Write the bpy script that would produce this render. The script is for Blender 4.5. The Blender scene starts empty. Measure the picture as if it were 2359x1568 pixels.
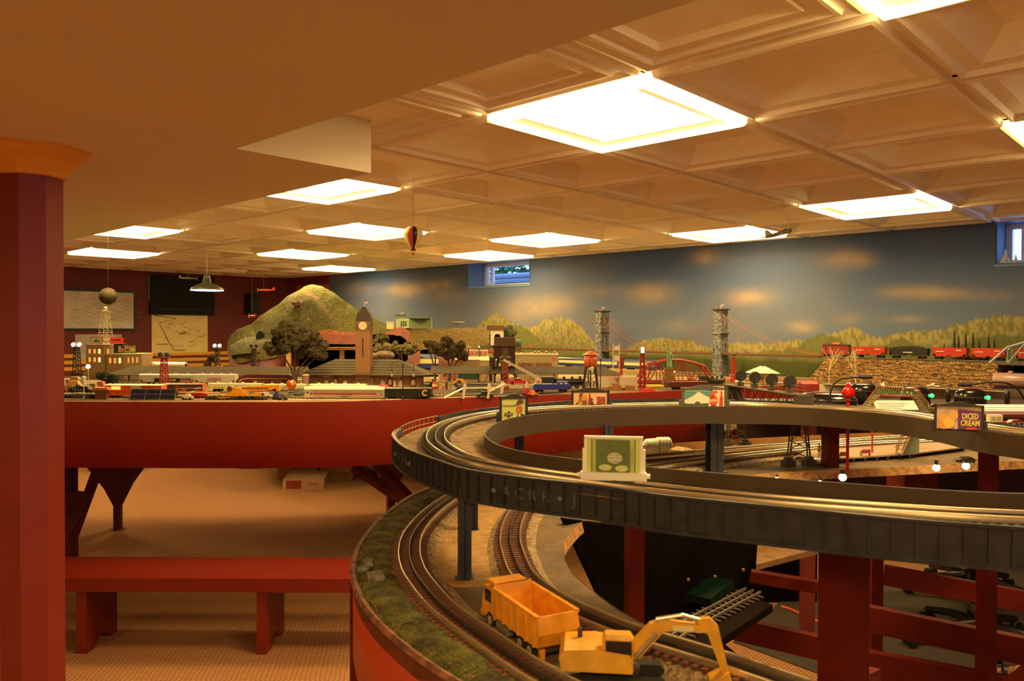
import bpy, math, random
import numpy as np
from mathutils import Vector, Matrix
S=bpy.context.scene
COL=S.collection
PI=math.pi
# ------------------------------------------------------------------ camera
F=1802.47; PIT=-0.0147190; ROL=0.0037495; YAW=0.7574908
CZ=1.40                                  # eye height
cp,sp=math.cos(PIT),math.sin(PIT)
fw=Vector((0,cp,sp)); rt0=Vector((1,0,0)); up0=Vector((0,-sp,cp))
rt=rt0*math.cos(ROL)+up0*math.sin(ROL); up=-rt0*math.sin(ROL)+up0*math.cos(ROL)
cam=bpy.data.cameras.new('camera'); co=bpy.data.objects.new('camera',cam); COL.objects.link(co)
M=Matrix.Identity(4)
for i in range(3):
    M[i][0]=rt[i]; M[i][1]=up[i]; M[i][2]=-fw[i]
M[2][3]=CZ
co.matrix_world=M
cam.sensor_width=36; cam.lens=36*F/2359; cam.clip_start=.02; cam.clip_end=100
cam.dof.use_dof=True; cam.dof.focus_distance=3.6; cam.dof.aperture_fstop=14
S.camera=co
S.view_settings.view_transform='Standard'; S.view_settings.look='None'
S.view_settings.exposure=0.0; S.view_settings.gamma=1
S.view_settings.use_curve_mapping=False
W=bpy.data.worlds.new('daylight'); S.world=W; W.use_nodes=True
W.node_tree.nodes['Background'].inputs[0].default_value=(.30,.52,1,1)
W.node_tree.nodes['Background'].inputs[1].default_value=3.2
LAMP=(1.0,.70,.28); LAMP_W=56.0; WINP=7.0

def U(px,py,d):
    "point at forward depth d on the line of sight of a photograph pixel"
    v=fw+rt*((px-1179.5)/F)+up*((784-py)/F)
    v=v*(d/v.y); return Vector((v.x,v.y,v.z+CZ))
def G(px,py,z):
    "point at height z"
    v=fw+rt*((px-1179.5)/F)+up*((784-py)/F)
    v=v*((z-CZ)/v.z); return Vector((v.x,v.y,z))
cy_,sy_=math.cos(YAW),math.sin(YAW)
def R(a,b,z=0):
    "room axes (a towards mural wall, b towards maroon wall) -> world"
    return Vector((a*sy_-b*cy_, a*cy_+b*sy_, z))
RZ=YAW-PI/2+0.0    # world angle of ... room b axis is RZ+PI/2 rotated
def roomang():     # angle of the room a axis in the world
    return math.atan2(cy_,sy_)
A_ANG=roomang(); B_ANG=math.atan2(sy_,-cy_)
def inv(p):        # world -> room
    return (p.x*sy_+p.y*cy_, -p.x*cy_+p.y*sy_)

# ------------------------------------------------------------------ materials
def lin(c):
    c=[x/255 for x in c[:3]]
    return tuple((x/12.92 if x<=.04045 else ((x+.055)/1.055)**2.4) for x in c)+(1,)
MATS={}
def mat(name,c,rough=.6,metal=0,noise=0,scale=40,c2=None,bump=0,bscale=None,emit=None,es=0,spec=None,coat=0):
    if name in MATS: return MATS[name]
    m=bpy.data.materials.new(name); m.use_nodes=True; n=m.node_tree; b=n.nodes['Principled BSDF']
    b.inputs['Base Color'].default_value=lin(c); b.inputs['Roughness'].default_value=rough; b.inputs['Metallic'].default_value=metal
    if spec is not None: b.inputs['Specular IOR Level'].default_value=spec
    if coat: b.inputs['Coat Weight'].default_value=coat
    tc=n.nodes.new('ShaderNodeTexCoord')
    if noise or c2:
        t=n.nodes.new('ShaderNodeTexNoise'); t.inputs['Scale'].default_value=scale; t.inputs['Detail'].default_value=5
        n.links.new(tc.outputs['Object'],t.inputs['Vector'])
        r=n.nodes.new('ShaderNodeValToRGB')
        if c2 is None: c2=tuple(max(0,x*(1-noise)) for x in c)
        r.color_ramp.elements[0].position=.35; r.color_ramp.elements[1].position=.65
        r.color_ramp.elements[0].color=lin(c2); r.color_ramp.elements[1].color=lin(c)
        n.links.new(t.outputs[0],r.inputs[0]); n.links.new(r.outputs[0],b.inputs['Base Color'])
    if bump:
        t=n.nodes.new('ShaderNodeTexNoise'); t.inputs['Scale'].default_value=bscale or scale; t.inputs['Detail'].default_value=6
        n.links.new(tc.outputs['Object'],t.inputs['Vector'])
        k=n.nodes.new('ShaderNodeBump'); k.inputs['Strength'].default_value=bump; k.inputs['Distance'].default_value=.01
        n.links.new(t.outputs[0],k.inputs['Height']); n.links.new(k.outputs[0],b.inputs['Normal'])
    if emit:
        b.inputs['Emission Color'].default_value=lin(emit); b.inputs['Emission Strength'].default_value=es
    MATS[name]=m; return m
def matbrick(name,c1,c2,mort,scale=60,w=.5,h=.25,rough=.8,ms=.02,bump=.3,vec='Object',rot=(0,0,0)):
    if name in MATS: return MATS[name]
    m=bpy.data.materials.new(name); m.use_nodes=True; n=m.node_tree; b=n.nodes['Principled BSDF']; b.inputs['Roughness'].default_value=rough
    tc=n.nodes.new('ShaderNodeTexCoord'); mp=n.nodes.new('ShaderNodeMapping'); mp.inputs['Rotation'].default_value=rot
    t=n.nodes.new('ShaderNodeTexBrick'); t.inputs['Scale'].default_value=scale
    t.inputs['Color1'].default_value=lin(c1); t.inputs['Color2'].default_value=lin(c2); t.inputs['Mortar'].default_value=lin(mort)
    t.inputs['Brick Width'].default_value=w; t.inputs['Row Height'].default_value=h; t.inputs['Mortar Size'].default_value=ms
    n.links.new(tc.outputs[vec],mp.inputs[0]); n.links.new(mp.outputs[0],t.inputs['Vector'])
    n.links.new(t.outputs['Color'],b.inputs['Base Color'])
    k=n.nodes.new('ShaderNodeBump'); k.inputs['Strength'].default_value=bump; k.inputs['Distance'].default_value=.002; k.invert=True
    n.links.new(t.outputs['Fac'],k.inputs['Height']); n.links.new(k.outputs[0],b.inputs['Normal'])
    MATS[name]=m; return m
def matvc(name,rough=.85,noise=0,scale=60,bump=0):
    "material that reads a painted colour attribute, with fine procedural dabs"
    m=bpy.data.materials.new(name); m.use_nodes=True; n=m.node_tree; b=n.nodes['Principled BSDF']; b.inputs['Roughness'].default_value=rough
    b.inputs['Specular IOR Level'].default_value=.2
    a=n.nodes.new('ShaderNodeAttribute'); a.attribute_name='paint'
    tc=n.nodes.new('ShaderNodeTexCoord'); t=n.nodes.new('ShaderNodeTexNoise'); t.inputs['Scale'].default_value=scale; t.inputs['Detail'].default_value=6
    n.links.new(tc.outputs['Object'],t.inputs['Vector'])
    mr=n.nodes.new('ShaderNodeMapRange'); mr.inputs[1].default_value=.3; mr.inputs[2].default_value=.7; mr.inputs[3].default_value=1-noise; mr.inputs[4].default_value=1+noise
    n.links.new(t.outputs[0],mr.inputs[0])
    v=n.nodes.new('ShaderNodeVectorMath'); v.operation='SCALE'; n.links.new(a.outputs['Color'],v.inputs[0]); n.links.new(mr.outputs[0],v.inputs['Scale'])
    n.links.new(v.outputs[0],b.inputs['Base Color'])
    if bump:
        k=n.nodes.new('ShaderNodeBump'); k.inputs['Strength'].default_value=bump; k.inputs['Distance'].default_value=.01
        n.links.new(t.outputs[0],k.inputs['Height']); n.links.new(k.outputs[0],b.inputs['Normal'])
    MATS[name]=m; return m

# ------------------------------------------------------------------ mesh builder
class MB:
    def __init__(s): s.v=[]; s.f=[]; s.T=None
    def xf(s,M): s.T=M; return s
    def add(s,vs,fs):
        o=len(s.v)
        for p in vs:
            p=Vector(p)
            s.v.append(tuple(s.T@p) if s.T is not None else tuple(p))
        s.f+= [tuple(i+o for i in f) for f in fs]; return s
    def box(s,c,d,rz=0,ry=0,rx=0,top=None):
        "centre c, size d; top=(sx,sy) scales the top face"
        x,y,z=[q/2 for q in d]; tx,ty=top or (1,1)
        vs=[Vector((a*x*(tx if e>0 else 1),b*y*(ty if e>0 else 1),e*z)) for e in(-1,1) for b in(-1,1) for a in(-1,1)]
        if rx or ry or rz:
            q=Matrix.Rotation(rz,3,'Z')@Matrix.Rotation(ry,3,'Y')@Matrix.Rotation(rx,3,'X'); vs=[q@p for p in vs]
        c=Vector(c)
        return s.add([p+c for p in vs],[(0,2,3,1),(4,5,7,6),(0,1,5,4),(2,6,7,3),(0,4,6,2),(1,3,7,5)])
    def b2(s,x0,x1,y0,y1,z0,z1): return s.box(((x0+x1)/2,(y0+y1)/2,(z0+z1)/2),(x1-x0,y1-y0,z1-z0))
    def bev(s,c,d,r,rz=0):
        "box with chamfered vertical edges and top"
        x,y,z=[q/2 for q in d]
        def ring(i,zz): return [(-x+r+0*i+i*0,-y+i,zz) for _ in[0]]
        def loop(ins,zz):
            X,Y=x-ins,y-ins; q=max(r-ins,.0001)
            return [(-X+q,-Y,zz),(X-q,-Y,zz),(X,-Y+q,zz),(X,Y-q,zz),(X-q,Y,zz),(-X+q,Y,zz),(-X,Y-q,zz),(-X,-Y+q,zz)]
        L=[loop(0,-z),loop(0,z-r),loop(r*.7,z)]
        m=Matrix.Translation(Vector(c))@Matrix.Rotation(rz,4,'Z')
        vs=[tuple(m@Vector(p)) for l in L for p in l]; fs=[tuple(range(7,-1,-1)),tuple(range(16,24))]
        for k in range(2):
            for i in range(8): fs.append((k*8+i,k*8+(i+1)%8,(k+1)*8+(i+1)%8,(k+1)*8+i))
        return s.add(vs,fs)
    def cyl(s,p0,p1,r0,r1=None,n=10,cap=True):
        p0,p1=Vector(p0),Vector(p1); r1=r0 if r1 is None else r1
        a=(p1-p0); 
        if a.length<1e-9: return s
        a.normalize(); u=a.orthogonal().normalized(); w=a.cross(u)
        vs=[]
        for p,r in((p0,r0),(p1,r1)):
            for i in range(n):
                t=2*PI*i/n+PI/n; vs.append(p+u*math.cos(t)*r+w*math.sin(t)*r)
        fs=[(i,(i+1)%n,n+(i+1)%n,n+i) for i in range(n)]
        if cap: fs+=[tuple(range(n-1,-1,-1)),tuple(range(n,2*n))]
        return s.add(vs,fs)
    def tube(s,pts,r,n=6,closed=False):
        pts=[Vector(p) for p in pts]; N=len(pts); vs=[]; pu=None
        for i,p in enumerate(pts):
            if closed: t=pts[(i+1)%N]-pts[i-1]
            else: t=pts[min(i+1,N-1)]-pts[max(i-1,0)]
            t.normalize(); u=t.cross(Vector((0,0,1)))
            if u.length<.05: u=t.cross(Vector((1,0,0)))
            u.normalize()
            if pu is not None and u.dot(pu)<0: u=-u
            pu=u; w=u.cross(t); rr=r[i] if isinstance(r,(list,tuple)) else r
            for k in range(n):
                a=2*PI*k/n; vs.append(p+u*math.cos(a)*rr+w*math.sin(a)*rr)
        fs=[]
        for i in range(N if closed else N-1):
            j=(i+1)%N
            for k in range(n): fs.append((i*n+k,i*n+(k+1)%n,j*n+(k+1)%n,j*n+k))
        if not closed: fs+=[tuple(range(n)),tuple(range((N-1)*n,N*n))]
        return s.add(vs,fs)
    def lathe(s,prof,c=(0,0,0),n=14,axis='z',a0=0,sx=1,sy=1):
        c=Vector(c); vs=[]; fs=[]
        for r,z in prof:
            for k in range(n):
                t=2*PI*k/n+a0; x,y=r*math.cos(t)*sx,r*math.sin(t)*sy
                vs.append(c+(Vector((x,y,z)) if axis=='z' else Vector((z,x,y)) if axis=='x' else Vector((x,z,y))))
        m=len(prof)
        for i in range(m-1):
            for k in range(n): fs.append((i*n+k,i*n+(k+1)%n,(i+1)*n+(k+1)%n,(i+1)*n+k))
        fs+=[tuple(range(n-1,-1,-1)),tuple(range((m-1)*n,m*n))]
        return s.add(vs,fs)
    def sph(s,c,r,n=12,m=8,sz=1,sx=1,sy=1):
        return s.lathe([(max(r*math.sin(PI*i/m),1e-5),-r*sz*math.cos(PI*i/m)) for i in range(m+1)],c,n,sx=sx,sy=sy)
    def blob(s,c,r,rnd,n=10,m=7,amp=.25,sz=1):
        c=Vector(c); ph=[rnd.uniform(0,6) for _ in range(4)]; vs=[];fs=[]
        for i in range(m+1):
            for k in range(n):
                th=PI*i/m; t=2*PI*k/n
                q=1+amp*(math.sin(3*t+ph[0]+2*th)*.5+math.sin(5*t+ph[1])*.3*math.sin(th)+math.sin(4*th+ph[2])*.4+rnd.uniform(-.3,.3)*(0<i<m))
                if i in(0,m): q=1
                vs.append(c+Vector((r*q*math.sin(th)*math.cos(t),r*q*math.sin(th)*math.sin(t),-r*sz*q*math.cos(th))))
        for i in range(m):
            for k in range(n): fs.append((i*n+k,i*n+(k+1)%n,(i+1)*n+(k+1)%n,(i+1)*n+k))
        return s.add(vs,fs)
    def prism(s,poly,a,b,axis='y'):
        "extrude a 2D polygon: axis y -> poly (x,z); x -> (y,z); z -> (x,y)"
        def P(p,t): return (p[0],t,p[1]) if axis=='y' else (t,p[0],p[1]) if axis=='x' else (p[0],p[1],t)
        n=len(poly); vs=[P(p,a) for p in poly]+[P(p,b) for p in poly]
        return s.add(vs,[tuple(range(n)),tuple(range(2*n-1,n-1,-1))]+[(i,n+i,n+(i+1)%n,(i+1)%n) for i in range(n)])
    def strip(s,A,Bp,closed=False):
        "band between two polylines"
        n=len(A); m=n if closed else n-1
        return s.add(list(A)+list(Bp),[(i,(i+1)%n,n+(i+1)%n,n+i) for i in range(m)])
    def ribbon(s,rows,closed=False):
        "surface through several polylines of equal length"
        n=len(rows[0]); vs=[p for r in rows for p in r]; fs=[]
        m=n if closed else n-1
        for k in range(len(rows)-1):
            for i in range(m): fs.append((k*n+i,k*n+(i+1)%n,(k+1)*n+(i+1)%n,(k+1)*n+i))
        return s.add(vs,fs)
    def mesh(s,name,m=None,smooth=False):
        me=bpy.data.meshes.new(name); me.from_pydata(s.v,[],s.f)
        if m: me.materials.append(m)
        if smooth: me.polygons.foreach_set('use_smooth',[True]*len(me.polygons))
        me.update(); return me
    def done(s,name,m,parent=None,smooth=False,label=None,loc=None,rz=None,kind=None):
        o=bpy.data.objects.new(name,s.mesh(name,m,smooth)); COL.objects.link(o)
        if parent: o.parent=parent
        if loc is not None: o.location=loc
        if rz is not None: o.rotation_euler=(0,0,rz)
        if label: o['label']=label
        if kind: o['kind']=kind
        return o
def tag(o,label,cat,group=None):
    o['label']=label; o['category']=cat
    if group: o['group']=group
    return o
def thing(name,label,cat,loc=(0,0,0),rz=0,group=None):
    o=bpy.data.objects.new(name,None); COL.objects.link(o); o.location=loc; o.rotation_euler=(0,0,rz); o.empty_display_size=.05
    return tag(o,label,cat,group)
def struct(o): o['kind']='structure'; return o
def copy_tree(o,parent=None):
    c=o.copy(); COL.objects.link(c)
    if parent: c.parent=parent
    for ch in list(o.children):
        k=ch.copy(); COL.objects.link(k); k.parent=c
        for g in list(ch.children):
            d=g.copy(); COL.objects.link(d); d.parent=k
    return c
def text(s,size,m,parent,loc,rz=0,rx=PI/2,name='lettering',ext=.0004,align='CENTER',width=None,ital=0,bold=0,label=None):
    cu=bpy.data.curves.new('t','FONT'); cu.body=s; cu.size=size; cu.extrude=ext; cu.align_x=align; cu.align_y='CENTER'; cu.shear=ital; cu.offset=bold; cu.resolution_u=2
    t=bpy.data.objects.new('t',cu); COL.objects.link(t)
    bpy.context.view_layer.update()
    dg=bpy.context.evaluated_depsgraph_get(); me=bpy.data.meshes.new_from_object(t.evaluated_get(dg)); me.name=name
    bpy.data.objects.remove(t); bpy.data.curves.remove(cu)
    if width:
        xs=[v.co.x for v in me.vertices]; 
        if xs:
            w=max(xs)-min(xs); k=width/w; mid=(max(xs)+min(xs))/2 if align=='CENTER' else 0
            for v in me.vertices: v.co.x=(v.co.x-mid)*k
    me.materials.clear(); me.materials.append(m)
    o=bpy.data.objects.new(name,me); COL.objects.link(o); o.parent=parent; o.location=loc; o.rotation_euler=(rx,0,rz)
    if label: o['label']=label
    return o
rnd=random.Random(7)
def spline(pts,n,closed=False):
    "Catmull-Rom through points"
    P=[Vector(p) for p in pts]; N=len(P); out=[]
    segs=N if closed else N-1
    for i in range(segs):
        if closed: a,b,c,d=P[i-1],P[i],P[(i+1)%N],P[(i+2)%N]
        else: a,b,c,d=P[max(i-1,0)],P[i],P[i+1],P[min(i+2,N-1)]
        for k in range(n):
            t=k/n; out.append(.5*((2*b)+(c-a)*t+(2*a-5*b+4*c-d)*t*t+(3*b-a-3*c+d)*t**3))
    if not closed: out.append(P[-1])
    return out
def resample(pts,step,closed=False):
    P=list(pts)+([pts[0]] if closed else []); L=[0]
    for i in range(len(P)-1): L.append(L[-1]+(P[i+1]-P[i]).length)
    n=max(2,int(round(L[-1]/step))); out=[]; j=0
    for k in range(n if closed else n+1):
        t=L[-1]*k/n
        while j<len(L)-2 and L[j+1]<t: j+=1
        f=(t-L[j])/max(L[j+1]-L[j],1e-9); out.append(P[j].lerp(P[j+1],f))
    return out
def offset(pts,dist,closed=False):
    out=[];N=len(pts)
    for i,p in enumerate(pts):
        a=pts[i-1] if (closed or i>0) else pts[0]; b=pts[(i+1)%N] if (closed or i<N-1) else pts[-1]
        t=(b-a); t.z=0; t.normalize(); out.append(p+Vector((-t.y,t.x,0))*dist)
    return out
ZT=CZ-.353      # layout table top
ZU=CZ-.194      # raised loop rail level
ZC=CZ+.704      # ceiling
ZS=CZ+.532      # soffit underside
TS=.6096
AX,BX=1.80214,1.20995   # tile grid origin in room axes
WA=5.77         # mural wall
WB=9.75         # maroon wall

def fuzz(m,cen,rad,r,n,s=.004):
    "tiny leaf clumps scattered over a crown"
    for _ in range(n):
        v=Vector((r.gauss(0,1),r.gauss(0,1),r.gauss(0,1))).normalized()*rad*r.uniform(.75,1.12); c=Vector(cen)+v
        d=Vector((r.uniform(-1,1),r.uniform(-1,1),r.uniform(-1,1))).normalized()*s*r.uniform(.6,1.5); q=d.orthogonal().normalized()*s*r.uniform(.5,1)
        m.add([c-d,c+q,c+d,c-q],[(0,1,2,3)])
# ------------------------------------------------------------------ room shell
def roomempty(name):
    o=bpy.data.objects.new(name,None); COL.objects.link(o); o.rotation_euler=(0,0,A_ANG); return o
# local frame of room objects: x = a axis, y = b axis (a x b = up)
cream=mat('cream_paint',(232,216,186),.75,noise=.03,scale=3)
maroon=mat('maroon_wall_paint',(108,40,38),.7,noise=.06,scale=6)
A0,B0=-4.6,-4.4
SA=-1.0
carpet=None
def make_carpet():
    m=bpy.data.materials.new('woven_carpet'); m.use_nodes=True; n=m.node_tree; b=n.nodes['Principled BSDF']; b.inputs['Roughness'].default_value=.95; b.inputs['Specular IOR Level'].default_value=.1
    tc=n.nodes.new('ShaderNodeTexCoord')
    br=n.nodes.new('ShaderNodeTexBrick'); br.offset=.5; br.inputs['Scale'].default_value=32; br.inputs['Brick Width'].default_value=.8; br.inputs['Row Height'].default_value=.5
    br.inputs['Mortar Size'].default_value=.12; br.inputs['Mortar Smooth'].default_value=.6
    br.inputs['Color1'].default_value=lin((206,150,92)); br.inputs['Color2'].default_value=lin((198,140,82)); br.inputs['Mortar'].default_value=lin((158,100,58))
    n.links.new(tc.outputs['Object'],br.inputs['Vector'])
    ns=n.nodes.new('ShaderNodeTexNoise'); ns.inputs['Scale'].default_value=260; ns.inputs['Detail'].default_value=3; n.links.new(tc.outputs['Object'],ns.inputs['Vector'])
    mx=n.nodes.new('ShaderNodeMixRGB'); mx.blend_type='MULTIPLY'; mx.inputs[0].default_value=.55
    n.links.new(br.outputs['Color'],mx.inputs[1]); n.links.new(ns.outputs['Fac'],mx.inputs[2])
    g=n.nodes.new('ShaderNodeBrightContrast'); g.inputs[1].default_value=.03; n.links.new(mx.outputs[0],g.inputs[0]); n.links.new(g.outputs[0],b.inputs['Base Color'])
    k=n.nodes.new('ShaderNodeBump'); k.inputs['Strength'].default_value=.6; k.inputs['Distance'].default_value=.004
    n.links.new(br.outputs['Fac'],k.inputs['Height']); k.invert=True; n.links.new(k.outputs[0],b.inputs['Normal'])
    return m
fl=MB().b2(A0,WA+.1,B0,WB+.1,-.06,0).done('floor',make_carpet(),rz=A_ANG); struct(fl)
# maroon wall (far left), openings drawn as recesses
mw=MB().b2(A0,WA+.1,WB,WB+.1,0,ZC+.15).done('wall_left',maroon,rz=A_ANG); struct(mw)
struct(MB().b2(A0-.1,A0,B0,WB+.1,0,ZC+.15).done('wall_back',cream,rz=A_ANG))
struct(MB().b2(A0,WA+.1,B0-.1,B0,0,ZC+.15).done('wall_right',cream,rz=A_ANG))
# ---- mural wall with two window openings
def onmural(px,py):
    v=fw+rt*((px-1179.5)/F)+up*((784-py)/F)
    a=v.x*sy_+v.y*cy_; k=WA/a; p=v*k
    return (-p.x*cy_+p.y*sy_, p.z+CZ)     # (b, z)
def onmaroon(px,py,off=0):
    v=fw+rt*((px-1179.5)/F)+up*((784-py)/F)
    b=-v.x*cy_+v.y*sy_; k=(WB-off)/b; p=v*k
    return (p.x*sy_+p.y*cy_, p.z+CZ)      # (a, z)
w1l=onmural(1078,600)[0]; w1r=onmural(1220,620)[0]; w1z=onmural(1150,657)[1]
w2l=onmural(2297,560)[0]; w2r=w2l-(w1l-w1r)*1.05; w2z=onmural(2320,606)[1]
WIN=[(w1r,w1l,w1z),(w2r,w2l,w2z)]
def smooth(x): return np.clip(x,0,1)**2*(3-2*np.clip(x,0,1))
rs=np.random.RandomState(3)
def vnoise(x,y,seed=0):
    xi=np.floor(x).astype(int); yi=np.floor(y).astype(int); fx=x-xi; fy=y-yi
    fx=fx*fx*(3-2*fx); fy=fy*fy*(3-2*fy)
    def h(a,b):
        n=(a*374761393+b*668265263+seed*974711)&0x7fffffff; n=((n^(n>>13))*1274126177)&0x7fffffff
        return (n&0xffff)/65535.
    return (h(xi,yi)*(1-fx)+h(xi+1,yi)*fx)*(1-fy)+(h(xi,yi+1)*(1-fx)+h(xi+1,yi+1)*fx)*fy
def fbm(x,y,o=4,seed=0):
    s=0;a=.5;t=0
    for k in range(o): s=s+a*vnoise(x*2**k,y*2**k,seed+k);t+=a;a*=.5
    return s/t
L_=lambda c: np.array(lin(c)[:3])
def paint(me,cols):
    at=me.color_attributes.new('paint','FLOAT_COLOR','POINT')
    c=np.ones((len(me.vertices),4),np.float32); c[:,:3]=cols; at.data.foreach_set('color',c.ravel())
def mural():
    bs=np.concatenate([np.linspace(B0,.8,30)[:-1],np.linspace(.8,8.7,1150),np.linspace(8.7,WB+.05,20)[1:]]); zs=np.concatenate([np.linspace(.0,.95,4)[:-1],np.linspace(.95,ZC+.1,210)])
    # snap to the window edges
    for b0,b1,z0 in WIN:
        for q in(b0,b1): bs[np.argmin(abs(bs-q))]=q
        zs[np.argmin(abs(zs-z0))]=z0
    Bm,Zm=np.meshgrid(bs,zs)
    # sky
    t=smooth((Zm-CZ)/.62)[...,None]
    low=L_((94,108,132)); high=L_((66,87,130)); col=low*(1-t)+high*t
    n=fbm(Bm*1.3,Zm*2.5,4,5)[...,None]; col=col*(1-.28*smooth((n-.35)*3))+L_((120,116,110))*.28*smooth((n-.35)*3)*.8
    clouds=[(930,665,45,12,1),(1015,655,28,12,1),(1500,675,48,22,1.1),(1625,590,35,16,.9),(1940,590,50,20,.7),(1975,600,40,18,.8),(1725,685,50,18,1),
            (2110,672,70,14,1),(2180,678,60,12,.8),(2280,680,55,12,.5),(1850,752,30,12,1.3),(2090,735,40,8,.7),(1960,735,40,14,.4),(1250,700,60,25,.7),(1200,720,50,22,.8),(1290,705,30,20,.6),
            (820,665,35,16,.6),(945,672,30,14,.9),(1390,670,60,14,.35),(1560,750,35,14,.5),(1030,680,40,15,.5),(770,640,25,14,.4)]
    for px,py,wx,wy,a in clouds:
        cb,cz=onmural(px,py); lb,_=onmural(px-wx,py); _,hz=onmural(px,py-wy)
        sb=abs(lb-cb); sz=abs(hz-cz)
        wob=fbm(Bm*7+px,Zm*9,3,11)-.5
        d=((Bm-cb)/sb)**2+((Zm-cz)/sz)**2
        k=(a*.48*np.exp(-d*.9)*(1+1.3*wob))[...,None]; k=np.clip(k,0,.9)
        col=col*(1-k)+L_((176,152,116))*k
    # hills: outlines read from the painted wall
    def outline(pts):
        xs=[];zz=[]
        for px,py in pts:
            b,z=onmural(px,py); xs.append(b); zz.append(z)
        o=np.argsort(xs); return np.interp(Bm,np.array(xs)[o],np.array(zz)[o])
    H1=outline([(600,790),(1040,790),(1075,772),(1100,748),(1145,716),(1180,744),(1225,752),(1250,736),(1290,728),(1330,742),(1362,778),(1400,800),(1440,800),(1480,782),(1540,775),(1590,785),(1640,802),(1700,788),(1760,788),(1860,782),(1905,768),(1970,752),(2020,778),(2060,765),(2100,757),(2160,762),(2200,750),(2260,730),(2330,722),(2359,724),(2500,735)])
    H1=H1+.035*(fbm(Bm*16,Bm*0+1,3,21)-.5)+.022*(vnoise(Bm*110,Bm*0,3)-.5)
    k=smooth((H1-Zm)/.012)[...,None]
    dab=fbm(Bm*70,Zm*34,3,31)[...,None]
    hill=L_((150,138,88))*(1-smooth((dab-.3)*2.2))+L_((108,108,66))*smooth((dab-.3)*2.2)
    shade=smooth((H1-Zm)/.25)[...,None]; hill=hill*(1-.45*shade)+L_((78,86,54))*.45*shade
    col=col*(1-k)+hill*k
    H2=outline([(600,815),(1000,800),(1060,792),(1120,770),(1190,745),(1210,752),(1260,790),(1330,800),(1372,806),(1450,812),(1600,805),(1700,812),(1780,806),(1830,795),(1865,775),(1900,765),(1935,775),(1960,800),(2040,790),(2080,772),(2120,800),(2210,790),(2260,775),(2330,770),(2380,775)])
    H2=H2+.05*(fbm(Bm*18,Bm*0+4,3,41)-.5)
    k=(smooth((H2-Zm)/.02)*.85)[...,None]
    d2=fbm(Bm*60,Zm*60,3,51)[...,None]
    col=col*(1-k)+(L_((74,86,44))*(1-d2)+L_((104,104,56))*d2)*k
    H3=outline([(600,830),(1060,825),(1200,815),(1372,818),(1450,815),(1600,818),(1760,822),(1860,826),(2060,830),(2359,835)])+.03*(fbm(Bm*9,Bm*0,3,61)-.5)
    k=(smooth((H3-Zm)/.04)*.9)[...,None]; tr=smooth((fbm(Bm*14,Zm*3,3,71)-.5)*5)[...,None]
    col=col*(1-k)+(L_((66,72,32))*(1-tr)+L_((44,58,28))*tr)*k
    bl=onmural(757,650)[0]; mk=(Bm>bl)[...,None]; col=np.where(mk,L_((108,40,38)),col); bq=onmural(684,650)[0]; zq=onmural(720,655)[1]; mk=((Bm>bl)&(Bm<bq)&(Zm<zq))[...,None]; col=np.where(mk,L_((150,84,40)),col)
    low_=smooth((1.0-Zm)/.06)[...,None]; col=col*(1-low_)+L_((70,40,28))*low_
    nz,nb=Bm.shape; vs=np.stack([np.full(Bm.size,WA),Bm.ravel(),Zm.ravel()],1)
    idx=np.arange(nz*nb).reshape(nz,nb); f=np.stack([idx[:-1,:-1],idx[1:,:-1],idx[1:,1:],idx[:-1,1:]],-1)
    cb=(bs[:-1]+bs[1:])/2; cz=(zs[:-1]+zs[1:])/2; CB,CZZ=np.meshgrid(cb,cz); keep=np.ones_like(CB,bool)
    for b0,b1,z0 in WIN: keep&=~((CB>b0)&(CB<b1)&(CZZ>z0)&(CZZ<ZC))
    f=f[keep]
    me=bpy.data.meshes.new('wall_front'); me.from_pydata(vs.tolist(),[],f.reshape(-1,4).tolist()); me.materials.append(matvc('mural_paint',.8,.06,70))
    paint(me,col.reshape(-1,3)); me.update()
    o=bpy.data.objects.new('wall_front',me); COL.objects.link(o); o.rotation_euler=(0,0,A_ANG); return struct(o)
mu=mural()
mu['label']='mural wall painted as cloudy blue sky above yellow green hills'
bluep=mat('blue_reveal_paint',(88,118,160),.6); whitef=mat('white_vinyl',(225,228,235),.4)
mor=MB()
glass=bpy.data.materials.new('window_glass'); glass.use_nodes=True
_b=glass.node_tree.nodes['Principled BSDF']; _b.inputs['Transmission Weight'].default_value=1; _b.inputs['Roughness'].default_value=0; _b.inputs['IOR'].default_value=1.02; _b.inputs['Base Color'].default_value=(1,1,1,1)
leafm=mat('outdoor_leaf',(96,150,92),.5,noise=.3,scale=20); wellm=mat('window_well_metal',(150,165,190),.6)
WD=.30
for wi,(b0,b1,z0) in enumerate(WIN):
    w=bpy.data.objects.new('window_%d'%(wi+1),None); COL.objects.link(w); w.rotation_euler=(0,0,A_ANG); struct(w)
    z1=ZC
    m=MB()   # reveal: sill and two cheeks
    m.b2(WA,WA+WD,b0-.02,b1+.02,z0-.02,z0); m.b2(WA,WA+WD,b0-.02,b0,z0,z1); m.b2(WA,WA+WD,b1,b1+.02,z0,z1); m.b2(WA,WA+WD,b0-.02,b1+.02,z1,z1+.02)
    m.done('window_reveal',bluep,w)
    m=MB(); x0,x1=WA+WD-.05,WA+WD; t=.035
    m.b2(x0,x1,b0,b1,z0,z0+t); m.b2(x0,x1,b0,b1,z1-t,z1); m.b2(x0,x1,b0,b0+t,z0,z1); m.b2(x0,x1,b1-t,b1,z0,z1); m.b2(x0+.01,x1,b1-.11,b1-.085,z0,z1)
    m.done('window_frame',whitef,w)
    MB().b2(x0+.02,x0+.024,b0+t,b1-t,z0+t,z1-t).done('window_pane',glass,w)
    MB().b2(WA-.006,WA+.01,b0-.015,b1+.015,z0-.022,z0-.004).done('window_sill',bluep,w)
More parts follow.
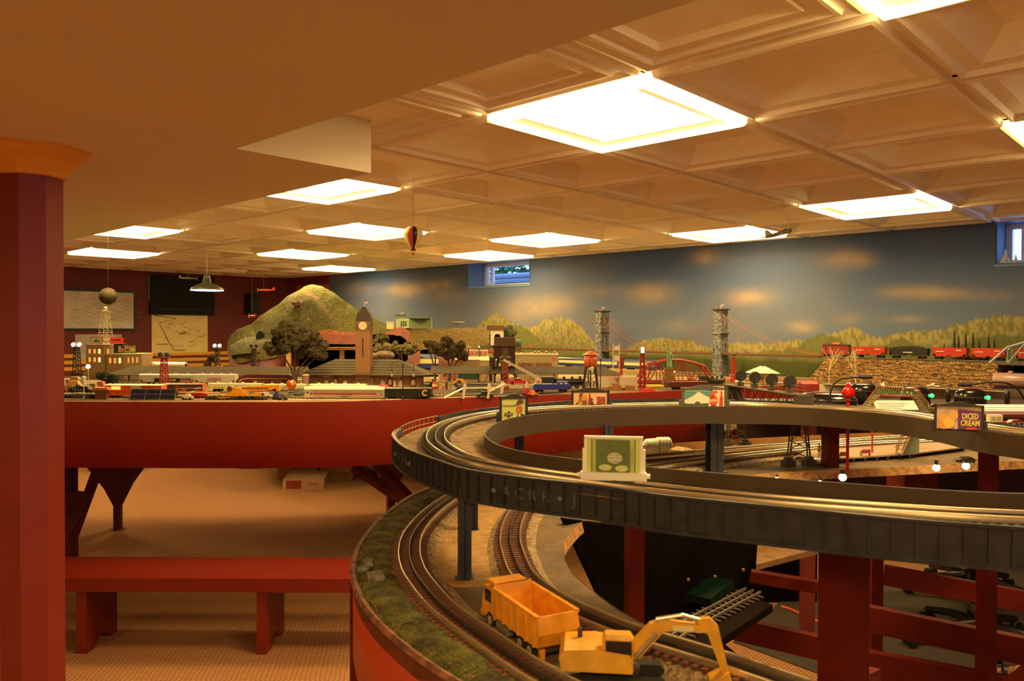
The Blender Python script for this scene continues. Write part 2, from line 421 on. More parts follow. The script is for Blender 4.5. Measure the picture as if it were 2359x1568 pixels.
# outdoors behind window 1: corrugated well and shrub
b0,b1,z0=WIN[0]
m=MB()
for k in range(9):
    m.cyl((WA+1.0,b0-.9,z0-.30+k*.06),(WA+1.0,b1+2.5,z0-.30+k*.06),.036,n=8)
o=m.done('window_well',wellm,rz=A_ANG); tag(o,'corrugated pale metal window well outside the small open window','window well')
m=MB(); r2=random.Random(5)
for k in range(6000):
    c=Vector((WA+1.5+r2.uniform(-.3,.5),r2.uniform(b0-.9,b1+2.3),z0+.22+r2.uniform(-.12,.8)))
    d=Vector((r2.uniform(-1,1),r2.uniform(-1,1),r2.uniform(-1,1))).normalized(); e=d.orthogonal().normalized(); l=r2.uniform(.04,.08)
    m.add([c-d*l,c+e*l*.4,c+d*l,c-e*l*.4],[(0,1,2,3)])
o=m.done('shrub',leafm,rz=A_ANG); tag(o,'leafy green shrub seen through the window beside the hanging balloon','shrub')
MB().b2(WA+2.3,WA+2.32,b0-1.5,b1+3,.5,z0+.2).done('stems',leafm,o)
# ---- ceiling: tiles
tilem=mat('ceiling_tile_white',(244,232,210),.55,noise=.03,scale=8)
ceil=MB().b2(A0,WA+.5,B0,WB+.1,ZC+.16,ZC+.2).done('ceiling',cream,rz=A_ANG); struct(ceil)
def sqrings(w,prof,d=None):
    "nested square rings: prof list of (inset, z)"
    d=d or w; m=MB(); vs=[];fs=[]
    for ins,z in prof:
        vs+=[(ins,ins,z),(w-ins,ins,z),(w-ins,d-ins,z),(ins,d-ins,z)]
    n=len(prof)
    for k in range(n-1):
        for i in range(4): fs.append((k*4+i,(k+1)*4+i,(k+1)*4+(i+1)%4,k*4+(i+1)%4))
    fs.append(tuple(range((n-1)*4,n*4))[::-1])
    return m.add(vs,fs)
coffer=sqrings(TS,[(.012,0),(.016,-.018),(.026,-.022),(.036,-.008),(.078,-.006),(.142,.062),(.148,.063)]).mesh('ceiling_tile',tilem)
flat=sqrings(TS,[(.010,0),(.014,-.012),(.026,-.014),(.032,-.004),(.055,-.004),(.060,-.016),(.070,-.016),(.076,.0),(.115,.0),(.120,-.010),(.126,-.010),(.132,.008),(.14,.008)]).mesh('ceiling_tile',tilem)
half=sqrings(WA-AX-6*TS,[(.004,0),(.014,-.012),(.03,-.012),(.05,.0)],TS).mesh('ceiling_tile',tilem)
LIGHTS=[(-1,-2),(2,-2),(0,0),(0,3),(4,0),(4,4),(5,2),(2,5),(0,7),(1,10),(3,8),(5,6),(5,10),(4,12)]
SKIP=set(LIGHTS)
for i in range(-2,7):
    for j in range(-4,14):
        if (i,j) in SKIP: continue
        if i<=-1 and j<=-3: continue
        me=half if i==6 else (flat if i<0 else coffer)
        if i==-2 and j>1: continue
        o=bpy.data.objects.new('ceiling_tile',me); COL.objects.link(o); o.parent=ceil; o.location=(AX+i*TS,BX+j*TS,ZC)
m=MB()
for i in range(-2,7): m.b2(AX+i*TS-.011,AX+i*TS+.011,BX-4*TS,WB,ZC-.002,ZC+.02)
for j in range(-4,15): m.b2(AX-2*TS,WA,BX+j*TS-.011,BX+j*TS+.011,ZC-.002,ZC+.02)
m.done('ceiling_grid',tilem,ceil)
m=MB(); m.b2(A0,AX-2*TS,B0,WB,ZC,ZC+.02); m.b2(AX-2*TS,WA,B0,BX-4*TS,ZC,ZC+.02); m.done('ceiling_panel',cream,ceil)
diff=bpy.data.materials.new('lit_diffuser'); diff.use_nodes=True
nn=diff.node_tree; nn.nodes.remove(nn.nodes['Principled BSDF']); em=nn.nodes.new('ShaderNodeEmission'); em.inputs[0].default_value=LAMP+(1,); em.inputs[1].default_value=LAMP_W
nn.links.new(em.outputs[0],nn.nodes['Material Output'].inputs[0])
def glow(name,s,c=(255,226,170)):
    m=mat(name,(236,224,200),.4,emit=c,es=s); m.node_tree.nodes['Principled BSDF'].inputs['Emission Color'].default_value=LAMP+(1,); return m
def ring(prof,name,m_):
    r=sqrings(TS,prof); r.f.pop(); return r.mesh(name,m_)
lfm=ring([(.030,-.022),(.085,-.016)],'light_frame',glow('frame_band_glow',.38))
lip=ring([(.010,0),(.012,-.034),(.022,-.038),(.031,-.022)],'light_lip',glow('frame_lip_glow',14.0))
well=ring([(.085,-.016),(.112,.03)],'light_well',glow('light_well_glow',5.0))
dfm=MB().add([(.108,.108,.03),(TS-.108,.108,.03),(TS-.108,TS-.108,.03),(.108,TS-.108,.03)],[(0,3,2,1)]).mesh('diffuser',diff)
dfm2=0 and MB().add([(.108,.108,-.024),(TS-.108,.108,-.024),(TS-.108,TS-.108,-.024),(.108,TS-.108,-.024)],[(0,3,2,1)]).mesh('diffuser',diff)
desc={(-1,-2):'at the top right edge of the picture',(2,-2):'at the right edge of the picture',(0,0):'largest in view, above the raised loop',(0,3):'beside the corner of the boxed soffit',(4,0):'on the right, nearest the dark window',
 (4,4):'between the hanging balloon and the small open window',(5,2):'just left of the hanging jet',(2,5):'just left of the hanging balloon',(0,7):'half hidden behind the soffit edge on the left',(1,10):'leftmost, just right of the column',
 (3,8):'above the left side of the mountain',(5,6):'above the small open window',(5,10):'small one farthest back above the mountain',(4,12):'over the maroon corner, nearly edge on'}
for (i,j) in LIGHTS[:-1]:
    t=thing('ceiling_light','square glowing fluorescent ceiling panel '+desc[(i,j)],'ceiling light',R(AX+i*TS,BX+j*TS,ZC),A_ANG,'square lit panels in the tiled ceiling')
    for nm,me in(('light_frame',lfm),('light_lip',lip),('light_well',well),('diffuser',dfm)):
        o=bpy.data.objects.new(nm,me); COL.objects.link(o); o.parent=t
# more of the same panels over the part of the room behind the camera
for k,(a_,b_) in enumerate(((-1.75,2.0),(-2.6,6.2),(-2.6,-2.8),(-.65,-.45))):
    t=thing('ceiling_light',['lit ceiling panel beyond the column behind the soffit','lit ceiling panel at the far end beyond the soffit','lit ceiling panel at the back corner of the room','lit ceiling panel close behind the camera'][k],'ceiling light',R(a_-TS/2,b_-TS/2,ZC-.034),A_ANG,'square lit panels in the tiled ceiling')
    for nm,me in(('light_frame',lfm),('light_lip',lip),('light_well',well),('diffuser',dfm)):
        o=bpy.data.objects.new(nm,me); COL.objects.link(o); o.parent=t
# daylight window in the wall behind the camera
w=bpy.data.objects.new('window_3',None); COL.objects.link(w); w.rotation_euler=(0,0,A_ANG); struct(w)
m=MB(); m.b2(-.9,.5,B0,B0+.03,1.35,1.39); m.b2(-.9,.5,B0,B0+.03,1.87,1.91); m.b2(-.9,-.86,B0,B0+.03,1.35,1.91); m.b2(.46,.5,B0,B0+.03,1.35,1.91); m.b2(-.22,-.18,B0,B0+.03,1.35,1.91); m.done('window_frame',whitef,w)
sky=mat('daylight_pane',(200,220,255),.5,emit=(180,214,255),es=WINP); MB().b2(-.86,.46,B0+.004,B0+.008,1.39,1.87).done('window_pane',sky,w)
# ---- soffit
sof=mat('soffit_paint',(222,210,184),.7,noise=.02,scale=2)
m=MB(); m.b2(SA,1.13,.42,2.2,ZS,ZC+.16); m.b2(SA,1.62,2.2,WB,ZS,ZC+.16)
o=m.done('trim_1',sof,rz=A_ANG); struct(o); o['label']='boxed cream soffit under the ceiling with a step in its edge'
# thin crack line where the soffit step meets the tiles
# ---- column
CX,CD=.0,2.33
cc=U(72,757,2.36)
c_=thing('column','dark red octagonal wooden column under a yellow moulded capital','column',(cc.x,cc.y,0),math.radians(0))
pr=mat('column_red',(130,40,24),.45,noise=.05,scale=5); py=mat('capital_yellow',(232,164,40),.5)
m=MB(); m.lathe([(.090,0),(.090,ZS-.03)],n=8,a0=math.radians(12)); m.done('shaft',pr,c_)
m=MB(); m.lathe([(.091,ZS-.085),(.100,ZS-.083),(.104,ZS-.072),(.118,ZS-.055),(.124,ZS-.040),(.150,ZS-.028),(.156,ZS-.012),(.168,ZS-.008),(.168,ZS)],n=8,a0=math.radians(12)); m.done('capital',py,c_)
# ------------------------------------------------------------------ things on the maroon wall
def wallbox(name,x0,x1,y0,y1,m,label,cat,th=.02,frame=None,off=0):
    a0,z1=onmaroon(x0,y0); a1,z0=onmaroon(x1,y1); a0b,_=onmaroon(x0,y1)
    zt=(onmaroon(x0,y0)[1]+onmaroon(x1,y0)[1])/2; zb=(onmaroon(x0,y1)[1]+onmaroon(x1,y1)[1])/2
    w=a1-a0
    t=thing(name,label,cat,R((a0+a1)/2,WB-off-.001,zb),A_ANG)
    MB().b2(-w/2,w/2,-th,0,0,zt-zb).done('panel' ,m,t)
    if frame:
        f=MB(); q=.025
        f.b2(-w/2-q,w/2+q,-th-.01,0,-q,0); f.b2(-w/2-q,w/2+q,-th-.01,0,zt-zb,zt-zb+q); f.b2(-w/2-q,-w/2,-th-.01,0,0,zt-zb); f.b2(w/2,w/2+q,-th-.01,0,0,zt-zb)
        f.done('frame',frame,t)
    return t,w,zt-zb
blk=mat('black_plastic',(18,18,20),.45); 
wb=mat('whiteboard_paper',(214,206,190),.35,noise=.12,scale=5); mp_=mat('map_paper',(236,218,150),.7,noise=.06,scale=7); pp=mat('printed_notice',(196,184,172),.7,noise=.1,scale=16)
ink=mat('black_ink',(30,26,22),.7)
t,w,h=wallbox('framed_map',143,307,672,756,wb,'large white framed wall map behind the radio mast','framed map',.015,blk)
m=MB(); r3=random.Random(2)
for k in range(40):
    x=r3.uniform(-w*.42,w*.42); z=r3.uniform(h*.15,h*.85); l=r3.uniform(.05,.25); s=r3.uniform(-.5,.5)
    m.tube([(x,-.017,z),(x+l*.5,-.017,min(h*.93,z+l*s*.5)),(x+l,-.017,min(h*.93,z+l*s))],.0015,4)
m.done('map_lines',mat('grey_ink',(150,144,132),.8),t)
t,w,h=wallbox('framed_map',-60,9,742,806,wb,'white paper sheet on the maroon wall left of the column','poster',.01)
t,w,h=wallbox('wall_map',349,478,725,812,mp_,'yellowed unframed map under the black window shade','map',.006)
m=MB(); P=lambda u,v:(-w/2+w*u,-.008,h*(1-v))
m.tube([P(.03,.02),P(.42,.10),P(.13,.22),P(.25,.6),P(.38,.93),P(.58,.94)],.004,4)
for k in range(26):
    u,v=r3.uniform(.2,.9),r3.uniform(.15,.85); m.tube([P(u,v),P(u+.06,v+r3.uniform(-.05,.05)),P(u+.1,v+r3.uniform(-.08,.06))],.0016,4)
m.b2(-w*.43,-w*.22,-.008,-.006,h*.22,h*.235); m.done('map_lines',ink,t)
t,w,h=wallbox('notice_sheet',173,280,770,828,pp,'grey printed notice sheet under the framed map','poster',.004)
m=MB()
for k in range(9): m.b2(-w*.4,w*(.1+.3*r3.random()),-.006,-.004,h*(.9-.09*k),h*(.91-.09*k))
m.done('print_lines',mat('grey_ink',(150,144,132),.8),t)
# dark window recess with black shade
t,w,h=wallbox('blackout_cloth',343,490,637,725,mat('black_cloth',(22,24,22),.9,noise=.2,scale=8),'black cloth shade over the dark window on the maroon wall','window shade',.05)
MB().b2(-w*.42,w*.42,-.06,-.05,h*.1,h*.17).done('valance_strip',mat('dark_print',(40,34,26),.8,noise=.4,scale=30),t)
MB().b2(-w*.52,-w*.46,-.03,0,h*.35,h).done('shade_edge',mat('blue_reveal_paint',(88,118,160)),t,label='blue edge')  # blue strip along the left side of the cloth
# yellow stripes
yel=mat('stripe_yellow',(226,166,42),.6)
for k,(ya,yb) in enumerate(((813,821),(827,835),(841,849))):
    z1=onmaroon(300,ya)[1]; z0=onmaroon(300,yb)[1]
    o=MB().b2(A0+.3,WA-.002,WB-.004,WB,z0,z1).done('trim_%d'%(k+2),yel,rz=A_ANG); struct(o)
# speaker on the wall
p=onmaroon(572,725)
t=thing('wall_speaker','small black loudspeaker on the maroon wall near the mountain','speaker',R(p[0],WB-.1,p[1]),A_ANG)
MB().bev((0,0,.15),(.13,.16,.26),.01).done('cabinet',blk,t); MB().lathe([(.045,0),(.05,-.012),(.02,-.012)],(0,-.08,.12),16,'y').done('cone',mat('speaker_cone',(40,40,42),.8),t); MB().b2(-.02,.02,.08,.1,.1,.2).done('bracket',blk,t)
# ------------------------------------------------------------------ layout benchwork
def WP(px,off,z=ZT):
    "point on a line parallel to the mural wall, off metres in front of it"
    vx=(px-1179.5)/F; a=vx*sy_+cy_; d=(WA-off)/a; return Vector((vx*d,d,z))
AL=A_ANG-PI/2      # heading of things lined up with the mural wall (local x runs right)
red=mat('fascia_red',(146,34,14),.5,noise=.05,scale=4); dred=mat('timber_red',(104,28,14),.6,noise=.15,scale=12)
grey=mat('fascia_grey',(196,182,156),.7,noise=.04,scale=6)
earth=mat('layout_ground',(140,118,84),.95,scale=5,c2=(104,90,64),bump=.3,bscale=90)
wood=mat('bare_wood',(196,150,86),.7,noise=.15,scale=14)
def slab(name,pts,z0,z1,m,parent=None): return MB().prism([(p.x,p.y) for p in pts],z0,z1,'z').done(name,m,parent)
def fascia(name,pts,ztop,h,m,parent,th=.012):
    b=offset(pts,-th); mb=MB()
    up=lambda L,z:[Vector((p.x,p.y,z)) for p in L]
    mb.ribbon([up(b,ztop),up(pts,ztop),up(pts,ztop-h),up(b,ztop-h),up(b,ztop)])
    return mb.done(name,m,parent,True)
FPX=[(-700,928),(-200,927),(145,925),(430,926),(700,926),(900,922),(1090,915),(1310,909),(1440,905),(1571,899),(1700,892),(1840,885)]
FR=[G(x,y,ZT) for x,y in FPX]
FR=[p.copy() for p in resample(spline(FR,6),.15)]
GR=[G(x,y,ZT) for x,y in((1840,885),(2080,884),(2359,893),(2700,905))]
bigt=thing('layout_table','big raised layout table with curved dark red fascia holding the model town','layout table')
BK=[Vector((GR[-1].x+.1,GR[-1].y,0))]
cR=inv(GR[-1]); 
poly=FR+GR[1:]+[R(WA-.01,cR[1]-.6),R(WA-.01,7.2),U(1010,800,6.9),U(1010,800,5.75),U(400,800,5.6),Vector((-4.6,5.6,0))]
slab('tabletop',poly,ZT-.02,ZT,earth,bigt)
fascia('fascia',FR,ZT+.002,.314,red,bigt)
fascia('fascia',resample(GR,.2),ZT+.004,.42,grey,bigt)['label']='grey painted fascia behind the control desk'
bx=MB()
bx.b2(-4.6,U(1010,800,5.6).x,5.58,5.6,ZT-.10,ZT-.02); bx.done('back_rail',dred,bigt)
# triangular plywood leg brackets
def bracket(px,py,label_n,rz=0,parent=bigt,h=None):
    p=G(px,py,.0); H=ZT-.13; w=.36
    m=MB(); L=MB()
    o=bpy.data.objects.new('leg_bracket',None)
    m.box((0,0,.10+.02),(.05,.05,.26)); m.box((0,0,(H+.02)/2+.1),(.05,.05,H-.18))
    m.lathe([(.05,0),(.05,.006),(.015,.012)],(0,0,0),10)
    def bar(a,b,t=.022):
        a=Vector(a);b=Vector(b); d=(b-a); n=d.normalized(); s=Vector((0,1,0)); q=n.cross(s)*t
        m.add([a-q-s*.018,a+q-s*.018,b+q-s*.018,b-q-s*.018,a-q+s*.018,a+q+s*.018,b+q+s*.018,b-q+s*.018],[(0,1,2,3),(7,6,5,4),(0,4,5,1),(1,5,6,2),(2,6,7,3),(3,7,4,0)])
    bar((0,0,.16),(w,0,H)); bar((0,0,.16),(-w,0,H))
    # plywood gusset
    m.prism([(0,.17),(.20,.46),(-.20,.46)],-.03,-.018,'y')
    x=m.done('leg',dred,parent,loc=(p.x,p.y,0),rz=rz); return x
bracket(272,1218,0,.25); bracket(165,1308,1,-.35); bracket(6,1395,2,.2)
for px,py in((900,1185),(-330,1250)): bracket(px,py,3,.5)
# props leaning right under the table
m=MB()
for x0,y0,x1,y1,d in((815,1075,960,1175,4.3),(870,1070,985,1190,4.5),(20,1200,-60,1300,4.2)):
    a=U(x0,y0,d);b=U(x1,y1,d+.1); MB().tube([a,b],.03,4).done('brace',dred,bigt)
# mountain table (separate, behind the aisle) --------------------------------
hill=thing('mountain_table','back scenery table with maroon fascia carrying the green mountain','layout table')
H1=[U(1010,800,6.9)]+[U(x,800,d) for x,d in((960,6.6),(860,6.5),(760,6.5),(690,6.45),(640,6.35),(590,6.4),(552,6.55),(532,6.8),(528,7.1),(545,7.6),(600,8.2))]
HB=[R(WA-.01,8.8),R(WA-.01,7.3)]
slab('tabletop',H1+HB,ZT-.02,ZT,earth,hill)
hp=spline([U(x,800,d) for x,d in((690,6.45),(640,6.35),(590,6.4),(552,6.55),(532,6.8),(528,7.1),(545,7.6),(600,8.2))],5)
hz=1.21
fascia('fascia',hp,hz,.62,mat('fascia_red'if 0 else 'fascia_maroon',(100,28,14),.5,noise=.05,scale=4),hill)
# mountain surface -----------------------------------------------------------
def painted(name,vs,fs,cols,m,parent=None,smooth_=True):
    me=bpy.data.meshes.new(name); me.from_pydata(vs,[],fs); me.materials.append(m); paint(me,np.array(cols)); 
    me.polygons.foreach_set('use_smooth',[smooth_]*len(me.polygons)); me.update()
    o=bpy.data.objects.new(name,me); COL.objects.link(o)
    if parent: o.parent=parent
    return o
scen=matvc('scenery_turf',.95,.6,60,.9)
def mountain():
    nx,ny=190,80
    tp=[(524,790),(532,775),(548,760),(580,746),(600,728),(640,703),(665,682),(700,662),(716,657),(742,661),(772,677),(800,700),(840,724),(880,745),(905,754),(940,756),(990,758)]
    lo=[(524,822),(560,816),(620,812),(690,800),(720,788),(760,778),(820,775),(870,770),(920,764),(990,772)]
    X=np.linspace(524,990,nx); top=np.interp(X,*zip(*tp)); low=np.interp(X,*zip(*lo))
    # valley line from the cliff at (690,695) down to (790,790)
    vs=[];cols=[];fs=[]
    for j in range(ny):
        v=j/(ny-1)                 # 0 front foot, 1 crest, then back
        for i in range(nx):
            px=X[i]; u=i/(nx-1)
            d0=6.32+.25*max(0,(560-px)/36)+.15*abs(px-690)/300
            d=d0+(1.25 if px<905 else .9)*v
            if v<=.72: s=math.sin(v/.72*PI/2)**.85; py=low[i]+(top[i]-low[i])*s
            else: s=1-((v-.72)/.28)**2; py=None
            dc=d0+(1.25 if px<905 else .9)*.72
            ztop=CZ-(top[i]-757)*dc/F
            if py is None: z=max(1.15,1.2+(ztop-1.2)*s)
            else: z=CZ-(py-757)*d/F
            n=float(fbm(np.array(px*.035),np.array(v*6.),4,9)); z+=(n-.5)*.05*math.sin(PI*min(1,v*1.1))
            # gully
            gl=690+ (1-v/.72)*110 if v<.72 else 690
            z-=.05*math.exp(-((px-gl)/16)**2)*math.sin(PI*min(1,v/.72)) 
            x=(px-1179.5)/F*d; vs.append((x,d,z))
            g=float(fbm(np.array(px*.05+3),np.array(v*9.),4,19)); left=1/(1+math.exp((px-gl)/6.)); 
            c=L_((98,96,38))*(1-g)+L_((76,74,30))*g
            c=c*(1-.45*left)+L_((52,44,20))*.45*left
            rk=math.exp(-((px-(gl-6))/11)**2)*math.exp(-((v-.42)/.14)**2); rk=min(1,rk*1.3)*(.4+.6*(g>.45)); c=c*(1-rk)+L_((112,84,58))*rk
            if v<.06 and 720<px<825: c=L_((140,78,54))*.8+c*.2
            sp=float(vnoise(np.array(px*.35),np.array(v*55.),77)); 
            if sp>.965: c=L_((176,140,34))
            elif sp<.025: c=L_((150,64,34))
            cols.append(c)
    for j in range(ny-1):
        for i in range(nx-1):
            a=j*nx+i; fs.append((a,a+1,a+nx+1,a+nx))
    o=painted('mountain_scenery',vs,fs,cols,scen); tag(o,'tall grassy green mountain with a rocky gully behind the clock tower','mountain')
    m=MB()
    for k,(px,py,r) in enumerate(((690,700,.05),(702,703,.035),(696,716,.03),(678,698,.03))):
        m.blob(U(px,py,6.75),r,rnd,8,6,.3,.5)
    m.done('rock_outcrop',mat('rock_brown',(128,98,72),.9,noise=.4,scale=60),o)
    # tunnel mouth left
    t=MB(); c=U(601,778,6.56); t.lathe([(.045,-.02),(.045,.12)],(c.x,c.y,c.z),14,'y',sx=.8,sy=1.3); t.done('tunnel_mouth',mat('tunnel_black',(8,7,6),.95),o)
    return o
mt=mountain()
# lobe of turf hanging over the fascia at the left
m=MB(); a=[p+Vector((0,-.004,0)) for p in hp]
rows=[]
for k,(ins,z) in enumerate(((.008,hz-.07),(.010,hz-.01),(-.01,hz+.05),(-.06,hz+.09),(-.16,hz+.115),(-.4,hz+.12))):
    q=offset(hp,ins); rows.append([Vector((p.x,p.y,z+.012*math.sin(i*.7+k)+(.03*math.sin(i*.35) if k==0 else 0))) for i,p in enumerate(q)])
m.ribbon(rows)
o=m.done('turf_shoulder',mat('turf_olive',(112,104,46),.95,scale=40,c2=(74,66,28),bump=.5),mt,True)
# shelf and posts below the mountain
sh=thing('mountain_shelf','open timber shelf on posts under the front of the mountain','shelf')
a=U(700,800,6.25); b=U(850,800,6.25)
MB().b2(a.x-.1,b.x+.1,6.25,6.75,a.z-.02,a.z).done('shelf_board',wood,sh)
for px in(665,788,890):
    q=U(px,800,6.28); MB().b2(q.x-.018,q.x+.018,6.27,6.3,ZT,a.z-.02).done('post',wood,sh)
MB().b2(a.x-.4,b.x+.6,6.95,6.97,ZT,a.z+.05).done('dark_backdrop',mat('tunnel_black',(8,7,6)),sh)  # black sheet stands in for the darkness of the opening under the shelf
pk=mat('bare_plaster_pink',(112,58,40),.85,noise=.15,scale=20,bump=.3)
m=MB(); A=[U(x,y,6.2) for x,y in((690,762),(740,768),(800,772),(850,770))]; Bq=[U(x,y,6.16) for x,y in((715,786),(760,792),(810,793),(850,790))]
m.strip(A,Bq); m.done('plaster_apron',pk,mt)
m=MB(); A=[U(x,y,6.1) for x,y in((900,760),(925,752),(945,764))]; Bq=[U(x,y,6.05) for x,y in((885,770),(930,772),(940,790))]; m.strip(A,Bq); m.done('plaster_apron',pk,mt)
# foliage bank right of the clock tower
def bush(name,pts,label,cat,col=(84,80,38),c2=(48,46,20),seed=1,parent=None):
    m=MB(); r=random.Random(seed)
    for px,py,d,rad in pts:
        c=U(px,py,d)
        for k in range(9):
            q=(c.x+r.uniform(-.7,.7)*rad,c.y+r.uniform(-.5,.5)*rad,c.z+r.uniform(-.4,.5)*rad); s=rad*r.uniform(.3,.5); m.blob(q,s,r,8,6,.35); fuzz(m,q,s*1.05,r,70)
    o=m.done(name,mat('foliage_%d_%d'%(col[0],col[1]),col,.95,scale=90,c2=c2,bump=.9,bscale=160),parent)
    if label: tag(o,label,cat)
    return o
bush('bush',[(878,783,6.1,.06)],'dark round bush just right of the clock tower','bush')
bush('hedge_bank',[(880,806,6.0,.07),(905,800,6.05,.07),(930,808,6.0,.06),(860,812,5.95,.05),(945,800,6.05,.06)],'mossy olive foliage bank behind the station roof','bush',(110,100,46),(66,58,24),3)
# plateau with tunnel on the right of the mountain ---------------------------
def plateau():
    vs=[];fs=[];cols=[]; nx,ny=60,16
    for j in range(ny):
        v=j/(ny-1)
        for i in range(nx):
            u=i/(nx-1); px=905+(1148-905)*u
            d=6.15+.45*v**.8; py0=770+40*smooth(np.array(u*3)).item() ; py0=min(py0,806); top=757-2*u
            py=py0+(top-py0)*(1-(1-v)**1.8)
            z=CZ-(py-757)*d/F+.02*(fbm(np.array(px*.08),np.array(v*4.),3,4).item()-.5)
            vs.append(((px-1179.5)/F*d,d,z)); g=fbm(np.array(px*.06),np.array(v*3.),3,8).item()
            cols.append(L_((94,68,30))*(1-g)+L_((72,68,28))*g)
    for j in range(ny-1):
        for i in range(nx-1): a=j*nx+i; fs.append((a,a+1,a+nx+1,a+nx))
    o=painted('plateau_hill',vs,fs,cols,scen); tag(o,'flat topped brown green bank with a road, between mountain and tunnel portal','hill')
    z=U(1060,757,6.6).z
    p=[U(905,754,6.6),U(1150,754,6.6),U(1150,754,7.3),U(905,754,7.3)]
    MB().add([Vector((q.x,q.y,z)) for q in p]+[Vector((q.x,q.y,z-.02)) for q in p],[(0,1,2,3),(7,6,5,4),(0,4,5,1),(1,5,6,2),(2,6,7,3),(3,7,4,0)]).done('road_top',mat('road_tan',(176,140,84),.95,noise=.15,scale=30,),o)
    MB().b2(U(905,0,6.3).x,U(1150,0,6.3).x,6.62,6.64,ZT,z-.03).done('core',mat('tunnel_black',(8,7,6)),o)
    # portal
    c=U(1145,795,6.12); w=.10
    t=thing('tunnel_portal','small white arched tunnel portal at the end of the bank','tunnel portal',(c.x,c.y,c.z),.3)
    m=MB(); n=9; arc=[(-.028+0*k,0) for k in[0]]
    outer=[(-.05,0),(-.05,.115),(.05,.115),(.05,0)]
    ins=[(.028,0),(.028,.06)]+[(.028*math.cos(a),.06+.032*math.sin(a)) for a in[PI*k/6 for k in range(1,6)]]+[(-.028,.06),(-.028,0)]
    m.prism(outer+ins,-.012,.012); m.done('arch_face',mat('portal_white',(196,190,176),.8,noise=.12,scale=50),t)
    MB().b2(-.028,.028,.02,.12,0,.085).done('tunnel_dark',mat('tunnel_black',(8,7,6)),t)
    MB().b2(-.055,.055,-.015,.10,.116,.155).done('lintel',mat('lintel_brown',(88,62,32),.9),t)
    return o
plateau()
bush('bush',[(1165,765,6.5,.055),(1178,768,6.5,.05),(1172,758,6.5,.04)],'dark green bush right of the tunnel portal','bush',(82,84,44),(44,46,22),9)
# ------------------------------------------------------------------ aisle clutter on the floor
def carton(name,px0,px1,py0,py1,label,c,rz=0,dep=.25,words=None,wc=(150,40,24),group=None):
    d=1.4*F/(py1-757); x=((px0+px1)/2-1179.5)/F*d; w=(px1-px0)/F*d; h=(py1-py0)/F*d
    t=thing(name,label,'box',(x,d+dep/2,0),rz,group)
    MB().box((0,0,h/2),(w,dep,h)).done('carton',mat('card_%d_%d_%d'%c,c,.85,noise=.06,scale=20),t)
    MB().b2(-w/2,w/2,-.02,.02,h,h+.002).done('tape_strip',mat('tape',(190,160,110),.4),t)
    if words:
        for k,(s,u,v,sz) in enumerate(words): text(s,sz,mat('print_%d_%d_%d'%wc,wc,.7),t,(u*w/2,-dep/2-.001,v*h))
    return t,w,h,dep
t,w,h,dp=carton('cardboard_tray',645,738,1106,1130,'flat white and red produce tray holding a carton under the table',(196,160,110),.12,.45,[('FRESH',-.6,.5,.03),('FARMS',.5,.5,.03)],(160,40,24))
MB().b2(-w*.42,-w*.05,-dp/2-.0015,-dp/2,h*.1,h*.9).done('red_label',mat('label_red',(150,48,28),.6),t); 
carton('cardboard_carton',640,728,1050,1105,'plain brown carton standing on the red and white tray',(168,118,66),.05,.3,[('LONG GRAIN',0,.45,.025)],(90,50,20))
carton('cardboard_carton',738,812,1070,1110,'low brown carton against the table leg, right of the tray',(158,112,60),0,.3,[('LANDGREND',.1,.45,.03)],(90,60,30))
t,w,h,dp=carton('storage_box',205,322,1040,1093,'pale box printed STORE on the floor beyond the table legs',(196,184,140),-.1,.35,[('HOUSE',0,.65,.05),('STORE',0,.3,.05)],(80,70,50))
o=MB(); c=G(563,1082,0)
o.lathe([(.20,.0),(.22,.03),(.16,.06),(.05,.085),(.001,.09)],(c.x,c.y+.2,0),14,sx=1.1,sy=.7)
o=o.done('folded_tarp',mat('tarp_green',(58,62,50),.4,noise=.3,scale=14),smooth=True); tag(o,'crumpled dark green bag lying on the carpet under the table','bag')
o=MB(); c=G(880,1100,0); r4=random.Random(3); o.blob((c.x,c.y+.2,.11),.16,r4,12,8,.25,.7)
o=o.done('plastic_bag',mat('bag_white',(176,160,130),.4),smooth=True); tag(o,'whitish plastic bag slumped behind the table braces','bag')
# low shelf seen left of the column
t=thing('side_table','small dark side table seen at the left edge behind the column','table',(U(-10,0,4.3).x,4.45,0))
MB().b2(-.3,.12,-.2,.2,.52,.56).done('tabletop',mat('dark_wood',(64,44,28),.5),t)
for x in(-.28,.08): MB().b2(x,x+.02,-.19,-.17,0,.52).done('leg',mat('dark_wood',(64,44,28)),t)
o=MB().b2(-.1,.11,-.19,.1,.561,.60).done('paper_pile',mat('paper_white',(210,200,180),.8,noise=.2,scale=50)); o.location=(U(-10,0,4.3).x,4.45,0); tag(o,'pile of papers on the dark side table','paper')
# ------------------------------------------------------------------ bench
d0=1.4*F/(1518-757); zt=CZ-(1336-757)*d0/F; 
xl=U(-140,0,d0).x; xr=U(1010,0,d0).x; zb=CZ-(1368-757)*d0/F
t=thing('bench','low plain dark red wooden plank bench in the aisle','bench',((xl+xr)/2,d0+.15,0))
wq=(xr-xl); benm=mat('bench_red',(120,26,8),.4,noise=.05,scale=5)
MB().b2(-wq/2,wq/2,-.155,.155,zt-.02,zt).done('seat',benm,t)
MB().b2(-wq/2,wq/2,-.155,-.135,zb,zt-.02).done('apron',benm,t); MB().b2(-wq/2,wq/2,.135,.155,zb,zt-.02).done('apron',benm,t)
for px in(175,598):
    x=U(px,0,d0).x-(xl+xr)/2
    m=MB(); m.prism([(-.13,zt-.02),(.13,zt-.02),(.13,0),(.07,0),(0,.05),(-.07,0),(-.13,0)],x-.022,x+.022,'x'); m.done('leg',benm,t)
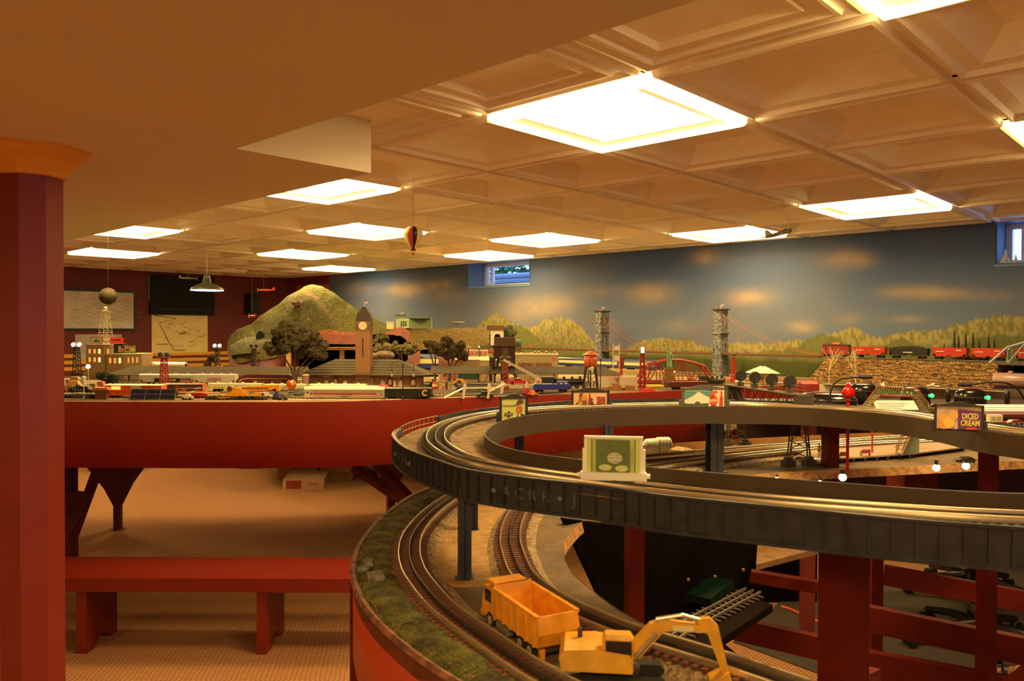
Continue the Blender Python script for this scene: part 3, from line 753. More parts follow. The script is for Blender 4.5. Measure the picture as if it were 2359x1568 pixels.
# ------------------------------------------------------------------ suspension bridge along the mural
stone=mat('bridge_stone',(136,138,138),.85,scale=60,c2=(60,64,66),bump=.6,bscale=140)
stone2=mat('bridge_stone_top',(158,140,118),.85,scale=120,c2=(70,66,62),bump=.6,bscale=150)
cab=mat('cable_orange',(150,70,40),.7); ironb=mat('bridge_brown',(84,50,36),.6); flagr=mat('flag_red',(190,50,46),.6,noise=.3,scale=300); flagb=mat('flag_blue',(40,44,110),.6)
def flag(parent,x,z,h=.03,w=.022,y=0):
    MB().cyl((x,y,z),(x,y,z+h),.0012,n=5).done('flagpole',mat('pole_white',(220,214,200),.5),parent)
    f=MB().b2(x+.001,x+w,y-.0006,y+.0006,z+h-.015,z+h-.001).done('flag',flagr,parent)
    m=MB()
    for k in range(3): m.b2(x+.001,x+w,y-.001,y+.001,z+h-.013+k*.004,z+h-.011+k*.004)
    m.done('flag_stripe',mat('flag_white',(225,215,200),.6),f); MB().b2(x+.001,x+w*.45,y-.0014,y+.0014,z+h-.008,z+h-.001).done('flag_canton',flagb,f)
BO=.36; zd=1.220
br=thing('suspension_bridge','long stone towered suspension bridge with orange cables in front of the mural','bridge',WP(1530,BO,ZT),AL)
def BL(px): 
    p=WP(px,BO,0)-Vector((br.location.x,br.location.y,0)); return p.x*math.cos(AL)+p.y*math.sin(AL)
T=[BL(1387),BL(1660)]; E0,E1=BL(1188),BL(1893); ZD=zd-ZT; ZTOP=1.548-ZT
for k,tx in enumerate(T):
    m=MB(); W1,D1=.062,.11
    def pier(yc):
        m.box((tx,yc,(ZD-.012)/2),(W1*1.15,.034,ZD-.012)); m.box((tx,yc,ZD-.006),(W1*1.25,.04,.012))
        m.box((tx,yc,ZD+.075),(W1,.032,.15),top=(.94,.94)); m.box((tx,yc,ZD+.153),(W1*1.08,.038,.008)); m.box((tx,yc,(ZD+.157+ZTOP)/2),(W1*.92,.03,ZTOP-ZD-.157))
    pier(-D1/2+.01); pier(D1/2-.01); pier(0)
    m.box((tx,0,ZTOP-.012),(W1*.95,D1,.03)); m.box((tx,0,.01),(W1*1.25,D1*1.1,.03))
    # pointed arches between the piers
    for yc in(-.025,.025):
        m.prism([(yc-.026,ZTOP-.02),(yc+.026,ZTOP-.02),(yc+.026,ZTOP-.10),(yc+.018,ZTOP-.08),(yc,ZTOP-.035),(yc-.018,ZTOP-.08),(yc-.026,ZTOP-.10)],tx-W1*.4,tx+W1*.4,'x')
    o=m.done('tower',stone,br)
    for zz_ in(ZD-.004,ZD+.153):
        MB().box((tx,0,zz_),(W1*1.34,D1*1.08,.007)).done('string_course',mat('stone_dark',(58,56,52),.85),o)
    for yc in(-.0225,.0225): MB().b2(tx-W1*.49,tx+W1*.49,yc-.009,yc+.009,ZD+.162,ZTOP-.06).done('arch_recess',mat('recess_dark',(40,36,32),.9),o) if 0 else None
    MB().b2(tx-W1*.72,tx+W1*.72,-D1*.62,D1*.62,ZTOP+.003,ZTOP+.011).done('tower_cap',mat('cap_dark',(56,46,36),.7),br)
    flag(o,tx,ZTOP+.011,.035)
    for q in(-.02,.012): MB().cyl((tx+q,-.03,ZTOP+.011),(tx+q,-.03,ZTOP+.02),.003,n=6).done('beacon',mat('beacon_red',(220,50,40),.5,emit=(255,60,40),es=1.5),o)
MB().b2(E0,E1,-.05,.05,ZD-.010,ZD-.002).done('deck',ironb,br)
def cz(x):
    a,b=T; lo=ZD+.016
    if x<a: t=(a-x)/(a-E0); return ZTOP-.005-(ZTOP-lo)*(1-(1-t)**1.7)
    if x>b: t=(x-b)/(E1-b); return ZTOP-.005-(ZTOP-lo)*(1-(1-t)**1.7)
    t=2*(x-a)/(b-a)-1; return lo+(ZTOP-.005-lo)*abs(t)**1.75
for y in(-.045,.045):
    m=MB(); xs=np.linspace(E0,E1,61); m.tube([(x,y,cz(x)) for x in xs],.0016,5); m.done('main_cable',cab,br)
    MB().b2(E0,E1,y-.003,y+.003,ZD-.002,ZD+.004).done('deck_rail',mat('rail_dark_tan',(104,66,38),.6),br)
m=MB(); st=MB()
for y in(-.045,.045):
    for x in np.linspace(E0+.05,E1-.05,34):
        if min(abs(x-T[0]),abs(x-T[1]))>.05: m.cyl((x,y,ZD),(x,y,cz(x)),.0005,n=3)
    for t_ in T:
        for k in range(1,7):
            for s in(-1,1): st.cyl((t_,y,ZTOP-.02),(t_+s*.055*k,y,ZD),.0004,n=3)
m.done('hanger',cab,br,kind='stuff'); st.done('stay',cab,br,kind='stuff')
# ------------------------------------------------------------------ stone retaining wall and upper line (right)
cliffm=matbrick('cliff_stone',(150,112,58),(110,78,36),(64,44,20),26,.5,.17,.9,.03,.9)
a0=WP(1862,.42); 
def cliff():
    t=thing('stone_cliff','long mottled brown stone retaining wall carrying the upper railway line','retaining wall',WP(2080,.40,ZT),AL)
    def l(px): p=WP(px,.40,0)-Vector((t.location.x,t.location.y,0)); return p.x*math.cos(AL)+p.y*math.sin(AL)
    x0,x1=l(1866),l(2300); xt=l(1905); h=zd-ZT-.01
    nx,nz=120,16; m=MB(); rows=[]
    for k in range(nz):
        z=h*k/(nz-1); rows.append([(x0+(xt-x0)*z/h+(x1-x0-(xt-x0)*z/h)*i/nx, -.05*(1-z/h)+.012*(fbm(np.array(i*.35),np.array(k*.9),3,2).item()-.5), z) for i in range(nx+1)])
    m.ribbon(rows); m.done('stone_face',cliffm,t,True)
    MB().b2(xt,x1+1.2,0,.36,h-.012,h).done('roadbed',mat('ballast_dark',(100,96,70),.95,scale=150,c2=(50,48,36)),t)
    MB().add([(x1,0,0),(x1,.36,0),(x1,.36,h),(x1,0,h)],[(0,1,2,3)]).done('end_wall',cliffm,t)
    MB().b2(x1+.02,x1+1.2,.3,.34,0,h).done('dark_backing',mat('tunnel_black',(8,7,6)),t)
    r=MB(); tie=MB()
    for y in(.05,.068,.086): r.b2(xt-.05,x1+1.2,y-.0015,y+.0015,h+.004,h+.009)
    for i in range(int((x1+1.2-xt)/.018)): tie.b2(xt+i*.018,xt+i*.018+.007,.036,.10,h,h+.004)
    r.done('rail',mat('rail_steel',(170,160,140),.3,.8),t); tie.done('tie',mat('tie_dark',(52,40,30),.9),t,kind='stuff')
    return t,l,h
cl,cll,CH=cliff()
# conifers on a mound
t=thing('conifer_mound','row of dark model conifers on a brown mound above the stone wall','trees',WP(2232,.10,ZT),AL)
m=MB(); m.blob((0,-.03,CH+.01),.12,rnd,14,8,.12,.45); m.done('mound',mat('mound_brown',(98,66,34),.95,scale=80,c2=(70,60,30),bump=.5),t,True)
sc=WP(2232,.1).y/F
for k,(px,h) in enumerate(((2212,58),(2219,48),(2231,54),(2243,56),(2253,38),(2268,50),(2277,42),(2195,30))):
    x=(px-2236)*sc*1.25; m=MB(); hh=h*sc*1.05
    for q in range(6):
        z=CH+.015+hh*q/6; m.lathe([(.017*(1-q/7),z),(.006*(1-q/7),z+hh/5)],(x,0,0),7,a0=q)
    m.done('conifer',mat('conifer_green',(40,48,24),.95,noise=.4,scale=100),t)
# ------------------------------------------------------------------ rolling stock builders
wheelm=mat('wheel_black',(26,24,22),.5,.3)
def bogies(t,L,W,z=.0,n=2,parentname='truck'):
    for s in(-1,1):
        m=MB(); xc=s*(L/2-L*.16)
        m.box((xc,0,z+.010),(.034,W*.72,.008))
        for q in(-1,1):
            for y in(-1,1): m.cyl((xc+q*.013,y*W*.28,z+.009),(xc+q*.013,y*W*.36,z+.009),.009,n=10)
        m.done(parentname,wheelm,t)
def stock(xl,xr,yt,d,name,label,cat,rz=0,z=ZT,ybase=None,group=None,W=.062):
    p=U((xl+xr)/2,757,d); L=(xr-xl)/F*d; top=U((xl+xr)/2,yt,d).z; H=top-z
    t=thing(name,label,cat,(p.x,p.y,z),rz,group); return t,L,H,W
def paintm(c,r=.45,me=0): return mat('paint_%d_%d_%d'%c,c,r,me)
def boxcar(t,L,H,W,c,roof=None,door=None,ribs=0,roofribs=True):
    bogies(t,L,W); b=MB(); b.b2(-L/2,L/2,-W/2,W/2,.012,H*.93)
    if ribs:
        for k in range(ribs+1):
            x=-L/2+L*k/ribs
            for y in(-1,1): b.b2(x-.001,x+.001,y*W/2-.0012,y*W/2+.0012,.018,H*.92)
    b.done('body',paintm(c),t)
    r=MB(); r.prism([(-W/2-.002,H*.93),(W/2+.002,H*.93),(0,H)],-L/2-.002,L/2+.002,'x')
    if roofribs:
        for k in range(int(L/.026)+1):
            x=-L/2+.008+k*.026; r.prism([(-W/2-.003,H*.935),(0,H+.0025),(W/2+.003,H*.935)],x-.0015,x+.0015,'x')
    r.done('roof',paintm(roof or c),t)
    if door: MB().b2(-L*.08+door[1],L*.10+door[1],-W/2-.003,-W/2,.022,H*.90).done('door',paintm(door[0]),t)
    m=MB()
    for x in(-L/2-.001,L/2+.001):
        for k in range(5): m.b2(x-.001,x+.001,-W/2-.001,-W/2+.013,.025+k*(H-.035)/5,.027+k*(H-.035)/5)
    m.done('ladder',mat('ladder_metal',(190,184,168),.5),t)
    m=MB(); 
    for s in(-1,1): m.b2(s*(L/2+.006)-.006,s*(L/2+.006)+.006,-.003,.003,.014,.02)
    m.done('coupler',wheelm,t)
def hopper(t,L,H,W,c,open_=False):
    bogies(t,L,W); b=MB(); z0=.018
    b.prism([(-L/2,H*.55),(-L/2,H*.94),(L/2,H*.94),(L/2,H*.55),(L*.36,z0+.004),(L*.12,z0),(0,z0+.012),(-L*.12,z0),(-L*.36,z0+.004)],-W/2,W/2,'y')
    for s in(-1,1): b.b2(s*L/2-.004 if s>0 else -L/2,L/2 if s>0 else -L/2+.004,-W/2,W/2,z0+.002,H*.55)
    b.done('body',paintm(c),t)
    if not open_:
        r=MB(); r.prism([(-W/2,H*.94),(W/2,H*.94),(W*.3,H),(-W*.3,H)],-L/2,L/2,'x'); r.done('roof',paintm(tuple(min(255,int(x*1.08)) for x in c)),t)
        m=MB(); [m.cyl((-L*.35+k*L*.233,0,H),(-L*.35+k*L*.233,0,H+.006),.009,n=10) for k in range(4)]; m.done('hatch',paintm(c),t)
    else:
        MB().blob((0,0,H*.92),L*.42,random.Random(3),12,6,.15,.12*.062/L*L/.062*.5).done('coal_load',mat('coal',(22,20,18),.9),t) if open_==2 else None
        m=MB(); 
        for k in range(8): m.b2(-L/2+L*k/7-.0012,-L/2+L*k/7+.0012,-W/2-.0015,W/2+.0015,H*.5,H*.94)
        m.done('side_rib',paintm(c),t)
def tankcar(t,L,H,W,c,domes=1,frame=(40,38,36)):
    bogies(t,L,W); r=(H-.024)/2*.86; m=MB(); m.lathe([(.001,-L*.46),(r*.8,-L*.455),(r,-L*.43),(r,L*.43),(r*.8,L*.455),(.001,L*.46)],(0,0,.022+r),16,'x'); m.done('tank',paintm(c,.3),t,True)
    MB().b2(-L/2,L/2,-W*.3,W*.3,.014,.022).done('frame',paintm(frame),t)
    for k in range(domes):
        x=(k-(domes-1)/2)*L*.3; MB().lathe([(r*.36,0),(r*.36,.010),(r*.28,.014),(.001,.016)],(x,0,.02+2*r*.98),12).done('dome',paintm(c),t,True)
    m=MB(); [m.tube([(-L*.45,y,.02+r*1.1),(L*.45,y,.02+r*1.1)],.0009,4) for y in(-r-.005,r+.005)]; m.done('handrail',mat('ladder_metal',(190,184,168)),t)
def coach(t,L,H,W,c,stripe=None,win=None,roof=None,rough=.3,metal=0,dy=0):
    bogies(t,L,W); b=MB(); b.b2(-L/2,L/2,-W/2,W/2,.014,H*.74)
    b.done('body',mat('coach_%d_%d_%d'%c,c,rough,metal),t)
    pr=[(-W/2,H*.74),(W/2,H*.74),(W*.44,H*.88),(W*.3,H*.96),(0,H),(-W*.3,H*.96),(-W*.44,H*.88)]
    MB().prism(pr,-L/2,L/2,'x').done('roof',mat('coachroof_%d_%d_%d'%(roof or c),roof or c,rough,metal),t,False)
    if win:
        m=MB(); n=max(3,int(L/.03))
        for k in range(n): m.b2(-L*.45+k*L*.9/n,-L*.45+(k+.62)*L*.9/n,-W/2-.0008,-W/2,H*.5,H*.66)
        m.done('window',win,t,kind=None)
    if stripe:
        for (c2,za,zb) in stripe: MB().b2(-L*.48,L*.48,-W/2-.0012,-W/2,H*za,H*zb).done('stripe',paintm(c2),t)
    m=MB(); [m.b2(s*L/2-.004,s*L/2+.004,-W*.3,W*.3,.02,H*.8) for s in(-1,1)]; m.done('vestibule',wheelm,t)
def steamer(t,L,H,W=.05,c=(30,28,26)):
    k=paintm(c,.35); m=MB(); r=H*.26; zc=H*.55
    MB().lathe([(r,-L*.22),(r,L*.28),(r*.9,L*.40),(r*.85,L*.47),(.001,L*.48)],(0,0,zc),14,'x').done('boiler',k,t,True)
    MB().b2(-L*.47,-L*.22,-W/2,W/2,H*.3,H*.9).done('cab',k,t); MB().b2(-L*.5,-L*.2,-W/2-.003,W/2+.003,H*.9,H*.95).done('cab_roof',k,t)
    MB().lathe([(.007,0),(.007,H*.2),(.010,H*.22),(.010,H*.24)],(L*.38,0,zc+r*.8),10).done('chimney',k,t)
    for x in(.02,.2): MB().lathe([(.008,0),(.008,.010),(.001,.016)],(L*x,0,zc+r*.9),10).done('dome',k,t,True)
    for i in range(5):
        for y in(-1,1): MB().cyl((-L*.3+i*L*.15,y*W*.30,H*.17),(-L*.3+i*L*.15,y*W*.40,H*.17),H*.17,n=14).done('driving_wheel',wheelm,t)
    MB().b2(-L*.32,L*.35,-W*.42,-W*.40,H*.15,H*.19).done('side_rod',mat('rail_steel',(170,160,140),.3,.8),t); MB().b2(-L*.45,L*.46,-W*.25,W*.25,H*.25,H*.36).done('frame',k,t)
    MB().prism([(-W*.4,0.004),(W*.4,.004),(W*.3,H*.2),(-W*.3,H*.2)],L*.46,L*.5,'x').done('pilot',k,t)
# red and black train on the upper line
ZL=ZT+CH+.009
TR=[('caboose',1897,1958,793,(122,36,26)),('coal_hopper',1968,2042,797,(168,44,28)),('gondola',2050,2140,796,(30,28,26)),('coal_hopper',2150,2230,799,(168,44,28)),('coal_hopper',2240,2318,800,(176,48,32)),('coal_hopper',2340,2430,801,(176,48,32))]
for k,(nm,x0,x1,yt,c) in enumerate(TR):
    px=(x0+x1)/2; p=WP(px,.332,ZL); a=WP(x0,.332); b=WP(x1,.332); L=(b-a).length*.97; H=U(px,yt,p.y).z-ZL
    lab=['dark red caboose at the tail of the upper train, leftmost of its cars','bright red open hopper car right behind the caboose on the stone wall','long black car in the middle of the upper red train',
     'red hopper car just right of the black car, above the stone wall','red hopper car ahead of the grey truss bridge on the upper line','red hopper car inside the grey truss bridge at the right edge'][k]
    t=thing(nm,lab,'train car',(p.x,p.y,ZL),AL,'cars of the red train on the upper line')
    if nm=='caboose':
        boxcar(t,L,H,.06,c,(60,30,22)); MB().b2(-L*.12,L*.16,-.02,.02,H,H+.014).done('cupola',paintm((190,110,50)),t)
    elif nm=='gondola':
        hopper(t,L,H*.86,.06,c,1); MB().blob((0,0,H*.80),.06,random.Random(4),14,6,.05,.25).xf(None).done('coal_load',mat('coal',(22,20,18),.9),t).scale=(L/.13,.4,1); MB().b2(-L*.12,L*.12,-.0325,-.031,H*.45,H*.52).done('lettering_bar',mat('lettering_white',(200,190,170),.7),t)
    else:
        hopper(t,L,H,.06,c,1); MB().b2(-L*.4,-L*.15,-.0325,-.031,H*.62,H*.68).done('lettering_bar',mat('lettering_white',(200,190,170),.7),t); MB().b2(L*.2,L*.36,-.0325,-.031,H*.7,H*.78).done('lettering_bar',mat('lettering_white',(200,190,170),.7),t)
# grey truss bridge at the right edge
def truss(name,label,loc,rz,L,H,W,m_,arch=True,n=7,deckz=0):
    t=thing(name,label,'bridge',loc,rz)
    ys=(-W/2,W/2); xs=[-L/2+L*i/n for i in range(n+1)]
    tz=[0 if i in(0,n) else H*(.72+.28*math.sin(PI*(i-1)/(n-2)) if arch else 1) for i in range(n+1)]
    for y in ys:
        side=MB().b2(-L/2,L/2,y-.004,y+.004,deckz-.006,deckz+.006).done('bottom_chord',m_,t)
        for i in range(n):
            a=Vector((xs[i],y,deckz+tz[i])); b=Vector((xs[i+1],y,deckz+tz[i+1]))
            MB().tube([a,b],.007,4).done('top_chord',m_,t)
            if 0<i: MB().tube([(xs[i],y,deckz),(xs[i],y,deckz+tz[i])],.0032,4).done('post',m_,t)
            if 0<i<n-1:
                q=((xs[i],y,deckz),(xs[i+1],y,deckz+tz[i+1])) if i>=n/2 else ((xs[i],y,deckz+tz[i]),(xs[i+1],y,deckz))
                q=((xs[i],y,deckz),(xs[i+1],y,deckz+tz[i+1])) if i%2 else ((xs[i],y,deckz+tz[i]),(xs[i+1],y,deckz))
                MB().tube(q,.0042,4).done('diagonal',m_,t)
    for i in range(1,n): MB().tube([(xs[i],-W/2,deckz+tz[i]),(xs[i],W/2,deckz+tz[i])],.004,4).done('cross_beam',m_,t)
    MB().b2(-L/2,L/2,-W/2,W/2,deckz-.008,deckz-.004).done('deck',m_,t)
    return t
p=WP(2390,.332,ZL-.014); L=(WP(2283,.332)-WP(2500,.332)).length
truss('truss_bridge','grey steel truss bridge on the upper line at the right edge',(p.x,p.y,p.z),AL,L,.135,.115,mat('truss_grey',(150,160,168),.5),True,5)
# lower line trains in front of the cliff
t,L,H,W=stock(2172,2290,849,4.85,'diesel_engine','dark diesel engine passing low in front of the stone wall','train',AL)
L*=1.2; boxcar(t,L,H,.055,(38,32,28),(50,44,36),None,6,False); MB().b2(-L*.3,-L*.22,-.0285,-.0275,H*.7,H*.8).done('number_board',paintm((200,80,40)),t); MB().b2(L*.1,L*.2,-.0285,-.0275,H*.45,H*.52).done('number_board',paintm((190,110,40)),t)
t,L,H,W=stock(2300,2400,853,4.55,'tank_car','purplish grey tank car with domes under the truss bridge','train car',AL); t.location.z=ZT; L*=1.15
tankcar(t,L,H,W,(150,118,112),2)
# blue passenger train behind the water tower
blu=(44,56,112)
for k,(x0,x1,yt,y0,lab) in enumerate(((1288,1432,824,6.0,'long blurred blue coach with cream window band behind the orange water tower'),(1441,1517,828,6.0,'blue coach with cream band seen through the arched red truss bridge'),(944,1010,815,6.1,'blue coach with cream band passing under the dark portal left of the small trees'))):
    a=WP(x0,.62); b=WP(x1,.62); p=(a+b)/2
    if k==2: p=U(977,757,6.0); rz=0; L=.24
    else: rz=AL; L=(b-a).length*.97
    H=U((x0+x1)/2,yt,p.y).z-ZT-.035
    t=thing('passenger_coach',lab,'train car',(p.x,p.y,ZT+.035),rz,'blue passenger coaches')
    coach(t,L,H,.06,blu,[((214,196,130),.42,.70)],None,(52,60,84))
MB().prism([(p.x,p.y) for p in (WP(1250,.72),WP(1560,.72),WP(1560,.5),WP(1250,.5))],ZT,ZT+.034,'z').done('roadbed',mat('ballast_tan',(176,150,104),.95,scale=120,c2=(130,108,74)),bigt)
q=U(977,0,6.0); MB().b2(q.x-.14,q.x+.14,5.95,6.06,ZT,ZT+.034).done('roadbed',mat('ballast_tan',(176,150,104)),bigt)
# portal over that coach
t=thing('tunnel_mouth_frame','dark rectangular tunnel opening above the blue coach left of the small trees','tunnel portal',(q.x+.02,6.12,ZT),0)
m=MB(); m.b2(-.14,.16,0,.02,.11,.155); m.b2(-.16,-.14,0,.02,0,.155); m.b2(.16,.175,0,.02,0,.155); m.done('frame',mat('tunnel_black',(8,7,6)),t); MB().b2(-.15,.17,.06,.065,0,.15).done('dark_backing',mat('tunnel_black',(8,7,6)),t)
m=MB(); A=[U(x,y,5.9) for x,y in((925,842),(945,822),(962,810),(968,806))]; Bq=[U(x,y,5.85) for x,y in((935,858),(950,850),(965,838),(968,832))]; m.strip(A,Bq)
o=m.done('plaster_ramp',pk); tag(o,'ragged pink plaster slope left of the dark tunnel opening','scenery')
# red arched truss bridge and steel towers
a=U(1466,757,5.15); b=U(1645,757,5.15)
truss('truss_bridge','arched dark red truss bridge behind the green statue',((a.x+b.x)/2,5.15,ZT+.012),0,(b.x-a.x),.145,.12,mat('truss_red',(142,56,42),.5),True,7,.0)
a=U(1390,757,5.1); b=U(1700,757,5.3)
def far_track(pts,name='model_track',label=None,w=.032,z=ZT,n3=True,bed=True,step=.02,parent=None):
    P=resample(spline(pts,8),.03)
    t=parent or thing(name,label,'track',(0,0,0))
    Z=lambda L,z:[Vector((p.x,p.y,z)) for p in L]
    if bed:
        L=offset(P,.045); Rr=offset(P,-.045); MB().ribbon([Z(offset(P,.055),z),Z(L,z+.003),Z(Rr,z+.003),Z(offset(P,-.055),z)]).done('roadbed',mat('ballast_tan',(176,150,104),.95,scale=120,c2=(130,108,74)),t)
    rl=MB()
    for o_ in((-w/2,0,w/2) if n3 else (-w/2,w/2)):
        Q=offset(P,o_); q=offset(P,o_+.0016); q2=offset(P,o_-.0016); rl.ribbon([Z(q2,z+.005),Z(q2,z+.010),Z(q,z+.010),Z(q,z+.005)])
    rl.done('rail',mat('rail_steel',(170,160,140),.3,.8),t)
    Q=resample(P,step); tm=MB()
    for i in range(len(Q)-1):
        d=Q[i+1]-Q[i]; tm.box((Q[i].x,Q[i].y,z+.0035),(.008,.062,.004),math.atan2(d.y,d.x))
    tm.done('tie',mat('tie_dark',(52,40,30),.9),t,kind='stuff')
    return t
far_track([WP(1180,.62,0),WP(1500,.62,0),WP(1780,.66,0),WP(1960,.60,0),WP(2160,.5,0),WP(2330,.48,0)],label='far three rail track running along the mural wall',z=ZT+.0)
far_track([U(980,0,5.05),U(1250,0,5.1),U(1466,0,5.15),U(1645,0,5.15),U(1760,0,5.0),U(1900,0,5.15),U(2010,0,5.1)],label='track that crosses the arched red truss bridge')
far_track([U(-100,0,5.45),U(400,0,5.4),U(760,0,5.45)],label='track behind the platform canopy on the left')
far_track([U(-100,0,4.75),U(300,0,4.7),U(660,0,4.75),U(700,0,4.9)],label='middle track of the town under the left canopy')
far_track([U(-100,0,3.90),U(300,0,3.90),U(700,0,3.91),U(900,0,3.93),U(1090,0,4.1),U(1250,0,4.25),U(1500,0,4.75)],label='front track of the town beside the curved fascia')
for k,dd in enumerate((4.15,4.26,4.37)):
    far_track([U(560,0,dd),U(900,0,dd),U(1100,0,dd+.07),U(1300,0,dd+.26)],label=['siding','second siding','third siding'][k]+' behind the long silver coach, counted from the front')
# ------------------------------------------------------------------ lower foreground deck (C shape) with yard
outer=[(2500,1003),(2359,1004),(2180,1008),(2000,1012),(1760,1024),(1600,1034),(1480,1043),(1350,1054),(1180,1075),(1080,1098),(1000,1128),(940,1155),(875,1205),(830,1262),(813,1320),(828,1385),(870,1445),(935,1505),(1010,1560),(1100,1615),(1230,1680),(1400,1750)]
inner=[(1900,1680),(1800,1580),(1700,1532),(1620,1497),(1541,1464),(1480,1437),(1414,1398),(1362,1358),(1318,1319),(1297,1270),(1305,1240),(1351,1194),(1420,1165),(1560,1130),(1732,1094),(1930,1083),(2150,1072),(2359,1062),(2500,1058)]
O1=resample(spline([G(x,y,ZT) for x,y in outer],6),.03); I1=resample(spline([G(x,y,ZT) for x,y in inner],6),.03)
asph=mat('road_asphalt',(110,86,56),.9,scale=30,c2=(84,68,46),bump=.2,bscale=200)
low=thing('foreground_layout','lower foreground layout deck with curved red fascia, curving below the raised loop','layout table')
slab('deck',O1+I1,ZT-.018,ZT,asph,low)
i0=min(range(len(O1)),key=lambda i:(O1[i]-G(1080,1098,ZT)).length)
fas=O1[i0:]
fascia('fascia',fas[::-1],ZT+.006,.116,mat('fascia_bright_red',(186,66,30),.45,noise=.05,scale=4),low,.010)
m=MB(); rim=[p+Vector((0,0,.006)) for p in fas]; m.tube(rim,.005,5); m.done('rim',mat('worn_edge',(150,96,66),.7,noise=.5,scale=60),low)
m=MB(); back=[p for p in O1[:i0]]; m.ribbon([[Vector((p.x,p.y,ZT+.02)) for p in back],[Vector((p.x,p.y,ZT-.05)) for p in back],[Vector((p.x,p.y+.012,ZT-.05)) for p in back],[Vector((p.x,p.y+.012,ZT+.02)) for p in back]]); m.done('back_edge_board',mat('board_tan',(172,118,62),.8,noise=.1,scale=12),low)
m=MB(); A=I1; m.ribbon([[Vector((p.x,p.y,ZT+.001)) for p in A],[Vector((p.x+.002,p.y-.003,ZT-.02)) for p in A]]); m.done('cut_edge',mat('plywood_edge',(190,140,80),.9,noise=.3,scale=60,bump=.5,bscale=100),low)
# ground coverings
grassm=mat('grass_turf',(112,108,44),.98,scale=35,c2=(58,50,24),bump=1,bscale=260)
fp=resample(spline([G(x,y,ZT) for x,y in[(1055,1112),(1000,1129),(940,1156),(875,1206),(830,1263),(813,1320),(828,1385),(870,1445),(935,1505),(1010,1560),(1100,1615),(1230,1680)]],6),.008)
r6=random.Random(11)
rows=[]
for k,(ins,z) in enumerate(((.001,.004),(.012,.010),(.028,.013),(.044,.012),(.060,.009),(.074,.002))):
    sgn=1
    q=offset(fp,ins*sgn); rows.append([Vector((p.x,p.y,ZT+z+(.004*(fbm(np.array(p.x*60),np.array(p.y*60),3,5).item()-.5)*2 if 0<k<5 else 0))) for p in q])
gm=MB().ribbon(rows); go=gm.done('grass',grassm,low,True,kind='stuff')
m=MB(); cols=[]
for k in range(9000):
    i=r6.randrange(2,len(fp)-2); u=r6.uniform(.002,.068); p=fp[i]; t_=(fp[i+1]-fp[i-1]).normalized(); nrm=Vector((-t_.y,t_.x,0)); c=p+nrm*u+Vector((0,0,ZT*0+.006+.004*math.sin(u/.07*PI)))
    h=r6.uniform(.002,.006); a=r6.uniform(0,6); w=.0009; q=Vector((math.cos(a),math.sin(a),0))
    m.add([c-q*w,c+q*w,c+Vector((r6.uniform(-.002,.002),r6.uniform(-.002,.002),h))],[(0,1,2)])
m.done('grass_blades',mat('grass_blade',(140,128,52),.9,scale=60,c2=(78,84,30)),low,kind='stuff')
m=MB()
for k in range(110):
    i=r6.randrange(2,len(fp)-2); u=r6.uniform(.004,.066); t_=(fp[i+1]-fp[i-1]).normalized(); c=fp[i]+Vector((-t_.y,t_.x,0))*u+Vector((0,0,.012)); m.box(c,(.0016,.0016,.001),r6.random())
m.done('fallen_leaf',mat('leaf_orange',(206,110,40),.8,scale=200,c2=(190,60,40)),low,kind='stuff')
rockm=mat('rock_grey',(150,140,116),.9,scale=90,c2=(74,72,62),bump=.6,bscale=120)
for k,(px,py,r,lab) in enumerate(((866,1335,.014,'largest grey rock at the outer rim of the grass strip'),(848,1300,.010,'small grey rock just behind the largest one on the grass rim'),(836,1312,.008,'smallest pale rock at the very rim of the grass'),(975,1150,.010,'flat grey rock on the grass where the raised loop crosses'))):
    c=G(px,py,ZT+.012); m=MB(); m.blob((0,0,0),r,random.Random(k+20),10,8,.3,.8); o=m.done('rock',rockm,None,True,loc=c); tag(o,lab,'rock','rocks on the grass strip')
sand=mat('sand_tan',(176,136,82),.95,scale=60,c2=(150,112,64),bump=.5,bscale=180)
def patch(name,pts,z,m_,parent=low,n=5):
    q=spline([G(x,y,ZT) for x,y in pts],n,True); c=sum(q,Vector())/len(q); mb=MB()
    mb.ribbon([[Vector((p.x,p.y,ZT+z)) for p in q],[Vector((p.x+(p.x-c.x)*.02,p.y+(p.y-c.y)*.02,ZT)) for p in q]],True); mb.add([Vector((p.x,p.y,ZT+z)) for p in q],[tuple(range(len(q)))])
    return mb.done(name,m_,parent)
patch('sand',[(1085,1165),(1190,1168),(1165,1215),(1150,1262),(1160,1310),(1150,1338),(1050,1350),(1005,1320),(990,1285),(1005,1235),(1040,1195)],.003,sand)['kind']='stuff'
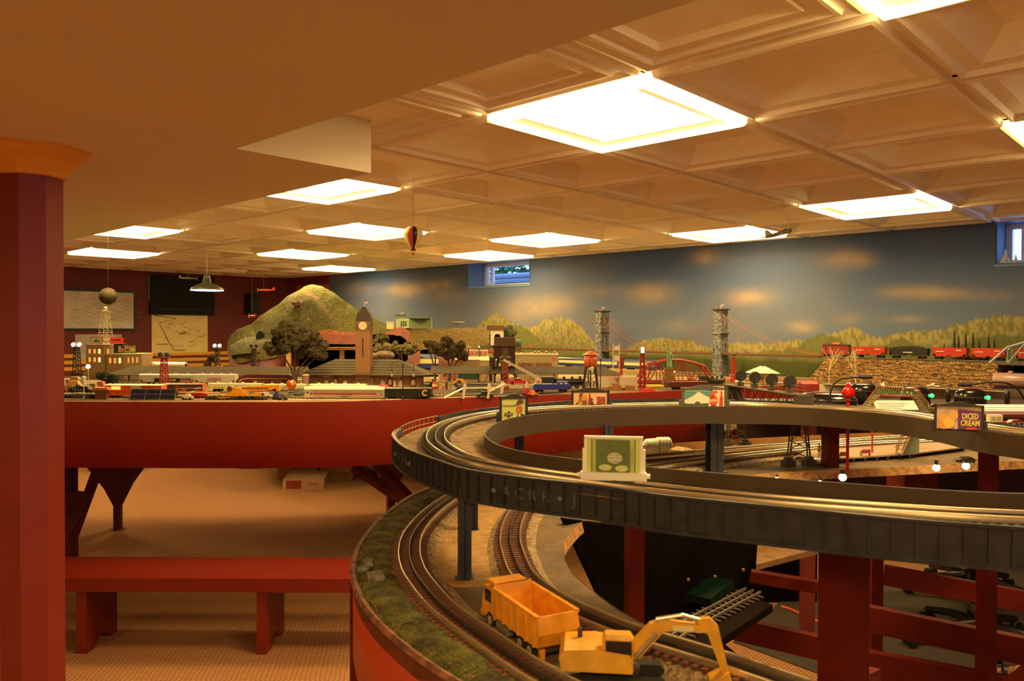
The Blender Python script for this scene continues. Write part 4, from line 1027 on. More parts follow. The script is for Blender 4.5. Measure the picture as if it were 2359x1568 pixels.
# tracks with individual ties
railm=mat('rail_worn',(222,204,172),.25,.85); tiem=mat('tie_redbrown',(118,68,50),.85,noise=.3,scale=90); tie2=mat('tie_dark',(52,40,30))
balm=mat('ballast_pale',(190,160,112),.95,scale=160,c2=(120,96,66),bump=1,bscale=260)
def track(label,pts,z,gauge=.032,tie_l=.052,step=.0105,bed=.034,bedh=.007,closed=False,tm=None,world=False,tmax=300,rng=None,name='model_track',railw=.0012,bedm=None):
    P=pts if world else [G(x,y,z) for x,y in pts]
    P=resample(spline(P,8,closed),.012,closed)
    t=thing(name,label,'track',(0,0,0)); Z=lambda L,zz:[Vector((p.x,p.y,z+zz)) for p in L]
    if bed:
        MB().ribbon([Z(offset(P,bed+.012,closed),0),Z(offset(P,bed,closed),bedh),Z(offset(P,-bed,closed),bedh),Z(offset(P,-bed-.012,closed),0)],closed).done('ballast_bed',bedm or balm,t)
    for o_ in(-gauge/2,0,gauge/2):
        m=MB(); w=railw; a=Z(offset(P,o_-w,closed),bedh+.0045); b=Z(offset(P,o_-w*.8,closed),bedh+.011); b2=Z(offset(P,o_-w*.3,closed),bedh+.0122); c2=Z(offset(P,o_+w*.3,closed),bedh+.0122); c=Z(offset(P,o_+w*.8,closed),bedh+.011); d=Z(offset(P,o_+w,closed),bedh+.0045)
        m.ribbon([a,b,b2,c2,c,d],closed); m.done('rail',mat('rail_blackened',(70,60,50),.35,.6) if o_==0 else railm,t,True,label='blackened centre rail' if o_==0 else None)
    Q=resample(P,step,closed); me=MB().box((0,0,0),(.0052,tie_l,.004)).mesh('tie',tm or tiem)
    n=0; rest=MB(); cen=Vector((0,0,CZ))
    N=len(Q) if closed else len(Q)-1
    order=[]
    for i in range(N):
        d=Q[(i+1)%len(Q)]-Q[i]; an=math.atan2(d.y,d.x); order.append((Q[i].y,i,an))
    order.sort()
    for k,(_,i,an) in enumerate(order):
        if k<tmax:
            o=bpy.data.objects.new('tie',me); COL.objects.link(o); o.parent=t; o.location=(Q[i].x,Q[i].y,z+bedh+.003); o.rotation_euler=(0,0,an)
        else: rest.box((Q[i].x,Q[i].y,z+bedh+.003),(.0052,tie_l,.004),an)
    if rest.v: rest.done('tie',tm or tiem,t,kind='stuff')
    return t,P
T1=[(2500,1000),(2359,1006),(2100,1016),(1850,1034),(1700,1046),(1480,1066),(1330,1082),(1200,1103),(1120,1125),(1052,1156),(993,1200),(954,1248),(943,1292),(951,1334),(973,1371),(1015,1422),(1076,1472),(1140,1518),(1195,1558),(1270,1605),(1400,1670)]
track('outer curved three rail track beside the grass strip in the foreground',T1,ZT,step=.0115)
T2=[(2300,1022),(1990,1034),(1800,1052),(1640,1070),(1480,1092),(1340,1120),(1245,1150),(1204,1183),(1182,1222),(1175,1262),(1182,1297),(1197,1336),(1221,1367),(1261,1398),(1326,1433),(1392,1463),(1458,1488),(1560,1520),(1700,1566),(1850,1620)]
track('inner curved three rail track between the sand and the grey road',T2,ZT,step=.0115,bed=.030)
for k,(pts,lab) in enumerate((([(1640,1040),(1850,1026),(2100,1008),(2359,990),(2480,982)],'third yard track seen under the loop, behind the lattice tower'),([(1760,1030),(2000,1012),(2200,998),(2420,985)],'yard track nearest the tan edge board'),([(1830,1042),(2050,1026),(2250,1012),(2420,1000)],'yard track beside the grey platform'))):
    P=[G(x,y,ZT) for x,y in pts]; far_track(P,label=lab,bed=False,z=ZT)
m=MB(); P=[G(x,y,ZT) for x,y in((1485,1096),(1640,1078),(1800,1062),(1860,1050),(1835,1046),(1640,1062),(1485,1080))]
patch('ballast_patch',[(1500,1098),(1640,1082),(1790,1064),(1850,1054),(1810,1052),(1640,1066),(1500,1084)],.006,mat('ballast_white',(206,184,142),.95,scale=120,c2=(130,108,80),bump=1,bscale=220))['kind']='stuff'
c=G(1568,1040,ZT); m=MB(); m.blob((c.x,c.y,ZT),.035,random.Random(5),12,6,.15,.4); m.done('ballast_pile',mat('ballast_tan',(176,150,104)),low)
# -------------------------------------------------------------- raised loop
Oc=[(905,1003),(932,1031),(975,1049),(1019,1064),(1072,1082),(1200,1100),(1300,1111),(1397,1121),(1500,1139),(1719,1161),(1939,1183),(2158,1203),(2359,1216),(2600,1222),(2900,1160),(2850,1070),(2600,1008),(2359,983),(2266,973),(2150,955),(2000,940),(1923,932),(1840,926),(1750,924),(1600,920),(1500,920),(1310,924),(1147,939),(1063,949),(1006,962),(960,972),(921,988)]
Ic=[(1115,995),(1125,1013),(1160,1030),(1239,1046),(1370,1062),(1500,1076),(1719,1095),(1939,1112),(2158,1128),(2359,1137),(2480,1132),(2560,1090),(2500,1030),(2359,1003),(2268,992),(2150,968),(2060,955),(1939,944),(1840,938),(1700,936),(1588,936),(1440,940),(1300,947),(1200,958),(1150,970)]
OL=[G(x,y,ZU) for x,y in Oc]; IL=[G(x,y,ZU+.008) for x,y in Ic]
def relax(P,n=2):
    for _ in range(n): P=[P[i]*.5+(P[i-1]+P[(i+1)%len(P)])*.25 for i in range(len(P))]
    return P
OL=resample(spline(OL,6,True),.02,True); IL=resample(spline(IL,6,True),.02,True)
OL=relax(OL,3); IL=relax(IL,3)
loop=thing('raised_loop','raised oval railway loop with black plate girders on the outside and a brown inner band','raised railway loop')
# deck between the outlines: match by angle
cen=sum(IL,Vector())/len(IL)
def byang(P,n=160):
    A=sorted([(math.atan2(p.y-cen.y,p.x-cen.x),p) for p in P],key=lambda a:a[0]); an=[a for a,_ in A]
    an=[an[-1]-2*PI]+an+[an[0]+2*PI]; ps=[A[-1][1]]+[p for _,p in A]+[A[0][1]]
    out=[]
    for k in range(n):
        t=-PI+2*PI*k/n; x=np.interp(t,an,[p.x for p in ps]); y=np.interp(t,an,[p.y for p in ps]); out.append(Vector((x,y,0)))
    return out
OA=[cen+(p-cen)*.990 for p in byang(OL)]; IA=byang(IL)
Z=lambda L,z:[Vector((p.x,p.y,z)) for p in L]
dz=ZU-.013
MB().ribbon([Z(OA,dz),Z(IA,dz),Z(IA,dz-.012),Z(OA,dz-.012),Z(OA,dz)],True).done('deck',mat('deck_dust',(140,114,78),.95,scale=40,c2=(98,80,54),bump=.3,bscale=150),loop)
bandm=mat('band_olive_brown',(64,48,26),.65,noise=.12,scale=14)
IB=byang(IL,240); IB2=[cen+(p-cen)*.994 for p in IB]
MB().ribbon([Z(IB,ZU+.008),Z(IB,ZU-.034),Z(IB2,ZU-.034),Z(IB2,ZU+.008),Z(IB,ZU+.008)],True).done('inner_band',bandm,loop)
# plate girders, each panel piece its own part
girm=mat('girder_black',(50,53,60),.30,noise=.25,scale=40); girl=mat('letter_highlight',(88,91,98),.32)  # letters coloured lighter than the girder in place of highlights on their relief
segs=[]
def girder(i0,i1,P,letters=None,lab=None,rib=10,top='sq'):
    Q=P[i0:i1+1]; a=Q[0]; 
    g=bpy.data.objects.new('plate_girder',None)
    H=.043; mb=MB(); inn=offset(Q,.004); out=offset(Q,-.003)
    mb.ribbon([Z(inn,ZU+.001),Z(Q,ZU+.001),Z(Q,ZU-H),Z(inn,ZU-H),Z(inn,ZU+.001)])
    mb.ribbon([Z(Q,ZU+.002),Z(out,ZU+.002),Z(out,ZU-.0015),Z(Q,ZU-.0015)]); mb.ribbon([Z(Q,ZU-H+.004),Z(out,ZU-H+.004),Z(out,ZU-H),Z(Q,ZU-H)])
    pl=mb.done('plate_girder',girm,loop)
    R_=resample(Q,.021); rb=MB()
    for k,p in enumerate(R_):
        t_=(R_[min(k+1,len(R_)-1)]-R_[max(k-1,0)]); an=math.atan2(t_.y,t_.x); nn_=Vector((t_.y,-t_.x,0)).normalized()
        rb.box((p.x+nn_.x*.0015,p.y+nn_.y*.0015,ZU-H/2),(.0018,.0035,H),an)
    rb.done('girder_rib',girm,pl,kind='stuff')
    if letters:
        L=letters; R2=resample(Q,.0205)
        st=max(0,(len(R2)-len(L)-1)//2)
        for k,ch in enumerate(L):
            if ch==' ' : continue
            i=min(st+k,len(R2)-2); p=(R2[i]+R2[i+1])/2; t_=R2[i+1]-R2[i]; an=math.atan2(t_.y,t_.x); n2=Vector((t_.y,-t_.x,0)).normalized()
            if ch=='o':
                MB().sph((p.x+n2.x*.001,p.y+n2.y*.001,ZU-H*.5),.0045,10,6).done('boss',girl,pl,True)
            else:
                text(ch,.020,girl,pl,(p.x+n2.x*.0008,p.y+n2.y*.0008,ZU-H*.5),an,PI/2,'raised_letter',.0008)
    return pl
# orientation: walk the outline so that the outside is to the right of travel
area=sum(OL[i-1].x*OL[i].y-OL[i].x*OL[i-1].y for i in range(len(OL)))
GL=OL if area>0 else OL[::-1]          # counter clockwise: outside on the right
# start index nearest the leftmost point
def idx(px,py): 
    q=G(px,py,ZU); return min(range(len(GL)),key=lambda i:(GL[i]-q).length)
s0=idx(921,988); GL=GL[s0:]+GL[:s0]
marks=[0,idx(1078,1084),idx(1397,1121),idx(1719,1161),idx(2300,1212),idx(2880,1150),idx(2430,990),idx(1925,932),idx(1700,922),idx(1530,920),idx(1300,924),idx(1006,962)]
lets=['oACRRo ','oACRRoJ',' ','','','','','','','','']
for k in range(len(marks)-1):
    a,b=marks[k],marks[k+1]
    if b-a>3: girder(a,b,GL,lets[k] if k<len(lets) else None)
# wire handrail bridging the gap on the left
m=MB(); Q=[p for p in GL[marks[-1]:]]+[GL[0]]
for h in(.004,.016): m.tube(Z(Q,ZU-.012+h),.0008,4)
for p in Q: m.cyl((p.x,p.y,ZU-.014),(p.x,p.y,ZU+.005),.0008,n=4)
m.done('wire_railing',mat('railing_steel',(150,120,84),.5),loop)
# loop track
TC=[(1003,1005),(1012,1024),(1060,1053),(1120,1070),(1182,1081),(1300,1098),(1397,1110),(1500,1124),(1719,1147),(1939,1165),(2158,1180),(2359,1190),(2560,1190),(2760,1140),(2720,1070),(2560,1018),(2359,993),(2268,981),(2150,961),(2060,949),(1940,939),(1840,934),(1700,929),(1500,931),(1300,938),(1147,950),(1060,966),(1015,984)]
P=[G(x,y,ZU) for x,y in TC]; P=resample(spline(P,6,True),.02,True); P=relax(P,4)
track('three rail track running around the raised oval loop',P[::2],ZU-.0122,closed=True,world=True,bed=.020,bedh=.0035,tm=tie2,bedm=mat('deck_dust',(140,114,78)),step=.0112,tmax=290)
# posts under the loop
posm=mat('post_steel_blue',(52,53,58),.45,noise=.2,scale=30)
def ipost(px,py,w=.018,lab='',m_=posm,z1=dz-.012):
    c=G(px,py,ZT); t=thing('girder_post',lab,'post',(c.x,c.y,ZT),.15,'steel coloured posts under the raised loop')
    H=z1-ZT
    MB().b2(-w/2,w/2,-w/2,-w/2+.003,0,H).done('flange',m_,t); MB().b2(-w/2,w/2,w/2-.003,w/2,0,H).done('flange',m_,t); MB().b2(-.0015,.0015,-w/2,w/2,0,H).done('web',m_,t)
    MB().b2(-w*.75,w*.75,-w*.75,w*.75,0,.003).done('base_plate',m_,t)
ipost(1070,1335,.018,'tall grey blue post standing on the sand left of the dump truck')
ipost(1091,1222,.014,'shorter grey post behind the tall one on the sand')
ipost(1646,1086,.034,'dark post between the spiral bulb and the lattice tower')
ipost(1400,1110,.020,'dark post under the far side of the loop behind the green billboard')
ipost(1196,1105,.020,'dark post under the far left side of the loop')
# red timber uprights and rails in the pit
def timber(name,a,b,w,dpt,lab,rz=0,cat='timber',group='dark red timber framing in the operating pit'):
    a=Vector(a);b=Vector(b); mid=(a+b)/2; d=b-a; L=d.length
    t=MB(); q=d.normalized(); 
    if abs(q.z)>.9:
        t.box((0,0,0),(w,dpt,L)); an=rz
    else:
        an=math.atan2(d.y,d.x); t.box((0,0,0),(L,dpt,w),0,-math.asin(q.z))
    o=t.done(name,mat('timber_bright_red',(96,24,10),.6,noise=.15,scale=14,spec=.15),None,loc=mid,rz=an); return tag(o,lab,cat,group)
def upright(xl,xr,yt_z,dd,lab,rz=0,zb=0.02,k=1.0):
    w=(xr-xl)/F*dd; c=U((xl+xr)/2,757,dd); ww=w/(abs(math.cos(rz))+abs(math.sin(rz))); return timber('timber_post',(c.x,c.y,zb),(c.x,c.y,yt_z),ww,ww,lab,rz)
upright(1897,2003,ZU-.046,.94,'thickest red upright, directly under the near girder right of the excavator',math.radians(28))
upright(1899,1931,dz-.014,2.02,'paired red upright under the far side of the loop, left of the glowing bulb',math.radians(8),ZT-.4)
upright(2262,2300,dz-.014,1.62,'red upright under the loop at the right, beside the two glowing bulbs',math.radians(20),ZT-.4)
upright(1443,1486,dz-.014,1.25,'red upright beside the black panel, left of the thickest upright',math.radians(10),.4)
upright(2262,2297,ZT-.2,2.0,'red upright at the right standing before the office chair',math.radians(10),.0)
upright(2002,2036,ZT-.2,2.55,'short red upright just right of the thickest one',math.radians(10),.35)
upright(2062,2140,ZT-.03,2.6,'wide red upright in the shadow below the yard',math.radians(5),.78)
def rail(x0,y0,x1,y1,d0,d1,hpx,lab):
    a=U(x0,y0+hpx/2,d0); b=U(x1,y1+hpx/2,d1); timber('timber_rail',a,b,hpx/F*(d0+d1)/2,.025,lab)
rail(1662,1412,1896,1466,1.9,1.8,52,'red rail left of the thickest upright, lower one')
rail(1726,1312,1897,1340,1.9,1.8,26,'thin red rail left of the thickest upright, upper one')
rail(1980,1389,2420,1480,1.8,1.7,60,'long red rail crossing in front of the office chair')
rail(1985,1494,2420,1576,1.75,1.65,62,'lowest red rail at the bottom right corner')
rail(2036,1300,2420,1372,2.4,2.2,46,'upper red rail on the right under the girder')
rail(1640,1470,1830,1620,1.6,1.5,34,'slanting red brace above the excavator arm')
rail(1960,1560,2010,1535,1.0,1.3,34,'short red block at the foot of the thickest upright')
rail(2300,1590,2420,1500,1.5,1.4,50,'slanting red brace in the bottom right corner')
# black panel and lower staging shelf
bp=thing('black_panel','large matt black board hanging below the raised loop left of the red posts, stretched down as pit shade','panel')
q=[U(1300,1195,1.40),U(1745,1250,1.78),U(1725,1340,1.77),U(1640,1455,1.69),U(1420,1455,1.50)]  # real board on top, lower corners pulled down to stand in for shade
m=MB(); n_=(q[1]-q[0]).cross(q[2]-q[0]).normalized()*.012; m.add(q+[p+n_ for p in q],[(0,1,2,3,4),(9,8,7,6,5)]+[(i,5+i,5+(i+1)%5,(i+1)%5) for i in range(5)]); m.done('board',mat('board_black',(20,15,12),.95,noise=.3,scale=10,spec=.02),bp)
for px,py,dd in((1585,1335,1.58),(1647,1328,1.64),(1712,1312,1.7)):
    MB().sph(U(px,py,dd),.004,8,6).done('screw',mat('brass',(150,104,50),.4,.5),bp)
st=thing('staging_shelf','hidden lower staging shelf with tracks in the dark pit','shelf')
zsh=ZT-.20
P=[G(x,y,zsh) for x,y in((1440,1520),(1700,1362),(1780,1392),(1560,1540))]
MB().prism([(p.x,p.y) for p in P],zsh-.015,zsh,'z').done('shelf_board',mat('shelf_wood_dark',(28,19,12),.9,noise=.2,scale=14,spec=.02),st)
far_track([G(1500,1500,zsh),G(1600,1440,zsh),G(1735,1366,zsh)],label='track on the hidden staging shelf',bed=False,z=zsh-.001)
# white edged stage with track behind the black panel (1740..1890,1260..1300)
z2=ZT-.13; P=[G(x,y,z2) for x,y in((1742,1300),(1890,1262),(1896,1245),(1745,1252))]; o=MB().prism([(p.x,p.y) for p in P],z2-.012,z2,'z').done('plywood_ledge',mat('ledge_tan',(120,84,48),.9,noise=.2,scale=40),None); tag(o,'rough tan plywood ledge between the black board and the thickest upright','ledge')
a_=U(1470,757,4.0); b_=U(1888,757,4.0); o=MB().b2(a_.x,b_.x,4.0,4.02,0,.80).done('dark_backdrop',mat('pit_shade',(14,10,8),.95,spec=.02),None); tag(o,'dark board added to stand in for the shade deep in the pit behind the black panel','board')  # added board, its black stands in for the unlit floor of the pit
c=G(1650,1392,zsh); o=MB(); o.prism([(-.03,0),(.03,0),(.026,.014),(-.024,.015)],-.07,.07,'y'); o=o.done('green_car',mat('green_translucent',(3,24,15),.35,spec=.2),None,loc=(c.x,c.y+.05,zsh+.005),rz=-.6); tag(o,'dark green glossy model car roof on the staging track','train car')
# yard platform, benches, figures ---------------------------------------------------
pl=thing('station_platform','long grey yard platform on short legs with red benches under the loop','platform')
P=[G(x,y,ZT+.012) for x,y in((1838,1052),(1885,1060),(2096,1046),(2225,1030),(2225,1018),(2100,1022),(1850,1040))]
MB().prism([(p.x,p.y) for p in P],ZT+.010,ZT+.014,'z').done('platform_top',mat('platform_grey',(150,122,96),.8,noise=.08,scale=40),pl)
for k in range(9):
    a=P[1].lerp(P[2],k/8); MB().b2(a.x-.003,a.x+.003,a.y-.002,a.y+.002,ZT,ZT+.010).done('platform_leg',mat('tie_dark',(52,40,30)),pl)
def pbench(px,py,lab):
    c=G(px,py,ZT+.014); t=thing('platform_bench',lab,'bench',(c.x,c.y,ZT+.014),.15,'red and green platform benches')
    MB().b2(-.012,.012,-.001,.001,.008,.018).done('backrest',mat('bench_panel_red',(160,44,30),.5),t); MB().b2(-.013,.013,-.001,.008,.007,.009).done('seat',mat('bench_green',(120,124,84),.6),t)
    for x in(-.013,.012): MB().b2(x,x+.0015,0,.008,0,.014).done('leg',mat('bench_green',(120,124,84)),t)
pbench(1945,1056,'left red platform bench right of the paired red upright'); pbench(1995,1050,'right red platform bench nearer the small staircase')
skin=mat('skin_paint',(206,150,112),.6)
def figure(loc,lab,top,trou,h=.036,arm=0,rz=0,hairc=(50,34,22),name='person'):
    "one continuous skinned body with hair as child"
    me=bpy.data.meshes.new('body'); k=h/1.75
    V=[(0,0,.95),(0,0,1.15),(0,0,1.38),(0,0,1.50),(0,0,1.60),(0,.0,1.70),
       (.18,0,1.38),(.24,0,1.12),(.25,-.06,.88),(-.18,0,1.38),(-.24,0,1.12),(-.25,-.06,.88),
       (.09,0,.90),(.10,0,.48),(.10,0,.06),(.10,-.12,.02),(-.09,0,.90),(-.10,0,.48),(-.11,.03,.06),(-.11,-.10,.02)]
    if arm: V[10]=(-.32,-.05,1.45); V[11]=(-.30,-.1,1.75)
    E=[(0,1),(1,2),(2,3),(3,4),(4,5),(2,6),(6,7),(7,8),(2,9),(9,10),(10,11),(0,12),(12,13),(13,14),(14,15),(0,16),(16,17),(17,18),(18,19)]
    rad=[.14,.13,.15,.06,.10,.08,.06,.045,.035,.06,.045,.035,.09,.06,.045,.04,.09,.06,.045,.04]
    me.from_pydata([tuple(c*k for c in v) for v in V],E,[])
    o=bpy.data.objects.new(name,me); COL.objects.link(o)
    s=o.modifiers.new('s','SKIN'); o.modifiers.new('u','SUBSURF').levels=1
    for v,r in zip(me.skin_vertices[0].data,rad): v.radius=(r*k,r*k*.8)
    me.skin_vertices[0].data[0].use_root=True
    bpy.context.view_layer.update(); dg=bpy.context.evaluated_depsgraph_get(); m2=bpy.data.meshes.new_from_object(o.evaluated_get(dg)); bpy.data.objects.remove(o)
    m2.materials.clear()
    for c_ in(skin,paintm(top,.7),paintm(trou,.7)): m2.materials.append(c_)
    for f in m2.polygons:
        z=f.center.z/k; f.material_index=2 if z<.97 and abs(f.center.x)/k<.2 else (1 if z<1.47 and not(z<1.0) else 0)
    o=bpy.data.objects.new(name,m2); COL.objects.link(o); o.location=loc; o.rotation_euler=(0,0,rz)
    MB().sph((0,.01*k,1.68*k),.095*k,8,6).done('hair',paintm(hairc,.8),o,True)
    return tag(o,lab,'figure')
figure(G(1887,1055,ZT+.014),'tiny standing woman figure in a white top and dark shorts on the platform',(220,190,170),(50,44,60),.040)
figure(G(1862,1046,ZT+.014),'tiny dark clothed figure beside the lattice tower leg',(60,64,50),(40,40,40),.036)
# gantry signal bridge
gt=thing('signal_gantry','dark lattice signal gantry spanning the yard, with round signal heads on top','signal gantry')
gm_=mat('gantry_iron',(74,66,50),.6,noise=.2,scale=80)
La,Lb=G(1695,1030,ZT),G(1840,1073,ZT); zg0,zg1=1.378-.012,1.348
zt_=U(1700,887,La.y).z; zb_=U(1700,925,La.y).z
def lattice(a,b,z0,z1,n,parent,m_,r=.0012,name='lattice_panel'):
    m=MB(); a=Vector(a);b=Vector(b)
    for i in range(n):
        p=a.lerp(b,i/n); q=a.lerp(b,(i+1)/n)
        m.tube([(p.x,p.y,z0),(q.x,q.y,z1)],r,4); m.tube([(p.x,p.y,z1),(q.x,q.y,z0)],r,4)
    m.tube([(a.x,a.y,z0),(b.x,b.y,z0)],r*1.8,4); m.tube([(a.x,a.y,z1),(b.x,b.y,z1)],r*1.8,4)
    return m.done(name,m_,parent,kind='stuff')
u=(Lb-La).normalized(); nrm=Vector((-u.y,u.x,0)); Lb2=Lb+u*.02; La2=La-u*.02
for s in(-.016,.016): lattice(La2+nrm*s,Lb2+nrm*s,zb_,zt_-.003,9,gt,gm_)
m=MB(); m.prism([(p.x,p.y) for p in(La2+nrm*.022,Lb2+nrm*.022,Lb2-nrm*.022,La2-nrm*.022)],zt_-.003,zt_,'z'); m.done('walkway',gm_,gt)
for P_ in(La2,Lb2):
    m=MB(); m.prism([(p.x,p.y) for p in(P_-u*.012+nrm*.022,P_+u*.012+nrm*.022,P_+u*.012-nrm*.022,P_-u*.012-nrm*.022)],zb_-.002,zt_,'z'); m.done('end_box',gm_,gt)
for P_ in(La,Lb):
    m=MB(); 
    for s in(-1,1):
        for s2 in(-1,1): m.tube([P_+nrm*.03*s+u*.006*s2+Vector((0,0,.02)),Vector((P_.x+nrm.x*.016*s+u.x*.006*s2,P_.y+nrm.y*.016*s+u.y*.006*s2,zb_))],.0025,4)
    for k in range(5):
        z0=ZT+.02+(zb_-ZT-.02)*k/5; z1=ZT+.02+(zb_-ZT-.02)*(k+1)/5; w0=.03-.014*k/5; w1=.03-.014*(k+1)/5
        for s in(-1,1): m.tube([Vector((P_.x+nrm.x*w0*s,P_.y+nrm.y*w0*s,z0)),Vector((P_.x-nrm.x*w1*s,P_.y-nrm.y*w1*s,z1))],.0012,4)
    m.done('leg',gm_,gt)
    for s in(-1,1):
        c=P_+nrm*.03*s; MB().box((c.x,c.y,ZT+.008),(.030,.024,.016),math.atan2(nrm.y,nrm.x)).box((c.x,c.y,ZT+.02),(.018,.016,.008)).done('footing',mat('footing_dark',(64,56,42),.8),gt)
for k,t_ in enumerate((.12,.34,.58,.82)):
    c=La2.lerp(Lb2,t_); e=MB(); e.box((c.x,c.y,zt_+.006),(.018,.012,.012)); e.cyl((c.x,c.y,zt_+.01),(c.x,c.y,zt_+.018),.003,n=6); e.done('signal_base',gm_,gt)
    MB().lathe([(.017,-.003),(.017,.003)],(c.x,c.y-.004,zt_+.030),18,'y').done('signal_head',mat('signal_black',(36,32,28),.6),gt)
m=MB()
for k in range(8):
    c=La2.lerp(Lb2,k/7); m.cyl((c.x,c.y-.02,zt_),(c.x,c.y-.02,zt_+.022),.0007,n=4)
a,b=La2,Lb2; m.tube([(a.x,a.y-.02,zt_+.022),(b.x,b.y-.02,zt_+.022)],.0007,4); m.tube([(a.x,a.y-.02,zt_+.012),(b.x,b.y-.02,zt_+.012)],.0007,4); m.done('railing',gm_,gt)
# footbridge with green lattice
fb=thing('footbridge','green lattice model footbridge with red rails and stairs behind the raised loop','footbridge')
gl=mat('lattice_green',(128,138,70),.5); rr=mat('rail_red',(170,56,36),.45)
D_=2.15
def fpanel(q,name='lattice_side'):
    A,Bq,C,Dq=q   # bottom-left, bottom-right, top-right, top-left
    m=MB(); n=max(4,int((Bq-A).length/.0065))
    for i in range(n):
        for (s,e) in((0,1),(1,0)):
            b0=A.lerp(Bq,i/n);b1=A.lerp(Bq,(i+1)/n);t0=Dq.lerp(C,i/n);t1=Dq.lerp(C,(i+1)/n)
            p=b0 if s==0 else t0; r=(t1 if s==0 else b1); mid=p.lerp(r,.5)
            m.tube([b0.lerp(t0,.0 if s==0 else .5),b1.lerp(t1,.5 if s==0 else 0)],.0006,3); m.tube([b0.lerp(t0,.5 if s==0 else 1),b1.lerp(t1,1 if s==0 else .5)],.0006,3)
    o=m.done(name,gl,fb,kind='stuff')
    MB().tube([Dq,C],.0013,4).done('hand_rail',rr,fb); MB().tube([A,Bq],.0013,4).done('stringer',rr,fb)
for dd in(D_,D_+.035):
    s=(dd-D_)
    L_a=[U(1995,950,dd),U(2024,908,dd),U(2022,890,dd),U(1990,930,dd)]
    fpanel([U(1988,956,dd),U(2026,910,dd),U(2022,889,dd),U(1984,938,dd)])
    fpanel([U(2026,910,dd),U(2114,915,dd),U(2114,896,dd),U(2022,889,dd)],'lattice_side')
    fpanel([U(2114,915,dd),U(2142,958,dd),U(2152,945,dd),U(2114,896,dd)],'lattice_side')
a=U(2026,911,D_);b=U(2114,916,D_); MB().b2(a.x,b.x,D_,D_+.035,a.z-.003,a.z).done('walkway',mat('walkway_maroon',(90,34,26),.7),fb)
for (x0,y0,x1,y1) in((1988,956,2026,911),(2114,916,2144,958)):
    for k in range(9):
        p=U(x0,y0,D_).lerp(U(x1,y1,D_),(k+.5)/9); MB().b2(p.x-.003,p.x+.003,D_,D_+.035,p.z-.001,p.z+.001).done('step',mat('step_grey',(150,150,120),.7),fb)
zz=U(2142,958,D_).z; a=U(2130,958,D_)
MB().b2(a.x-.02,a.x+.03,D_-.01,D_+.04,zz-.004,zz).done('landing',mat('walkway_maroon',(90,34,26)),fb)
# lower flight on the platform
p0=G(2078,1050,ZT+.014); p1=Vector((p0.x+.045,p0.y+.0,zz))
for k in range(10):
    p=p0.lerp(p1,(k+.5)/10); MB().b2(p.x-.003,p.x+.003,p.y,p.y+.035,p.z-.001,p.z+.001).done('step',mat('step_grey',(150,150,120)),fb)
for s in(0,.035): 
    A=p0+Vector((0,s,0));Bq=p1+Vector((0,s,0)); fpanel([A,Bq,Bq+Vector((0,0,.018)),A+Vector((0,0,.018))])
MB().prism([(p0.x+.02,p0.z),(p1.x+.02,p0.z),(p1.x+.02,p1.z-.002)],p0.y+.036,p0.y+.038,'y').done('stair_wall',mat('stair_grey',(110,116,90),.8),fb)
for x in(2020,2116):
    q=U(x,0,D_+.02); MB().cyl((q.x,q.y,ZT),(q.x,q.y,a.z-.003 if 0 else zz),.003,n=6).done('post',rr,fb)
for px,py in((2147,1036),(2164,1035),(2180,1032),(2228,1030)):
    pass
c=G(2130,960,zz); 
# small red signal posts / lamp
# red round signal
t=thing('round_signal','glossy red round signal on a post beside the green footbridge','signal',(U(1963,0,1.95).x,1.95,ZT+.0))
zc=U(1963,904,1.95).z-ZT
MB().lathe([(.004,0),(.004,zc-.024),(.008,zc-.018)],(0,0,0),10).done('post',mat('signal_red',(176,22,14),.15),t); MB().lathe([(.001,-.009),(.014,-.008),(.0155,0),(.014,.006),(.012,.004),(.001,.003)],(0,0,zc),20,'y').done('signal_disc',mat('signal_red',(176,22,14)),t,True)
MB().lathe([(.006,zc+.014),(.005,zc+.018),(.006,zc+.021),(.001,zc+.026)],(0,0,0),10).done('finial',mat('signal_red',(176,22,14)),t)
# foil tube, dark car, spiral bulb
c=G(1882,1070,ZT); o=MB().lathe([(.008,-.024),(.009,-.02),(.0085,0),(.009,.02),(.008,.024)],(0,0,.009),12,'x').done('foil_wrap',mat('foil',(220,214,205),.2,.9,bump=.6,bscale=200),None,loc=(c.x,c.y,ZT),rz=-.1); tag(o,'crinkled foil wrapped roll lying by the lattice tower footing','foil roll')
c=G(1506,1052,ZT)
t=thing('spiral_bulb','unlit white compact spiral light bulb lying behind the green billboard','light bulb',(c.x,c.y,ZT),.1)
wp=mat('bulb_white',(226,214,188),.3)
MB().lathe([(.007,-.045),(.012,-.043),(.013,-.030),(.013,-.028)],(0,0,.026),16,'x').done('screw_cap',mat('cap_metal',(200,196,190),.2,.9),t); MB().lathe([(.014,-.030),(.024,-.022),(.026,.006),(.022,.010)],(0,0,.026),18,'x').done('base',wp,t,True)
m=MB(); m.tube([(.012+.030*k/70,.020*math.cos(k/70*PI*7),.029+.020*math.sin(k/70*PI*7)) for k in range(71)],.0065,8); m.done('spiral_tube',wp,t,True)
